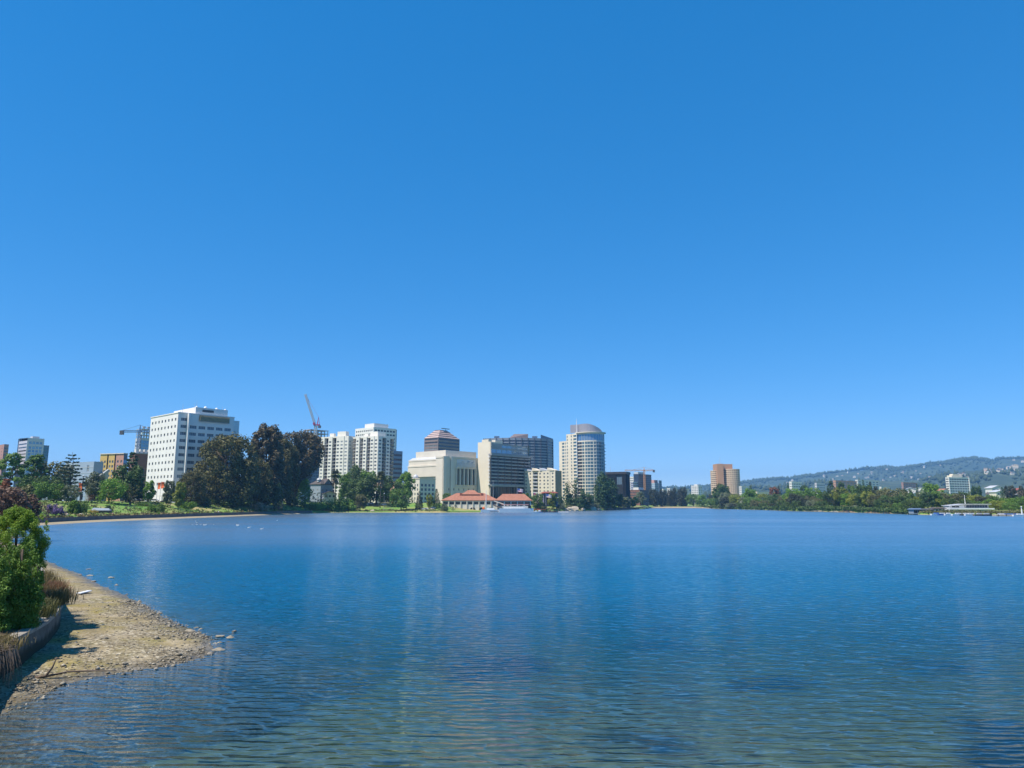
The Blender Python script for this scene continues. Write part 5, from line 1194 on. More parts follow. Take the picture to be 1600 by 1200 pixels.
# --- round brick tower across the lake
dB = 1300; B = Bld('round_brick_tower', (ku(1135) * dB, dB, 6), 0, "round orange brick tower with pale window rings rising over the far trees"); T = zv(733, dB) - 6; mb = MB(); s = dB / F
def drum(cx, cy, R, a0, a1, nseg, T, g):
    n = int((T - 4) / 3.5); arc = [(cx + R * math.cos(math.radians(a0 + (a1 - a0) * i / nseg)), cy + R * math.sin(math.radians(a0 + (a1 - a0) * i / nseg))) for i in range(nseg + 1)]
    for i in range(nseg):
        Ln = (Vector(arc[i + 1]) - Vector(arc[i])).length
        B.facade(mb, arc[i], arc[i + 1], 0, T, [(.25, Ln - .25)], [(T - 1.6 - 3.5 * k - 1.6, T - 1.6 - 3.5 * k) for k in range(n)], .25, g, 'beige', 2, m=1)
    mb.face([(*p, T) for p in arc], 0)
drum((1146.0 - 1135) * s, 4, 12.5 * s, 180, 360, 12, T, 'amber')
drum((1121.5 - 1135) * s, 8, 7.2 * s, 175, 360, 7, zv(735, dB) - 6, 'amber')
mb.build('wall', [M['orangebrick'], mat("cream_brick_band", (.62, .48, .36), (.55, .42, .31), .1)], B.o)
q = MB(); zc = zv(725, dB) - 6; q.box((1121.5 - 1135) * s, (1131 - 1135) * s, -8.0, 20, 0, zc); q.box((1131 - 1135) * s, (1146 - 1135) * s, -4, 20, T + .02, zc - .3); q.build('core', M['orangebrick'], B.o)
MB().box((1126 - 1135) * s, (1129 - 1135) * s, -8.2, -8.02, T * .42, T * .55).build('core_window', M['dgrey'], B.o)
MB().tube([(-7, 4, zc - .3), (-7, 4, zc + 13)], [.35, .12], 5).build('antenna', M['lgrey'], B.o); B.done()

# --- white slab tower and other far blocks across the lake
B = simple('white_slab_tower', 1486, 1481, 1518, 1050, 62, 746, "white slab tower with dark balcony rows standing over the far trees", 'office', 0, 0, 'black', 'white', 2, 8, .82, 1.0, 1.9, 3.4,
  extra=lambda B, T: (MB().box(B.Rw * .22, B.Rw * .72, 2, 9, T + .5, T + 3.2).build('penthouse', M['cream'], B.o), MB().box(B.Rw * .32, B.Rw * .6, 3, 8, T + 3.22, T + 5.4).build('lift_house', M['cream'], B.o)))
q = MB(); T = top_z(B, 746); q.box(-.9, .6, -.8, -.02, 0, T + .5); q.box(B.Rw - 1.6, B.Rw + .4, -.8, -.02, 0, T + .5); q.build('end_pier', M['office'], B.o)
for (nm, u0, uc, u1, d, vt, wall, lb) in (
  ('white_block', 1235, 1239, 1255, 1000, 753, 'office', "small white block behind the bright trees near the rust red tree"),
  ('pink_block', 1304, 1308, 1341, 1100, 751, 'rosestucco', "long pink block behind the steep pointed conifer"),
  ('white_block', 1339, 1343, 1376, 1150, 750, 'white', "long pale block beside the pink block beneath the hills"),
  ('low_block', 1275, 1278, 1291, 1050, 755, 'lavpale', "small pale grey block between the bright trees and the steep conifer"),
  ('pink_block', 1411, 1414, 1436, 1300, 754, 'pinkbrick', "faint pink block on the rise beside the white houses"),
  ('low_block', 1156, 1160, 1172, 1250, 760, 'white', "low white block at the foot of the round brick tower"),
  ('low_block', 1180, 1184, 1203, 900, 769, 'canvas', "long low cream roof among the far trees before the rust red tree"),
  ('low_block', 1376, 1379, 1392, 1000, 761, 'white', "small white building between trees on the headland")):
    simple(nm, uc, u0, u1, d, 50, vt, lb, wall, 0, 0, 'dark', 'lgrey', 2, 6, .6, keep=40)
def gable(name, u, d, w, h, vtop, wall, roof, label, group=None, rz=None, z=None):
    x = ku(u) * d; z1 = zv(vtop, d); t = empty(name, (x, d, z1 - h * 1.45 if z is None else z), RNG.uniform(-.6, .6) if rz is None else rz, label, 'house', group)
    q = MB(); L_ = w * .75; q.box(-w / 2, w / 2, -L_ / 2, L_ / 2, -h * 1.2, h); q.face([(-w / 2, -L_ / 2, h), (w / 2, -L_ / 2, h), (0, -L_ / 2, h * 1.45)]); q.face([(w / 2, L_ / 2, h), (-w / 2, L_ / 2, h), (0, L_ / 2, h * 1.45)]); q.build('wall', M[wall], t)
    q = MB(); e = w * .06
    for sx in (-1, 1): q.hexa([(sx * (w / 2 + e), -L_ / 2 - e, h - .1), (0, -L_ / 2 - e, h * 1.45), (0, L_ / 2 + e, h * 1.45), (sx * (w / 2 + e), L_ / 2 + e, h - .1)][::sx], [(sx * (w / 2 + e), -L_ / 2 - e, h + .2), (0, -L_ / 2 - e, h * 1.45 + .3), (0, L_ / 2 + e, h * 1.45 + .3), (sx * (w / 2 + e), L_ / 2 + e, h + .2)][::sx])
    q.build('roof', M[roof], t)
    for k in range(3):
        xx = w * (-.3 + .3 * k); MB().box(xx - w * .07, xx + w * .07, -L_ / 2 - .12, -L_ / 2 - .01, h * .35, h * .75).build('window', G['navy'], t)
    return t
for (u, d, w, h, vt, wall, roof, lb) in ((1424, 900, 13, 6, 762, 'white', 'lgrey', "white house with grey roof beside the pink block on the rise"), (1440, 880, 13, 6, 761, 'white', 'lgrey', "white house with grey roof just below the tall bright tree"), (1443, 860, 9, 6, 766, 'cream', 'shingle', "small cream house under the white one by the tall bright tree"),
  (1556, 950, 16, 7, 759, 'white', 'lgrey', "white hillside house above the boat landing trees"), (1562, 860, 15, 5, 766, 'cream', 'lgrey', "long cream house among trees above the boat landing"), (1550, 900, 10, 6, 769, 'slateblue', 'shingle', "grey house half hidden above the white boathouse"),
  (1592, 900, 14, 9, 763, 'rosestucco', 'tile2', "rose coloured house beside the dark conifer at the picture's edge"), (1587, 800, 10, 6, 772, 'white', 'lgrey', "small white house under the rose coloured one"), (1475, 900, 11, 5, 764, 'cream', 'tile', "small cream house with orange roof beside the white slab tower"), (1425, 760, 12, 5, 770, 'lgrey', 'lgrey', "grey roofed house among trees above the blue sheds")):
    gable('lakeside_house', u, d, w, h, vt, wall, roof, lb)
# hill houses: too small to tell apart
hp = []
RH = random.Random(21)
for (u0, u1, d0_, d1_, n_) in ((1080, 1115, 3600, 4600, 5), (1180, 1240, 4200, 5000, 7), (1285, 1330, 4000, 5000, 12), (1330, 1395, 4200, 5100, 12), (1400, 1440, 3600, 4800, 10), (1440, 1480, 3000, 5000, 12), (1545, 1600, 2700, 3300, 26), (1500, 1545, 2500, 2900, 5), (1570, 1640, 4600, 5200, 6)):
    for _ in range(n_): hp.append((RH.uniform(u0, u1), RH.uniform(d0_, d1_)))
pro = []
for wall, roof in (('canvas', 'lgrey'), ('beige', 'shingle'), ('cream', 'rosestucco')):
    t = gable('hill_house', 0, 3000, 15, 8, 786, wall, roof, "pale house far up on the wooded hillside", "pale houses scattered on the hillside", 0, 0); pro.append(t)
for i, (u, d) in enumerate(hp):
    src = pro[i % 3]
    if i < 3: o = src
    else:
        o = src.copy(); COL.objects.link(o)
        for ch in src.children: c = ch.copy(); c.parent = o; COL.objects.link(c)
    sc = RH.uniform(.5, .9); o.scale = (sc * RH.uniform(1, 1.6), sc, sc * .9); o.rotation_euler = (0, 0, RH.uniform(-.7, .7))
    o.location = (ku(u) * d, d, float(hill_z(np.array([u]), np.array([d]))[0]) + 4)

# ------------------------------------------------------------------ red roofed boathouse with its dock, boats, flags
dC = 522.; px = dC / F; x0 = ku(690) * dC
def hip(q, x0, x1, y0, y1, z0, z1, rx, ry, m=0, over=.9):
    x0 -= over; x1 += over; y0 -= over; y1 += over; ym = (y0 + y1) / 2
    a, b_ = (x0 + rx, y0 + ry), (x1 - rx, y1 - ry)
    lo = [(x0, y0, z0), (x1, y0, z0), (x1, y1, z0), (x0, y1, z0)]; hi = [(a[0], a[1], z1), (b_[0], a[1], z1), (b_[0], b_[1], z1), (a[0], b_[1], z1)]
    lo2 = [(p[0], p[1], z0 - .35) for p in lo]
    q.hexa(lo2, lo, m); q.hexa(lo, hi, m)
c = Bld('red_roofed_boathouse', (x0, dC, 0), 0, "long white boathouse with arches at the water and red hipped tile roofs")
W1 = (776 - 690) * px; W2 = (828 - 690) * px; ze = zv(781.5, dC); zr = zv(770, dC); zt = zv(765.5, dC); zm = zv(790, dC)
mb = MB()
cols = [(.8 + W1 * k / 9, .8 + W1 * k / 9 + W1 / 9 - 1.1) for k in range(9)]
c.facade(mb, (0, 4), (W1, 4), zm - .4, ze - .3, cols, [(zm + .9, ze - 1.1)], .7, 'black', 'wood', 2)
c.facade(mb, (0, 18), (0, 4), 1.2, ze - .3, bays(14, 3, 2.6, .6), [(zm + .9, ze - 1.1)], .6, 'black', 'wood', 2)
# lower storey on the water end: wall with three arches
ax0 = W1 * .47
mb.face([(0, 4, 1.0), (ax0, 4, 1.0), (ax0, 4, zm - .4), (0, 4, zm - .4)])
aw = (W1 - ax0) / 3.2
def arch_wall(q, x0, x1, y, z0, z1, wr, m=0):
    xc = (x0 + x1) / 2; zz = z0 + (z1 - z0) * .35; n = 10; pts = [(xc - wr, z0)] + [(xc + wr * math.cos(math.pi - math.pi * k / n), zz + wr * math.sin(math.pi * k / n)) for k in range(n + 1)] + [(xc + wr, z0)]
    q.face([(x0, y, z0)] + [(p[0], y, p[1]) for p in pts[:1]] + [(p[0], y, p[1]) for p in pts[1:n // 2 + 2]] + [(xc, y, z1), (x0, y, z1)], m)
    q.face([(xc, y, z1)] + [(p[0], y, p[1]) for p in pts[n // 2 + 1:]] + [(x1, y, z0), (x1, y, z1)], m)
    for a, b_ in zip(pts[:-1], pts[1:]): q.face([(a[0], y, a[1]), (b_[0], y, b_[1]), (b_[0], y + 1.2, b_[1]), (a[0], y + 1.2, a[1])], m)
for k in range(3): arch_wall(mb, ax0 + aw * k, ax0 + aw * (k + 1), 4, -.3, zm - .4, aw * .33)
mb.face([(ax0 + aw * 3, 4, -.3), (W1, 4, -.3), (W1, 4, zm - .4), (ax0 + aw * 3, 4, zm - .4)])
mb.face([(W1, 4, -.3), (W1, 18, -.3), (W1, 18, ze - .3), (W1, 4, ze - .3)]); mb.face([(W1, 18, 0), (0, 18, 0), (0, 18, ze - .3), (W1, 18, ze - .3)])
c.facade(mb, (W1, 7), (W2, 7), 1.4, ze - .3, bays(W2 - W1, 5, (W2 - W1) / 5 - .9, .2), [(zm - .4, ze - 1.0)], .6, 'black', 'wood', 2)
mb.face([(W2, 7, 1), (W2, 17, 1), (W2, 17, ze - .3), (W2, 7, ze - .3)]); mb.face([(W2, 17, 1), (W1, 17, 1), (W1, 17, ze - .3), (W2, 17, ze - .3)])
mb.build('wall', mat("boathouse_white_stucco", (.66, .64, .58), (.56, .54, .49), .5), c.o)
q = MB(); q.box(ax0, W1, 5.3, 5.5, -.3, zm - .45); q.build('boat_bay_back', M['dgrey'], c.o)
q = MB(); hip(q, 0, W1, 4, 18, ze, zr, 11, 6.4); q.build('roof', M['tile'], c.o)
q = MB(); hip(q, W1 * .36, W1 * .66, 7.5, 14.5, zr - .9, zt, 4.2, 3.6, 0, .6); q.build('roof_lantern', M['tile'], c.o)
q = MB(); hip(q, W1 - 1, W2, 7, 17, ze - .05, zv(771.5, dC), 5.5, 4.6); q.build('roof', M['tile'], c.o)
for xx in (W1 * .33, W1 * .71):
    MB().box(xx - .8, xx + .8, 7, 9, zr - 2.2, zr - .1).build('dormer', M['tile2'], c.o)
for k in range(10):
    xx = .35 + (W1 - .7) * k / 9; MB().box(xx - .28, xx + .28, 3.3, 3.96, 1.0, ze - .4).build('pillar', M['canvas'], c.o)
q = MB(); q.box(-3, ax0 - .2, -1.5, 3.9, -.4, 1.0); q.box(-3, ax0 - .2, -1.5, -1.3, 1.01, 2.0); q.build('terrace', M['paleboulder'], c.o)
for k in range(4): MB().box(ax0 + aw * k - .35, ax0 + aw * k + .35, 1.2, 1.9, -.6, 1.7).build('mooring_post', M['whitepaint'], c.o)
c.done()
def pole(u, vt, d, label, vb=786, r=.18, m='lgrey', cat='pole', name='flagpole', z0=None):
    x = ku(u) * d; z0 = gz(x, d) if z0 is None else z0; t = empty(name, (x, d, z0), 0, label, cat); h = zv(vt, d) - z0
    MB().tube([(0, 0, 0), (0, 0, h * .5), (0, 0, h)], [r, r * .8, r * .5], 6).build('pole', M[m], t); MB().lathe([(.05, 0), (r * 1.2, r), (.05, 2 * r)], 6, c=(0, 0, h)).build('finial', M['whitepaint'], t); return t, h
pole(759.5, 767, 520.5, "white flagpole standing before the boathouse's main roof", r=.30, m='whitepaint', z0=.6)
pole(770.5, 752, 560, "tall thin light pole between the two red roofs", r=.2)
def flag(u, vt, d, label, stripes):
    t, h = pole(u, vt, d, label, cat='flag'); 
    q = MB(); n = 6; w, hh = 4.6, 2.6
    for k in range(n):
        for j in range(6):
            y0, y1 = .3 * math.sin(k * 1.1), .3 * math.sin((k + 1) * 1.1); z0 = h - hh + hh * j / 6 - k * .12; z1 = h - hh + hh * (j + 1) / 6 - k * .12
            q.face([(w * k / n, y0, z0), (w * (k + 1) / n, y1, z0 - .12), (w * (k + 1) / n, y1, z1 - .12), (w * k / n, y0, z1)], 2 if (k < 3 and j > 2) else j % 2)
    q.build('cloth', [M[s_] for s_ in stripes], t)
flag(808, 763, 556, "striped flag flying on a pole behind the second red roof", ('cranered', 'whitepaint', 'bluecover'))
flag(833, 770, 576, "small drooping flag beside the red roofed pavilion", ('pinkcanvas', 'whitepaint', 'cranered'))
flag(853, 772, 592, "drooping flag before the red roofed pavilion", ('pinkcanvas', 'whitepaint', 'bluecover'))
# pavilion
c = rect_bld('red_roofed_pavilion', 850, 846, 871, 600, 60, "small pavilion with a red flat roof and purple wall under the beige condominium", z=4); T = top_z(c, 771); mb = MB()
c.facade(mb, (0, c.Lw), (0, 0), 0, T, [], []); c.facade(mb, (0, 0), (c.Rw, 0), 0, T, bays(c.Rw, 3, c.Rw / 3 - .8, .3), [(1.5, T - 1)], .3, 'black', 'grey'); shell(c, mb, 0, T); mb.build('wall', M['plum'], c.o)
q = MB(); hip(q, 0, c.Rw, 0, c.Lw, T + .4, zv(768, 600) - c.z, 2, 2, 0, .8); q.build('roof', M['tile2'], c.o); c.done()
# dock and craft
def hull(q, L_, w, h, m=0, bow=.8, z=0):
    st = []
    for k in range(9):
        t = k / 8; b = w / 2 * (1 - max(0, (t - .55) / .45) ** 2 * bow); st.append([(L_ * (t - .5), -b, z + h), (L_ * (t - .5), -b * .75, z), (L_ * (t - .5), b * .75, z), (L_ * (t - .5), b, z + h)])
    for a, b_ in zip(st[:-1], st[1:]):
        for k in range(3): q.face([a[k], b_[k], b_[k + 1], a[k + 1]], m)
        q.face([a[3], b_[3], b_[0], a[0]], m)
    q.face(st[0][::-1], m); q.face(st[-1], m)
def boat(name, u, d, L_, w, h, label, m='whitepaint', rz=0, cat='boat', group=None):
    t = empty(name, (ku(u) * d, d, -.15), rz, label, cat, group); q = MB(); hull(q, L_, w, h); q.build('hull', M[m], t)
    return t
dd = dC - 9
t = boat('tour_boat', 807, dd, 24, 4.4, 3.0, "long white tour boat with a pink canopy moored along the dock")
MB().box(-10.5, 8.5, -1.9, 1.9, 5.3, 5.8).build('canopy', M['pinkcanvas'], t)
q = MB(); q.box(-9, 6, -1.7, 1.7, 3.02, 3.8); q.build('cabin', M['whitepaint'], t)
for k in range(8):
    MB().box(-9 + k * 2.2, -8.85 + k * 2.2, -1.75, -1.6, 3.81, 5.29).build('canopy_post', M['whitepaint'], t)
MB().box(8.2, 10.4, -1.2, 1.2, 3.02, 5.0).build('engine_cover', M['rubber'], t)
t = boat('white_launch', 768, dd + 1.5, 15, 3.4, 2.1, "low white launch with an orange buoy moored before the arches")
MB().box(-3.5, 2, -1.1, 1.1, 2.12, 3.2).build('cabin', M['whitepaint'], t); MB().lathe([(.05, 0), (.8, .5), (.9, 1.1), (.5, 1.8), (.05, 2)], 10, c=(-5.6, 0, 2.1)).build('buoy', M['orangecloth'], t, smooth=True)
MB().box(-1, 5, -1.75, -1.6, .7, .95).build('rubbing_strake', M['dgrey'], t)
c = empty('covered_gangway', (ku(772) * (dd + 4), dd + 4, .4), 0, "sloping cream awning over a dark gangway between boathouse and tour boat", 'gangway')
q = MB(); q.hexa([(0, -1.6, 7.2), (10.4, -1.6, 4.0), (10.4, 2, 4.0), (0, 2, 7.2)], [(0, -1.6, 7.8), (10.4, -1.6, 4.5), (10.4, 2, 4.5), (0, 2, 7.8)]); q.build('awning', M['canvas'], c)
q = MB(); q.hexa([(-1, -1.5, 4.6), (8, -1.5, .8), (8, 1.9, .8), (-1, 1.9, 4.6)], [(-1, -1.5, 5.4), (8, -1.5, 1.9), (8, 1.9, 1.9), (-1, 1.9, 5.4)]); q.build('ramp', M['wood'], c)
for xx in (1, 5, 9): MB().bar((xx, -1.5, 3.6 - xx * .25), (xx, -1.5, 7 - xx * .31), .2).build('post', M['wood'], c)
t = empty('floating_dock', (ku(822) * (dd + 3.6), dd + 3.6, 0), 0, "white floating dock running along the boats below the boathouse", 'dock')
MB().box(-14, 30, -1.4, 1.2, -.3, .55).build('deck', M['white'], t)
for k in range(8): MB().tube([(-13 + k * 6, 1.45, -.5), (-13 + k * 6, 1.45, 2.4)], [.2, .2], 6).build('pile', M['wood'], t)
for i, (u, c1, lb) in enumerate(((838, 'whitepaint', "white pedal boat moored first beyond the tour boat"), (844, 'bluecover', "blue and white pedal boat moored second beyond the tour boat"), (852, 'cardark', "dark rowing boat among the small boats at the dock's end"), (860, 'wood', "brown rowing boat among the small boats at the dock's end"), (868, 'cardark', "black outboard boat at the very end of the dock"))):
    t = boat('small_boat', u, dd + (i % 2) * 1.8, 3.6, 1.6, .8, lb, c1, 0, group='small boats at the dock')
    MB().box(-1.2, .2, -.6, .6, .81, 1.3 + .5 * (i % 2)).build('seat', M['whitepaint'] if i < 2 else M['wood'], t)
MB_ = empty('orange_float', (ku(831) * 566, 566, 1.0), 0, "row of orange dry-weather kayaks on the bank beside the boathouse", 'kayak rack')
for k in range(5):
    q = MB(); hull(q, 4.6, .8, .45, 0, 1.0, .2 + .25 * (k % 2)); o = q.build('kayak', M['orangecloth'], MB_, (k * 2.2, k * .3, 0))

# ------------------------------------------------------------------ boathouse across the lake, sheds, landing
dW = 405.; px = dW / F; xw = ku(1488) * dW
c = Bld('white_boathouse', (xw, dW, .3), 0, "low modern white boathouse with flat roof and long upper window band on the far shore"); W = (1553 - 1488) * px
zl, zf, zu, ztp = zv(799.5, dW) - .3, zv(796, dW) - .3, zv(795, dW) - .3, zv(787.5, dW) - .3
mb = MB(); c.facade(mb, (0, 2), (W * .96, 2), 0, zf, bays(W * .96, 12, W / 12 - .7, .6), [(.9, zf - .7)], .3, 'black', 'white', 2, skip=lambda i, z: i in (0, 1, 9, 10))
c.facade(mb, (0, 9), (0, 2), 0, zf, [], [])
mb.face([(W * .96, 2, 0), (W * .96, 9, 0), (W * .96, 9, zf), (W * .96, 2, zf)])
mb.face([(0, 3, zu), (W * .36, 3, zu), (W * .34, 3, ztp - .3), (0, 3, ztp - 1.1)]); c.facade(mb, (W * .35, 3), (W * .93, 3), zu, ztp - .25, [(.3, W * .58 - .3)], [(zu + .5, ztp - .5)], .5, 'navy', 'lgrey', 9)
for xa in (W * .10, W * .19): c.wins.append(((xa, 2.97, (zu + ztp) / 2 - .2), 0, 1.9, .8, 'black', 'dgrey', 2))
mb.face([(0, 9, 0), (0, 3, zu), (0, 3, ztp - 1.1), (0, 9, ztp - 1.1)]); mb.face([(W * .93, 3, zu), (W * .93, 9, zu), (W * .93, 9, ztp - .25), (W * .93, 3, ztp - .25)])
mb.build('wall', M['office'], c.o)
q = MB(); q.hexa([(-.4, 1.8, ztp - 1.08), (W * .35, 1.8, ztp - .24), (W * .35, 10, ztp - .24), (-.4, 10, ztp - 1.08)], [(-.4, 1.8, ztp - .8), (W * .35, 1.8, ztp + .05), (W * .35, 10, ztp + .05), (-.4, 10, ztp - .8)]); q.box(W * .351, W * .96, 1.2, 10, ztp - .24, ztp + .1); q.build('roof', M['lgrey'], c.o)
q = MB(); q.box(-3, W, .4, 2.9, zf + .02, zu - .02, 0); q.box(-3, W, .4, .5, zu, zu + .35, 0); q.build('balcony', M['whitepaint'], c.o); c.done()
pole(1508, 775, dW + 3, "white mast rising from the white boathouse roof", r=.2, m='whitepaint', z0=4, name='mast', cat='mast')
def shed(u0, u1, d, vt, wall, roof, label, doors=3):
    c = Bld('boat_shed', (ku(u0) * d, d, .5), 0, label); W = (u1 - u0) * d / F; T = zv(vt, d) - .5; mb = MB()
    c.facade(mb, (0, 0), (W, 0), 0, T - .5, bays(W, doors, W / doors - .5, .2), [(.4, T - 1)], .5, 'black', 'wood', 2); mb.face([(0, 5, 0), (0, 0, 0), (0, 0, T - .5), (0, 5, T - .5)]); mb.face([(W, 0, 0), (W, 5, 0), (W, 5, T - .5), (W, 0, T - .5)]); mb.build('wall', M[wall], c.o)
    q = MB(); hip(q, 0, W, 0, 5, T - .4, T + .15, 1, 1, 0, .5); q.build('roof', M[roof], c.o); c.done()
shed(1426, 1440, 412, 794.5, 'slateblue', 'midblue', "low blue shed with a blue roof at the edge of the headland", 2)
shed(1440.5, 1457, 410, 795, 'slateblue', 'dgrey', "low dark shed between the blue shed and the hipped pavilion", 4)
shed(1460, 1476, 409, 793, 'white', 'shingle', "open pavilion with dark hipped roof next to the white boathouse", 3)
shed(1477, 1487, 411, 795, 'office', 'lgrey', "flat roofed white link beside the white boathouse", 1)
for i, (u, L_, m_, lb) in enumerate(((1463, 7, 'whitepaint', "blue covered sailing boat first on the far landing"), (1472, 6, 'bluecover', "blue hulled boat beside the hipped pavilion"), (1481, 5, 'whitepaint', "small white boat before the white link"), (1497, 8, 'whitepaint', "long white boat before the white boathouse's blank end"), (1508, 6, 'cardark', "dark boat before the white boathouse"), (1517, 8, 'whitepaint', "white motor boat before the boathouse windows"), (1530, 7, 'wood', "brown boat before the boathouse windows"), (1541, 7, 'cardark', "dark low boat at the white boathouse's far end"),
   (1564, 8, 'whitepaint', "white boat at the boat landing beyond the boathouse"), (1575, 8, 'bluecover', "blue covered boat at the boat landing"), (1584, 7, 'bluecover', "second blue covered boat at the boat landing, with white deck box"), (1594, 9, 'whitepaint', "white boat at the boat landing under the short mast"))):
    d = float(Dsh(u)) - 3 + (i % 3); t = boat('moored_boat', u, d, L_, 1.9, .9, lb, m_, 0, group='boats on the far landing'); MB().box(-L_ * .25, L_ * .1, -.6, .6, .91, 1.5).build('boat_cover', M['bluecover'] if i in (0, 9, 10) else M['lgrey'], t)
t = empty('landing_stage', (ku(1580) * 366, 366, 0), 0, "pale landing stage beside the blue covered boats", 'dock'); MB().box(-9, 14, -1, 2, -.2, .8).build('deck', M['paleboulder'], t)
for k in range(6): MB().tube([(-8 + k * 4, -1.2, -.5), (-8 + k * 4, -1.2, 1.6)], [.15, .15], 5).build('pile', M['wood'], t)
pole(1595, 793, 364, "short thick white mast on the far boat landing", r=.32, m='whitepaint', z0=.6, name='mast', cat='mast')
t = empty('person', (ku(1486) * 403, 403, .4), 0, "person in orange standing before the white boathouse link", 'person')
MB().tube([(0, 0, 0), (0, 0, .5), (0, 0, .95), (0, 0, 1.3), (0, 0, 1.48), (0, 0, 1.55), (0, 0, 1.68), (0, 0, 1.78)], [.16, .17, .19, .24, .1, .09, .12, .04], 8).build('body', M['skin'], t, smooth=True)
MB().tube([(0, 0, .8), (0, 0, 1.1), (0, 0, 1.4), (0, 0, 1.47)], [.24, .25, .27, .15], 8).build('jacket', M['orangecloth'], t, smooth=True)
# orange bank and rocks on the headland, rocks on the point
M['orangebank'] = mat("orange_clay", (.42, .22, .11), (.36, .26, .14), .4, bump=.1)
ico = None
def rock_mesh(seed, matl, sub=2):
    import bmesh
    bm = bmesh.new(); bmesh.ops.create_icosphere(bm, subdivisions=sub, radius=1); rg = random.Random(seed); ph = [rg.uniform(0, 6) for _ in range(6)]
    for v in bm.verts:
        k = 1 + .22 * math.sin(v.co.x * 3 + ph[0]) * math.sin(v.co.y * 2.6 + ph[1]) + .14 * math.sin(v.co.z * 5 + ph[2]) + .1 * math.sin(v.co.x * 7 + ph[3] + v.co.y * 6)
        v.co *= k + rg.uniform(-.05, .05)
    me = bpy.data.meshes.new("rock"); bm.to_mesh(me); bm.free(); me.materials.append(matl); return me
ROCKS = [rock_mesh(i, M['rock']) for i in range(4)]; BOULD = [rock_mesh(i + 9, M['paleboulder']) for i in range(4)]
def rock(x, y, z, sx, sy, sz, label, ms=ROCKS, cat='rock', name='rock', group=None, mats=None):
    o = link(name, RNG.choice(ms), None, (x, y, z), RNG.uniform(0, 6), (sx, sy, sz)); 
    if mats: o.material_slots[0].link = 'OBJECT'; o.material_slots[0].material = mats
    return tag(o, label, cat, group)
def clay(u0, u1, h, label, mt, seed):
    rg = random.Random(seed); q = MB(); uu = np.linspace(u0, u1, 14); rows = []
    for k, u in enumerate(uu):
        e = max(0., math.sin(math.pi * k / 13)) ** .6; D = float(Dsh(u)); r = []
        for s_, zf in ((-.3, -.4), (.4, .25), (1.6, .55 + rg.uniform(-.1, .2)), (3.6, .8 + rg.uniform(-.15, .2)), (7, 1.0), (14, 1.0), (15, -.6)):
            d = D + s_ + rg.uniform(-.4, .4); r.append((ku(u) * d, d, zf * (h * e + .5 + rg.uniform(-.2, .2))))
        rows.append(r)
    for a, b_ in zip(rows[:-1], rows[1:]):
        for k in range(6): q.face([a[k], b_[k], b_[k + 1], a[k + 1]])
    tag(q.build('clay_bank', M[mt], smooth=True), label, 'bank')
clay(1262, 1288, 3.0, "straw coloured slope beside the bright trees on the wooded shore", 'sand', 1); clay(1296, 1310, 2.0, "pale bank under the steep pointed conifer", 'paleboulder', 2); clay(1308, 1336, 2.8, "orange clay bank in the middle of the wooded shore", 'orangebank', 3)
clay(1350, 1374, 2.2, "orange clay bank with scrub under the long pink block", 'orangebank', 4); clay(1376, 1392, 2.4, "reddish clay bank near the broad headland", 'orangebank', 5)
for (u, d, w, h, lb) in ((891, 616, 3.2, 2.2, "pale boulder by the water under the plumed cypress"), (898, 618, 4, 2.8, "biggest pale boulder on the point"), (910, 628, 3.6, 2.4, "pale boulder beside the straw coloured bush"), (925, 636, 4, 2.2, "pale boulder before the great conifer's skirt"), (884, 612, 2.5, 1.4, "low dark edged boulder at the end of the dock"), (934, 640, 3, 1.6, "low boulder under the great conifer")):
    rock(ku(u) * d, d, .8, w, w * .8, h, lb, BOULD, 'boulder', 'boulder')
q = MB()
pw = [(ku(u) * float(Dsh(u)), float(Dsh(u)) + .8) for u in (945, 955, 970, 985, 998, 1011)]
for a, b_ in zip(pw[:-1], pw[1:]): q.hexa([(a[0], a[1], -.5), (b_[0], b_[1], -.5), (b_[0], b_[1] + .8, -.5), (a[0], a[1] + .8, -.5)], [(a[0], a[1], 2.0), (b_[0], b_[1], 1.8), (b_[0], b_[1] + .8, 1.8), (a[0], a[1] + .8, 2.0)])
tag(q.build('quay_wall', M['brick']), "dark brick quay wall along the grassy point beneath the bronze hall", 'wall')

# ------------------------------------------------------------------ bay wall, houses, cars, people, birds
q = MB(); uw = np.arange(40, 492, 8.)
pts = []
for u in uw:
    d = float(Dsh(u) + sandw(u)) - .25; pts.append((ku(u) * d, d, float(ztop(u))))
for a, b_ in zip(pts[:-1], pts[1:]):
    q.hexa([(a[0], a[1], -.2), (b_[0], b_[1], -.2), (b_[0], b_[1] + .5, -.2), (a[0], a[1] + .5, -.2)], [(a[0], a[1], a[2]), (b_[0], b_[1], b_[2]), (b_[0], b_[1] + .5, b_[2]), (a[0], a[1] + .5, a[2])])
bw = tag(q.build('bay_wall', mat("bay_wall_concrete", (.15, .15, .15), (.08, .08, .085), .5, bump=.05)), "long low dark concrete wall behind the sand strip of the bay", 'wall')
q = MB()
for a, b_ in zip(pts[:-1], pts[1:]):
    q.hexa([(a[0], a[1] - .1, a[2] + .002), (b_[0], b_[1] - .1, b_[2] + .002), (b_[0], b_[1] + .6, b_[2] + .002), (a[0], a[1] + .6, a[2] + .002)], [(a[0], a[1] - .1, a[2] + .16), (b_[0], b_[1] - .1, b_[2] + .16), (b_[0], b_[1] + .6, b_[2] + .16), (a[0], a[1] + .6, a[2] + .16)])
q.build('coping', M['oldconcrete'], bw)
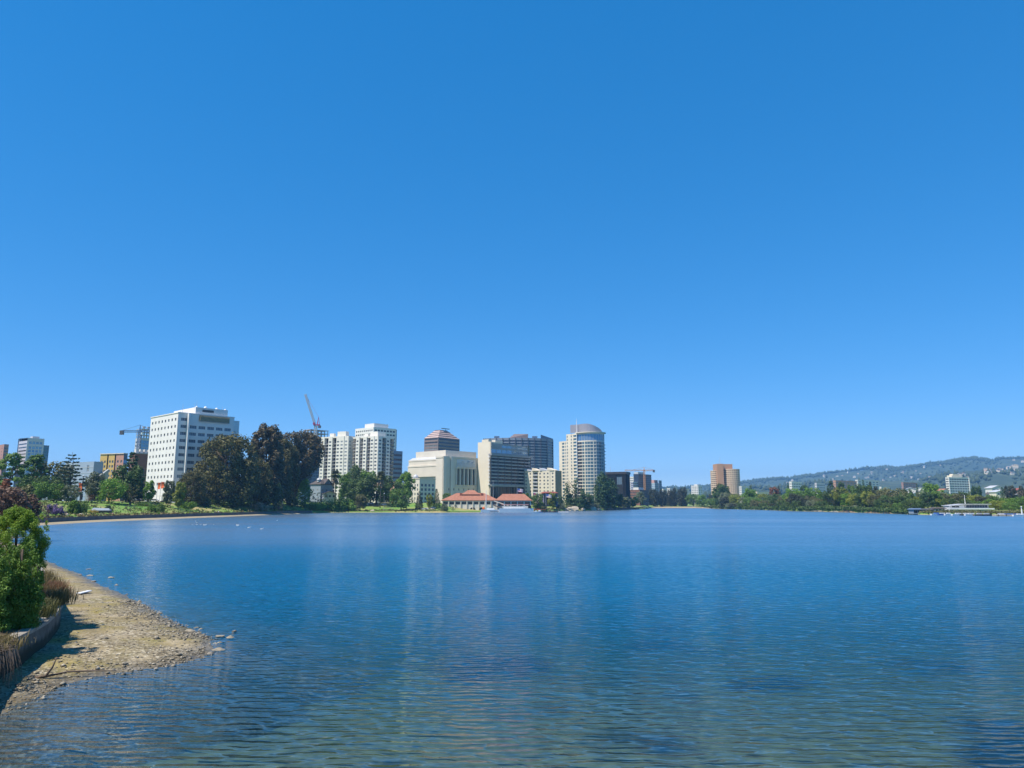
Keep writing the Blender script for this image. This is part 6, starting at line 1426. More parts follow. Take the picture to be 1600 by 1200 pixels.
# grey-blue Victorian house
c = rect_bld('gabled_house', 500, 484, 519, 556, 32, "grey-blue gabled wooden house between the eucalyptus and the palm"); T = top_z(c, 757); mb = MB()
c.facade(mb, (0, c.Lw), (0, 0), 0, T, bays(c.Lw, 2, 1.3, .8), floors(1, 3, 3.3, 1, 1.8), .15, 'dark', 'white', 2)
c.facade(mb, (0, 0), (c.Rw, 0), 0, T, bays(c.Rw, 3, 1.4, .6), floors(1, 3, 3.3, 1, 1.8), .15, 'dark', 'white', 2)
R_ = c.Rw; shell(c, mb, 0, T); mb.face([(R_ * .25, -.01, T), (R_ * .9, -.01, T), (R_ * .58, -.01, T + 4)]); mb.build('wall', [M['slateblue'], M['cream']], c.o)
q = MB(); hip(q, 0, R_, 0, c.Lw, T + .4, T + 3.4, 4, 4, 0, .7); rf = q.build('roof', M['shingle'], c.o)
q = MB(); 
for sx, xe in ((-1, R_ * .2), (1, R_ * .95)): q.hexa([(xe, -.8, T - .2), (R_ * .58, -.8, T + 4.2), (R_ * .58, 6, T + 4.2), (xe, 6, T - .2)][::-sx], [(xe, -.8, T + .1), (R_ * .58, -.8, T + 4.6), (R_ * .58, 6, T + 4.6), (xe, 6, T + .1)][::-sx])
q.build('gable_roof', M['shingle'], c.o); MB().box(R_ * .50, R_ * .68, -.1, -.02, T + .5, T + 2.4).build('attic_window', G['dark'], c.o)
MB().lathe([(1.3, 0), (1.3, 1.6), (1.7, 1.7), (1.2, 2.6), (.1, 3.2)], 8, c=(1.5, 4, T + 2)).build('cupola', M['lgrey'], rf); MB().box(R_ * .8, R_ * .8 + .9, 5, 6, T + 1, T + 5).build('chimney', M['brick'], rf)
q = MB(); q.box(-1, R_ + 1, -3.5, -.1, 2.8, 3.1); 
for k in range(5): q.box(-.8 + k * R_ / 4, -.5 + k * R_ / 4, -3.4, -3.1, 0, 2.79)
q.build('porch', M['slateblue'], c.o); c.done()
for (u, d, w, h, vt, wall, roof, lb) in ((412, 470, 9, 6.5, 763, 'plum', 'shingle', "plum coloured house glimpsed between the eucalyptus trunks"), (455, 520, 9, 4.2, 764, 'cream', 'shingle', "cream house glimpsed beneath the spreading eucalyptus"), (513, 560, 10, 4, 768, 'lgrey', 'shingle', "low grey cottage behind the palm")):
    gable('wooden_house', u, d, w, h, vt, wall, roof, lb, rz=.5)
def car(u, d, paint, label, rz=0., z=None, van=False):
    x = ku(u) * d; z = gz(x, d) if z is None else z; t = empty('parked_car', (x, d, z), rz, label, 'car', 'cars parked in the lakeside park'); hb = 2.0 if van else 1.45
    q = MB(); pr = [(-2.2, .35), (-2.2, .85), (-1.25, .98), (-.6, hb), (1.3, hb), (2.0, .98), (2.2, .9), (2.2, .35)]
    for k in range(len(pr)): 
        a, b_ = pr[k], pr[(k + 1) % len(pr)]; q.face([(a[0], -.85, a[1]), (a[0], .85, a[1]), (b_[0], .85, b_[1]), (b_[0], -.85, b_[1])])
    q.face([(p[0], -.85, p[1]) for p in pr][::-1]); q.face([(p[0], .85, p[1]) for p in pr]); q.build('body', M[paint], t)
    MB().hexa([(-1.0, -.87, 1.0), (1.6, -.87, 1.0), (1.6, .87, 1.0), (-1.0, .87, 1.0)], [(-.55, -.87, hb - .1), (1.2, -.87, hb - .1), (1.2, .87, hb - .1), (-.55, .87, hb - .1)]).build('side_window', G['black'], t)
    for xx in (-1.35, 1.35):
        for yy in (-.8, .8): MB().hexa([(xx + .33 * math.cos(k * .785), yy - .12, .33 + .33 * math.sin(k * .785)) for k in range(8)], [(xx + .33 * math.cos(k * .785), yy + .12, .33 + .33 * math.sin(k * .785)) for k in range(8)]).build('wheel', M['rubber'], t)
for a in ((571, 532, 'carsilver', "silver car parked under the dark oaks, beside the palm trunk", .3), (579, 540, 'carwhite', "white van parked behind the silver car under the dark oaks", .2, None, True), (599, 538, 'carwhite', "white car parked in the oaks' shade beside the palm", .1), (588, 530, 'cardark', "dark car parked just behind the slender palm", 0.),
    (664, 508, 'carwhite', "white car parked between the two small conifers", .1), (676, 512, 'carsilver', "silver car parked next to the dark green conifer by the boathouse", .1), (213, 360, 'cardark', "dark blue car parked at the kerb before the white office block", .2), (240, 362, 'carwhite', "white car parked under the slim light green street tree", .2), (258, 364, 'cardark', "black car parked below the orange banner by the office block", .2), (271, 366, 'carwhite', "white van parked below the slim grey-green street tree", .2, None, True),
    (66, 318, 'carsilver', "silver car in the shade below the dark park trees", .2), (77, 320, 'carwhite', "white car in the shade above the purple flower bed", .2), (86, 322, 'cardark', "dark car in the shade above the purple flower bed", .2), (107, 322, 'carwhite', "white car roof showing above the bright green bush", .2), (196, 356, 'cardark', "dark car behind the bay lawn under the conifer", .2), (206, 358, 'carsilver', "silver car behind the bay lawn next to the brick block", .2)): car(*a)
for (u, vt, w, lb) in ((120, 755, 1.6, "orange banner on a pole beside the black light pole"), (244, 754, 1.5, "orange banner before the white office block, the nearer to the conifer"), (249, 753, 1.9, "orange banner before the white office block, beside the grey-green street tree")):
    d = 376 if u > 200 else 310; t, h = pole(u, vt, d, lb, cat='banner', name='banner', r=.12)
    q = MB(); hb = 3.4
    for k in range(4): q.face([(.15, .1 * math.sin(k), h - hb * (k + 1) / 4), (w, .3 * math.sin(k * 1.3 + 1), h - hb * (k + 1) / 4), (w, .3 * math.sin(k * 1.3), h - hb * k / 4), (.15, .1 * math.sin(k - 1), h - hb * k / 4)])
    q.build('cloth', M['orangecloth'], t)
t, h = pole(126, 744, 305, "tall black light pole beside the panelled hall", r=.22, m='rubber', name='light_pole', cat='light pole'); MB().box(-.4, .4, -.4, .4, 1.6, 4.0).build('control_box', M['rubber'], t); MB().box(-.2, 1.6, -.2, .2, h - .2, h + .05).build('lamp_head', M['rubber'], t)
for (u, vt, d, lb) in ((441, 774, 450, "white lamp post on the lawn behind the narrow dark tree"), (600, 772, 508, "thin lamp post on the lawn before the slender palm"), (427, 776, 440, "white lamp post beside the eucalyptus trunk"), (895, 776, 628, "white lamp post on the point under the cypress"), (872, 778, 612, "globe lamp post by the moored boats")):
    t, h = pole(u, vt, d, lb, r=.1, name='lamp_post', cat='lamp post'); MB().lathe([(.05, 0), (.3, .15), (.35, .4), (.05, .7)], 8, c=(0, 0, h)).build('globe', M['whitepaint'], t, smooth=True)
# picnic tables on the lawn
for (u, d, lb) in ((602, 513, "grey picnic table on the lawn close to the water"), (612, 516, "grey picnic table on the lawn beside the round lawn tree"), (640, 509, "grey picnic table in the round lawn tree's shade")):
    x = ku(u) * d; t = empty('picnic_table', (x, d, gz(x, d)), RNG.uniform(-.3, .3), lb, 'table', 'picnic tables on the lawn')
    MB().box(-1.5, 1.5, -.5, .5, .72, .8).build('table_top', M['grey'], t)
    for yy in (-.95, .95): MB().box(-1.5, 1.5, yy - .16, yy + .16, .42, .48).build('bench', M['grey'], t)
    for xx in (-1, 1): MB().bar((xx, -.9, 0), (xx, .3, .72), .12).bar((xx, .9, 0), (xx, -.3, .72), .12).build('leg', M['grey'], t)
for (u, d, w, lb) in ((652, 512, 2, "pale boulder at the top of the lawn near the reddish conifer"), (660, 512, 2.2, "pale boulder on the lawn before the parked white car"), (668, 510, 2, "pale boulder on the lawn before the lime tree"), (676, 510, 1.8, "pale boulder beside the boathouse terrace bush"), (128, 266, 1.2, "white stone block on the dry bay bank"), (582, 500, 1.6, "white block beside the palm trunk"), (106, 258, .8, "small white stone at the edge of the dry bay bank")):
    x = ku(u) * d; rock(x, d, gz(x, d) + .2, w, w * .7, w * .5, lb, BOULD, 'boulder', 'boulder')
# blue covered boat on the bay bank
x = ku(160) * 284; t = empty('covered_boat', (x, 284, gz(x, 284)), .1, "blue-grey tarpaulin covered boat lying on the bay bank", 'boat'); q = MB(); hull(q, 7.5, 2.4, .9, 0, .8, .3); q.build('hull', M['dgrey'], t)
q = MB(); q.hexa([(-3.7, -1.3, 1.2), (3.4, -.9, 1.2), (3.4, .9, 1.2), (-3.7, 1.3, 1.2)], [(-3, -.25, 2.2), (2.6, -.15, 2.0), (2.6, .15, 2.0), (-3, .25, 2.2)]); q.build('tarpaulin', M['slateblue'], t)

def person(u, d, label, sit=False, shirt='shirt', legs='denim', hair='hair', rz=0., z=None):
    x = ku(u) * d; z = gz(x, d) if z is None else z; t = empty('person', (x, d, z), rz, label, 'person')
    hip_ = .25 if sit else .92
    J = {'hip': (0, 0, hip_), 'chest': (0, 0, hip_ + .42), 'neck': (0, 0, hip_ + .60), 'head': (0, -.02, hip_ + .78)}
    for s_, sg in (('l', -1), ('r', 1)):
        J['sh' + s_] = (sg * .2, 0, hip_ + .52); J['el' + s_] = (sg * .27, -.08, hip_ + .26); J['ha' + s_] = (sg * .2, -.28 if sit else -.12, hip_ + .05)
        J['th' + s_] = (sg * .1, 0, hip_ - .06); J['kn' + s_] = (sg * .13, -.42, hip_ + .25) if sit else (sg * .11, -.03, .48); J['ft' + s_] = (sg * .13, -.55, .05) if sit else (sg * .11, 0, .06); J['to' + s_] = (sg * .14, (-.72 if sit else -.18), .04)
    E = [('hip', 'chest'), ('chest', 'neck'), ('neck', 'head')]
    for s_ in 'lr': E += [('chest', 'sh' + s_), ('sh' + s_, 'el' + s_), ('el' + s_, 'ha' + s_), ('hip', 'th' + s_), ('th' + s_, 'kn' + s_), ('kn' + s_, 'ft' + s_), ('ft' + s_, 'to' + s_)]
    R = {'hip': .15, 'chest': .16, 'neck': .06, 'head': .11, 'sh': .075, 'el': .05, 'ha': .04, 'th': .1, 'kn': .065, 'ft': .05, 'to': .04}
    ks_ = list(J); me = bpy.data.meshes.new('body'); me.from_pydata([J[k] for k in ks_], [(ks_.index(a), ks_.index(b_)) for a, b_ in E], []); me.materials.append(M['skin'])
    o = link('body', me, t); md = o.modifiers.new('skin', 'SKIN'); o.modifiers.new('sub', 'SUBSURF').levels = 1
    for i, k in enumerate(ks_):
        r = R.get(k, R.get(k[:2], .06)); me.skin_vertices[0].data[i].radius = (r, r * .85); me.skin_vertices[0].data[i].use_root = (k == 'hip')
    MB().tube([(0, 0, hip_ - .08), (0, 0, hip_ + .2), (0, 0, hip_ + .48), (0, 0, hip_ + .58)], [.19, .19, .22, .1], 10).build('shirt', M[shirt], t, smooth=True)
    for sg in (-1, 1):
        a, b_, c_ = (J['thl'], J['knl'], J['ftl']) if sg < 0 else (J['thr'], J['knr'], J['ftr']); MB().tube([a, b_, c_], [.12, .085, .07], 8).build('trouser_leg', M[legs], t, smooth=True)
    MB().lathe([(.03, .0), (.12, .03), (.125, .1), (.08, .17), (.01, .19)], 10, c=(0, .02, hip_ + .76)).build('hair', M[hair], t, smooth=True)
def dshore(u, s): return float(Dsh(u) + sandw(u)) + s
person(342.5, dshore(342.5, 2.0), "person in a pale top sitting on the bay wall under the domed eucalyptus", True, 'whitepaint')
person(336.5, dshore(336.5, 2.6), "person in a grey top sitting beside the pale-topped person on the wall", True, 'lgrey')
person(177.5, dshore(177.5, 7), "person in pink sitting on the bay lawn beside the blue covered boat", True, 'pinkcanvas', 'pinkcanvas')
for (u, d, lb, sh_) in ((228, 350, "person in white walking past the white office block's terrace", 'whitepaint'), (266, 352, "person in dark clothes walking below the orange banners", 'cardark')): person(u, d, lb, False, sh_)

# birds on the water
def bird(u, v, L_, label, wing=0.):
    p = on_z(u, v, 0); t = empty('water_bird', p, RNG.uniform(-.8, .8) + (3.1 if RNG.random() < .4 else 0), label, 'bird', 'white birds floating in the bay')
    q = MB(); s = L_
    q.lathe([(.02, -.5), (.14, -.42), (.24, -.15), (.22, .15), (.12, .38), (.03, .55)], 10); q.v = [(z * s, y * s, x * s + .12 * s) for x, y, z in q.v]
    q.tube([(-.30 * s, 0, .18 * s), (-.42 * s, 0, .28 * s), (-.40 * s, 0, .36 * s), (-.46 * s, 0, .42 * s), (-.56 * s, 0, .40 * s)], [.1 * s, .06 * s, .055 * s, .08 * s, .04 * s], 8); q.build('body', M['feather'], t, smooth=True)
    MB().tube([(-.54 * s, 0, .40 * s), (-.76 * s, 0, .33 * s)], [.035 * s, .01 * s], 6).build('bill', M['beak'], t)
    for sg in (-1, 1): MB().hexa([(-.3 * s, sg * .16 * s, .18 * s), (.45 * s, sg * .1 * s, .22 * s), (.5 * s, sg * .05 * s, .30 * s), (-.25 * s, sg * .2 * s, .34 * s)], [(-.3 * s, sg * .22 * s, .18 * s), (.45 * s, sg * .15 * s, .22 * s), (.5 * s, sg * .1 * s, .30 * s), (-.25 * s, sg * .27 * s, .34 * s)]).build('wing', M['feather'], t)
for (u, v, L_, lb) in ((371.5, 821.5, .95, "largest white bird floating alone between the small flock and the two outer birds"), (389, 825, .75, "white bird floating second out from the eucalyptus grove's reflection"), (409, 827.2, .75, "white bird floating beyond the others toward the open lake"), (320, 821, .8, "white bird leading the small flock, larger than its neighbours"),
    (307.5, 820.2, .5, "small white bird in the middle of the flock"), (307, 817, .45, "small white bird just above the middle of the flock"), (305.5, 814.5, .4, "tiny pale bird between the sand and the flock"), (301, 820, .35, "tiny dark-edged bird at the flock's near-office end"), (313.5, 820, .35, "tiny bird between the flock's middle and its leader"), (322.5, 819.5, .35, "tiny bird just behind the flock's leader"), (334, 819.8, .35, "tiny bird straggling beyond the flock's leader"), (433, 813.3, .35, "tiny lone bird near the sand below the narrow dark tree")): bird(u, v, L_, lb)

# ------------------------------------------------------------------ near beach, bank, wall, stones, junipers
EDGE = [(-60, 1135), (0, 1108), (20, 1108.6), (45, 1093), (85, 1077), (136, 1060), (181, 1052), (244, 1043), (283, 1035), (318, 1027), (331, 1013), (327, 995), (295, 983), (272, 975), (246, 958), (215, 940), (187, 927), (153, 913), (122, 896), (91, 885), (65, 873), (50, 862), (38, 850), (26, 838), (10, 828), (-15, 824)]
EW = np.array([on_z(u, v, 0)[:2] for u, v in EDGE]); o_ = np.argsort(EW[:, 1]); EW = EW[o_]
def sd(x, y):
    """metres inland (+) from the near beach's water edge"""
    x = np.asarray(x, float); y = np.asarray(y, float); best = np.full(x.shape, 1e9)
    for a, b_ in zip(EW[:-1], EW[1:]):
        ab = b_ - a; t = np.clip(((x - a[0]) * ab[0] + (y - a[1]) * ab[1]) / (ab @ ab), 0, 1)
        best = np.minimum(best, np.hypot(x - a[0] - t * ab[0], y - a[1] - t * ab[1]))
    return np.where(x < np.interp(y, EW[:, 1], EW[:, 0]), best, -best)
def beach_z(x, y):
    s = sd(x, y); n_ = .05 * np.sin(x * 1.7 + y * .6) * np.sin(y * 1.3 - x * .4) + .025 * np.sin(x * 5.1 + 2) * np.sin(y * 4.3)
    z = np.where(s > 0, .16 * (1 - np.exp(-s / 1.4)) + .035 * np.minimum(s, 9), .10 * s)
    z = z + np.where(s < -1, .16 * np.clip((-1 - s) / 3, 0, 1) * np.sin(x * .8 + 1.5 * np.sin(y * .45)) * np.sin(y * .65 + 1.1 * np.sin(x * .5)), 0)
    return np.maximum(z, -.9) + n_ * np.clip(np.abs(s) * .8, .25, 1)
m, nt, b = nodes_of("beach_gravel"); tc = N(nt, "ShaderNodeTexCoord")
def nz(scale, detail=5., rough=.6): 
    n_ = N(nt, "ShaderNodeTexNoise", i_Scale=scale, i_Detail=detail, i_Roughness=rough); nt.links.new(tc.outputs["Object"], n_.inputs["Vector"]); return n_
def ramp(src, stops):
    r = N(nt, "ShaderNodeValToRGB"); 
    while len(r.color_ramp.elements) < len(stops): r.color_ramp.elements.new(.5)
    for e_, (p_, c_) in zip(r.color_ramp.elements, stops): e_.position = p_; e_.color = (*c_, 1) if len(c_) == 3 else c_
    nt.links.new(src, r.inputs[0]); return r.outputs[0]
def mixc(f_, a, b_, fac=None):
    x_ = N(nt, "ShaderNodeMix", data_type='RGBA'); nt.links.new(a, x_.inputs[6]); nt.links.new(b_, x_.inputs[7])
    if f_ is not None: nt.links.new(f_, x_.inputs[0])
    else: x_.inputs[0].default_value = fac
    return x_.outputs[2]
base = ramp(nz(.55).outputs[0], [(.36, (.18, .145, .07)), (.5, (.26, .205, .105)), (.64, (.38, .315, .205))])
alga = ramp(nz(1.1, 6).outputs[0], [(.3, (.28, .215, .045)), (.7, (.15, .14, .045))])
fa = ramp(nz(.32, 4).outputs[0], [(.48, (0, 0, 0)), (.6, (1, 1, 1))])
colr = mixc(fa, base, alga)
vo = N(nt, "ShaderNodeTexVoronoi", i_Scale=9.0); nt.links.new(tc.outputs["Object"], vo.inputs["Vector"])
sep = N(nt, "ShaderNodeSeparateColor"); nt.links.new(vo.outputs["Color"], sep.inputs[0])
peb = ramp(sep.outputs[0], [(.0, (.065, .052, .035)), (.45, (.18, .15, .095)), (.8, (.30, .25, .17)), (1., (.48, .43, .33))])
fp = ramp(nz(.45, 5).outputs[0], [(.40, (.15, .15, .15)), (.58, (.85, .85, .85))])
colr = mixc(fp, colr, peb)
sx = N(nt, "ShaderNodeSeparateXYZ"); nt.links.new(tc.outputs["Object"], sx.inputs[0])      # gravel soaked by the lapping water
ad = N(nt, "ShaderNodeMath", operation='MULTIPLY_ADD'); ad.inputs[1].default_value = .12; nt.links.new(nz(1.4).outputs[0], ad.inputs[0]); nt.links.new(sx.outputs[2], ad.inputs[2])
wet = N(nt, "ShaderNodeMapRange"); wet.inputs[1].default_value = .10; wet.inputs[2].default_value = .19; wet.inputs[3].default_value = .58; wet.inputs[4].default_value = 1.0; nt.links.new(ad.outputs[0], wet.inputs[0])
hv = N(nt, "ShaderNodeHueSaturation"); nt.links.new(colr, hv.inputs["Color"]); nt.links.new(wet.outputs[0], hv.inputs["Value"]); colr = hv.outputs[0]
wr_ = N(nt, "ShaderNodeMapRange"); wr_.inputs[1].default_value = .58; wr_.inputs[2].default_value = 1; wr_.inputs[3].default_value = .35; wr_.inputs[4].default_value = .92; nt.links.new(wet.outputs[0], wr_.inputs[0]); nt.links.new(wr_.outputs[0], b.inputs["Roughness"])
nt.links.new(colr, b.inputs["Base Color"]); b.inputs["Specular IOR Level"].default_value = .3
bp = N(nt, "ShaderNodeBump", i_Strength=.8, i_Distance=.05); nt.links.new(vo.outputs["Distance"], bp.inputs["Height"]); nt.links.new(bp.outputs[0], b.inputs["Normal"])
M['beach'] = m
xs = np.concatenate([np.linspace(-260, -60, 12), np.linspace(-55, -32, 24), np.arange(-31, -2, .25)]); ys = np.concatenate([np.arange(14, 52, .25), np.linspace(52.5, 110, 60), np.linspace(112, 188, 30)])
X, Y = np.meshgrid(xs, ys); tag(grid("beach", X, Y, beach_z(X, Y), m), kind='structure')
# curved concrete wall and the earth behind it
WP = [(-75, 1075), (-30, 1030), (10, 1003), (30, 993), (50, 983), (73, 970), (83, 961), (92, 951), (97, 944), (96, 935), (88, 922), (78, 905), (66, 888), (52, 872), (36, 858), (18, 846), (0, 838), (-30, 832)]
ztw = 1.45; wp = [on_z(u, v, ztw) for u, v in WP]; q = MB(); cp = MB()
def off_pts(pp, e):
    out = []
    for i, p in enumerate(pp):
        a, b_ = pp[max(i - 1, 0)], pp[min(i + 1, len(pp) - 1)]; t = Vector((b_.x - a.x, b_.y - a.y)).normalized(); out.append(Vector((p.x - t.y * e, p.y + t.x * e, p.z)))
    return out
inn = off_pts(wp, .38); outc = off_pts(wp, -.05); incc = off_pts(wp, .42)
for i in range(len(wp) - 1):
    a, b_, a2, b2 = wp[i], wp[i + 1], inn[i], inn[i + 1]
    q.hexa([(a.x, a.y, -.3), (b_.x, b_.y, -.3), (b2.x, b2.y, -.3), (a2.x, a2.y, -.3)], [(a.x, a.y, ztw - .14), (b_.x, b_.y, ztw - .14), (b2.x, b2.y, ztw - .14), (a2.x, a2.y, ztw - .14)])
    a, b_, a2, b2 = outc[i], outc[i + 1], incc[i], incc[i + 1]
    cp.hexa([(a.x, a.y, ztw - .138), (b_.x, b_.y, ztw - .138), (b2.x, b2.y, ztw - .138), (a2.x, a2.y, ztw - .138)], [(a.x, a.y, ztw), (b_.x, b_.y, ztw), (b2.x, b2.y, ztw), (a2.x, a2.y, ztw)])
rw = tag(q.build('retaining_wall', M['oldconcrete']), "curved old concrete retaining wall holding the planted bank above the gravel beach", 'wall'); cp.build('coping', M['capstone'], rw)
mb = MB(); core = off_pts(wp, 2.0); outer = off_pts(wp, 6)
M['bankearth'] = mat("bank_earth", (.16, .12, .07), (.10, .075, .045), 1.5, bump=.08)
for i in range(len(wp) - 1):
    mb.face([(*incc[i][:2], ztw - .05), (*incc[i + 1][:2], ztw - .05), (*core[i + 1][:2], ztw + .25), (*core[i][:2], ztw + .25)]); mb.face([(*core[i][:2], ztw + .25), (*core[i + 1][:2], ztw + .25), (ku(-420) * core[i + 1].y - 6, core[i + 1].y, 2.2), (ku(-420) * core[i].y - 6, core[i].y, 2.2)])
tag(mb.build('planted_bank', M['bankearth'], smooth=True), kind='structure')
mb = MB(); ty = [60, 80, 110, 140, 170, 196]; te = [(-25 if y < 100 else -12 if y < 150 else -30) for y in ty]
for (ya, ea), (yb_, eb) in zip(zip(ty[:-1], te[:-1]), zip(ty[1:], te[1:])):
    xa, xb = ku(ea) * ya, ku(eb) * yb_
    mb.face([(xa, ya, -.4), (xb, yb_, -.4), (xb, yb_, 1.4), (xa, ya, 1.4)][::-1]); mb.face([(-320, ya, 3), (xa, ya, 1.4), (xb, yb_, 1.4), (-320, yb_, 3)])
tag(mb.build('park_terrace', M['ground']), kind='structure')
# pebbles: one mass
NR.seed(77); n = 60000; xx = NR.uniform(-26, -9, n); yy = NR.uniform(20, 62, n); s = sd(xx, yy)
keep = (s > -.5) & (NR.rand(n) < np.where(s < 1.2, .9, .05 + .6 * np.exp(-(s - 1.2) / .9)) * (.35 + .65 * (np.sin(xx * 1.3 + yy * .7) * np.sin(yy * 1.1 - xx * .5) > -.2))) & (s < 9); xx, yy, s = xx[keep], yy[keep], s[keep]
wu = np.interp(yy, [p.y for p in wp[:9]], [p.x for p in wp[:9]]); keep = (xx > wu + .1) | (yy > wp[8].y + .6); xx, yy, s = xx[keep], yy[keep], s[keep]
n = len(xx); rr = np.exp(NR.normal(-3.55, .5, n)); 
V = octv[None] * np.stack([rr * NR.uniform(.8, 1.6, n), rr * NR.uniform(.8, 1.4, n), rr * .6], 1)[:, None] * (1 + NR.uniform(-.3, .3, (n, 6, 3)))
ca, sa = np.cos(NR.rand(n) * 6.3), np.sin(NR.rand(n) * 6.3); V = V + np.stack([xx, yy, beach_z(xx, yy)], 1)[:, None]
m, nt, b = nodes_of("pebble_stone"); tc = N(nt, "ShaderNodeTexCoord"); n1 = N(nt, "ShaderNodeTexNoise", i_Scale=6.0, i_Detail=2.0); nt.links.new(tc.outputs["Object"], n1.inputs["Vector"])
nt.links.new(ramp(n1.outputs[0], [(.3, (.07, .06, .042)), (.5, (.18, .155, .11)), (.7, (.42, .38, .30))]), b.inputs["Base Color"]); b.inputs["Roughness"].default_value = .8
tag(link("pebbles", np_mesh("pebbles", V.reshape(-1, 3), (octf[None] + (np.arange(n) * 6)[:, None, None]).reshape(-1, 3), m)), "loose pebbles and shells strewn over the gravel beach", 'pebbles', kind='stuff')
# larger stones
STN = [(342, 1012, 22, 6, "flat pale slab lying in the water off the beach tip, the lower of three"), (344, 992, 17, 6, "pale slab in the water off the beach tip, first of a touching pair"), (360, 993, 18, 5, "longer pale slab in the water off the beach tip, second of a touching pair"), (366, 984.5, 8, 6, "small round stone in the water beyond the touching slabs"), (296, 984, 20, 5, "flat slab at the water's edge above the beach tip"), (312, 986, 7, 5, "small stone at the water's edge beside the flat slab"),
 (250, 956, 12, 4, "pale flat stone at the water's edge in the middle of the beach"), (218, 939, 10, 5, "rounded grey stone at the water's edge beside the tall reflection"), (174, 901, 13, 4, "pale flat stone in the shallows off the beach's far end"), (182, 912.5, 9, 3, "dark flat stone in the shallows off the beach's far end"), (198, 927, 5, 3, "small dark stone in the water below the white plank"), (147, 907, 10, 4, "brown stone at the water's edge level with the white plank"), (141, 898, 12, 3.5, "brown flat stone low at the water's edge, far end of the beach"), (125, 897, 8, 3, "dark stone at the water's edge, far end of the beach"), (138, 888, 10, 2.5, "flat stone awash at the beach's far end"), (83, 880, 12, 3, "low dark stone by the junipers at the beach's far end"),
 (329, 1018, 12, 7, "dark wet stone on the beach tip"), (261, 1038, 9, 7, "dark stone on the lower edge of the beach"), (244, 1042, 8, 6, "brown stone on the lower edge, beside the dark one"), (195, 1038, 14, 8, "grey angular stone lying on the lower gravel"), (177, 1045, 8, 6, "grey stone at the lower water's edge"), (158, 945, 9, 3.5, "pale flat stone in the middle of the beach"), (118, 1013, 6, 4, "dark stick-like stone on the pale sand patch"), (205, 968, 7, 3, "pale chip of stone on the upper gravel"), (153, 1035, 8, 5, "pale stone on the lower gravel beside the driftwood")]
for (u, v, w, h, lb) in STN:
    p = on_z(u, v, .1); sc = p.y / F; zz = float(beach_z(np.array([p.x]), np.array([p.y]))[0]); rock(p.x, p.y, max(zz, .0) + .01, w * sc * .42, w * sc * .32, h * sc * .42, lb, group='larger stones on the beach', mats=M['rock'] if 'dark' in lb or 'brown' in lb else M['drystone'])
p = on_z(131, 925, .35); t = tag(MB().hexa([(-.16, -.75, -.03), (.16, -.75, -.03), (.2, .75, -.03), (-.12, .75, -.03)], [(-.16, -.75, .03), (.16, -.75, .03), (.2, .75, .03), (-.12, .75, .03)]).build('plank', M['whitepaint'], None, (p.x, p.y, float(beach_z(np.array([p.x]), np.array([p.y]))[0]) + .09), .1), "short white plank lying on the gravel near the far end of the beach", 'plank')
p = on_z(72, 1050, .35); zz = float(beach_z(np.array([p.x]), np.array([p.y]))[0]); t = empty('driftwood', (p.x, p.y, zz), 0, "forked dark driftwood branch sticking up on the lower gravel", 'driftwood')
MB().tube([(-.35, -.1, .03), (0, 0, .08), (.15, .1, .35), (.28, .12, .72)], [.05, .055, .04, .015], 6).build('branch', M['wood'], t, smooth=True); MB().tube([(0, 0, .06), (.5, .5, .12), (1.3, .75, .1), (2.2, .8, .08)], [.045, .035, .03, .012], 6).build('branch', M['wood'], t, smooth=True)

# junipers, purple-leaved trees and dry plants on the bank
def near_plant(u, v, zb, h, w, kind_lobes, n, size, leaf, label, name, cat, seed, trunk=True, asp=.6, shell=.75):
    p = on_z(u, v, zb); t = empty(name, (p.x, p.y, zb - .1), 0, label, cat); NR.seed(seed)
    V, Fq = lobes_cloud([((x * w, y * w, z * h), (rx * w, rx * w, rz * h)) for x, y, z, rx, rz in kind_lobes], n, size, shell=shell, up=.2, flat=asp)
    link('crown', np_mesh('crown', V, Fq, L[leaf]), t)
    q = MB(); q.tube([(0, 0, -.1), (.03, 0, h * .4), (0, .02, h * .8)], [.09, .07, .03], 7)
    for k in range(5): a = k * 1.3; q.tube([(0, 0, h * .15 + k * .1 * h), (w * .25 * math.cos(a), w * .25 * math.sin(a), h * .4 + k * .1 * h)], [.04, .015], 5)
    q.build('trunk', M['bark'], t, smooth=True); return p
rj = random.Random(3)
def spires(lst, n=15):
    out = []
    for (bx, by, h, r) in lst:
        for k in range(n):
            t = k / n; w_ = r * (1 - .85 * max(0, t - .25) / .75) * rj.uniform(.8, 1.15); a = rj.uniform(0, 6.28)
            out.append((bx + .35 * r * math.cos(a), by + .35 * r * math.sin(a), .03 + (h - .05) * t, w_, .05 * rj.uniform(.8, 1.2)))
    return out
near_plant(22, 978, 1.5, 4.0, 1.9, spires([(-.25, .05, .86, .26), (.02, .1, 1.0, .28), (.24, -.05, .9, .25), (.1, -.2, .72, .24), (-.12, -.18, .78, .25), (-.42, 0, .7, .2), (.38, .05, .62, .18)]), 30000, .04, 'juniper', "dense dark green columnar juniper rising from the bank behind the concrete wall", 'juniper', 'shrub', 5)
near_plant(52, 962, 1.5, 2.9, 1.0, spires([(0, 0, 1.0, .34), (-.25, .1, .8, .28), (.2, -.1, .7, .25)]), 9000, .036, 'juniper', "narrow juniper spire hugging the dense columnar one on its water side", 'juniper', 'shrub', 6)
near_plant(-22, 985, 1.5, 4.1, 1.8, spires([(-.2, 0, 1, .3), (.15, .1, .9, .28), (.3, -.1, .75, .25), (0, -.2, .7, .25)]), 16000, .04, 'juniper', "juniper cut by the picture's edge beside the dense columnar one", 'juniper', 'shrub', 7)
br = []
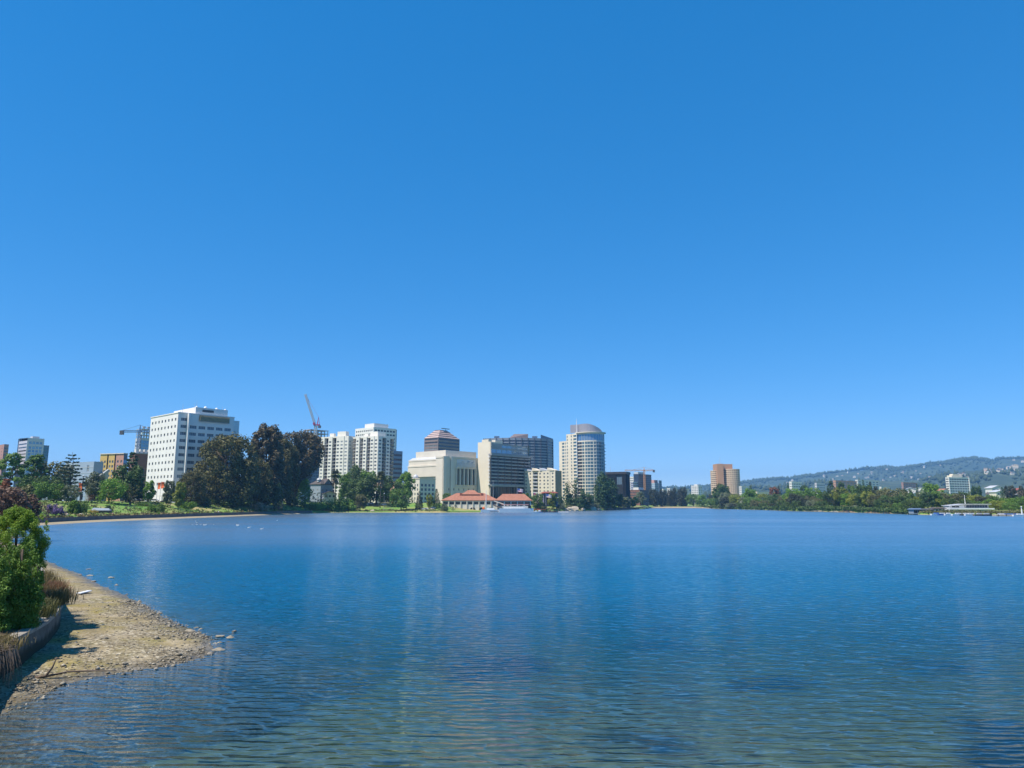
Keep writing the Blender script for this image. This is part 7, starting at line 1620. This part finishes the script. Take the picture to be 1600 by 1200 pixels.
for _ in range(190):
    a = rj.uniform(0, 6.28); e = rj.uniform(-1.1, 1.45); q_ = rj.uniform(.72, 1.02) if rj.random() < .7 else rj.uniform(1.0, 1.22); r_ = rj.uniform(.05, .11) if q_ < 1.0 else rj.uniform(.02, .05)
    br.append((.45 * math.cos(a) * math.cos(e) * q_, .45 * math.sin(a) * math.cos(e) * q_, .62 + (.29 if e > 0 else .34) * math.sin(e) * q_, r_, r_ * .8))
near_plant(14, 945, 1.6, 5.0, 2.9, br, 46000, .036, 'junibright', "dense bright yellow-green bush rounded over the top of the junipers", 'rounded_bush', 'shrub', 8, shell=.55)
for (u, d, h, w, kd, lf, lb) in ((12, 118, 7.7, 6.5, 'round', 'purple', "purple-brown leaved tree behind the bright bush, cut by the picture's edge"), (42, 125, 6.6, 4.6, 'spread', 'purple', "purple-brown leaved tree with drooping twigs beside the bay water"), (-8, 126, 9.6, 6, 'round', 'rust', "rust-brown tree crown at the picture's edge above the purple-leaved trees"), (60, 150, 5, 5, 'wisp', 'purple', "low purple twiggy shrub hanging over the bay shore"), (30, 165, 9, 8, 'round', 'olive', "olive tree behind the purple-leaved trees")):
    x = ku(u) * d; tree_at(x, d, h, w, kd, lf, lb, z=1.4)
    if kd == 'wisp':
        pass
def blades(name, pts, n, hmin, hmax, leaf, label, seed, spread=.3, wid=.012):
    NR.seed(seed); C_ = np.array(pts)[NR.randint(0, len(pts), n)] + np.concatenate([NR.normal(size=(n, 2)) * spread, np.zeros((n, 1))], 1)
    h = NR.uniform(hmin, hmax, n); a = NR.rand(n) * 6.283; lean = NR.uniform(.1, .7, n) * h; w = wid * NR.uniform(.7, 1.6, n)
    dx, dy = np.cos(a), np.sin(a); tip = C_ + np.stack([dx * lean, dy * lean, h], 1); mid = C_ + np.stack([dx * lean * .35, dy * lean * .35, h * .6], 1); sx = np.stack([-dy * w, dx * w, 0 * w], 1)
    V = np.stack([C_ - sx, C_ + sx, mid + sx * .8, mid - sx * .8, tip + sx * .2, tip - sx * .2], 1).reshape(-1, 3); i = np.arange(n)[:, None] * 6
    Fq = np.concatenate([i + np.array([[0, 1, 2, 3]]), i + np.array([[3, 2, 4, 5]])])
    tag(link(name, np_mesh(name, V, Fq, L[leaf])), label, 'grass', kind='stuff')
def bankpts(lst, z=1.5): return [tuple(on_z(u, v, z)) for u, v in lst]
blades('dry_grass', bankpts([(66, 935), (75, 925), (82, 935), (72, 915), (64, 905), (88, 940), (80, 945), (60, 930), (70, 945)]), 4600, .2, .75, 'dry', "tall straw coloured grass on the bank behind the wall's rounded end", 31, .35)
blades('dry_grass', bankpts([(44, 968), (55, 960), (40, 960), (60, 965), (66, 958), (36, 972)]), 3000, .25, .7, 'olive', "greenish weeds along the wall's coping", 32, .25)
blades('reddish_weeds', bankpts([(44, 955), (38, 950), (50, 948), (84, 930), (90, 935), (34, 962)]), 2600, .3, .85, 'reddry', "reddish dry stems on the bank beside the junipers", 33, .25)
blades('dry_grass', bankpts([(-5, 1005), (5, 1000), (0, 1015), (-10, 1012), (8, 1008)], 1.4), 1100, .05, .28, 'dry', "dry brown creepers hanging over the wall near the picture's edge", 34, .3)
q = MB(); rg = random.Random(8)
for k in range(60):
    p = on_z(rg.uniform(-20, 12), 0, 0) if False else on_z(rg.uniform(-20, 10), rg.uniform(1000, 1020), 1.45); a = rg.uniform(-1, 1); q.tube([p, p + Vector((.35, -.1 + a * .2, .1)), p + Vector((.6, -.2 + a * .3, -.5)), p + Vector((.65, -.25 + a * .4, -1.0))], [.012, .012, .009, .004], 4)
tag(q.build('trailing_stems', M['wood']), "bare brown stems trailing down the face of the concrete wall", 'vine', kind='stuff')
# broken wall chunks and bundled roots at the wall's end
p = on_z(56, 972, 1.5); rock(p.x, p.y, 1.55, .5, .3, .12, "broken pale concrete lump on the bank behind the coping", BOULD, 'rubble block', 'concrete_lump')

# ------------------------------------------------------------------ air
m = bpy.data.materials.new("haze"); m.use_nodes = True; nt = m.node_tree; nt.nodes.clear()
pv = nt.nodes.new("ShaderNodeVolumePrincipled"); pv.inputs["Color"].default_value = (.24, .56, 1.0, 1); pv.inputs["Density"].default_value = .00010
pv.inputs["Anisotropy"].default_value = 0
out = nt.nodes.new("ShaderNodeOutputMaterial"); nt.links.new(pv.outputs[0], out.inputs["Volume"])
tag(MB().box(-9800, 9800, -120, 9900, -4.2, 420).build('haze', m), "thin blue summer haze over lake and hills", 'haze', kind='stuff')
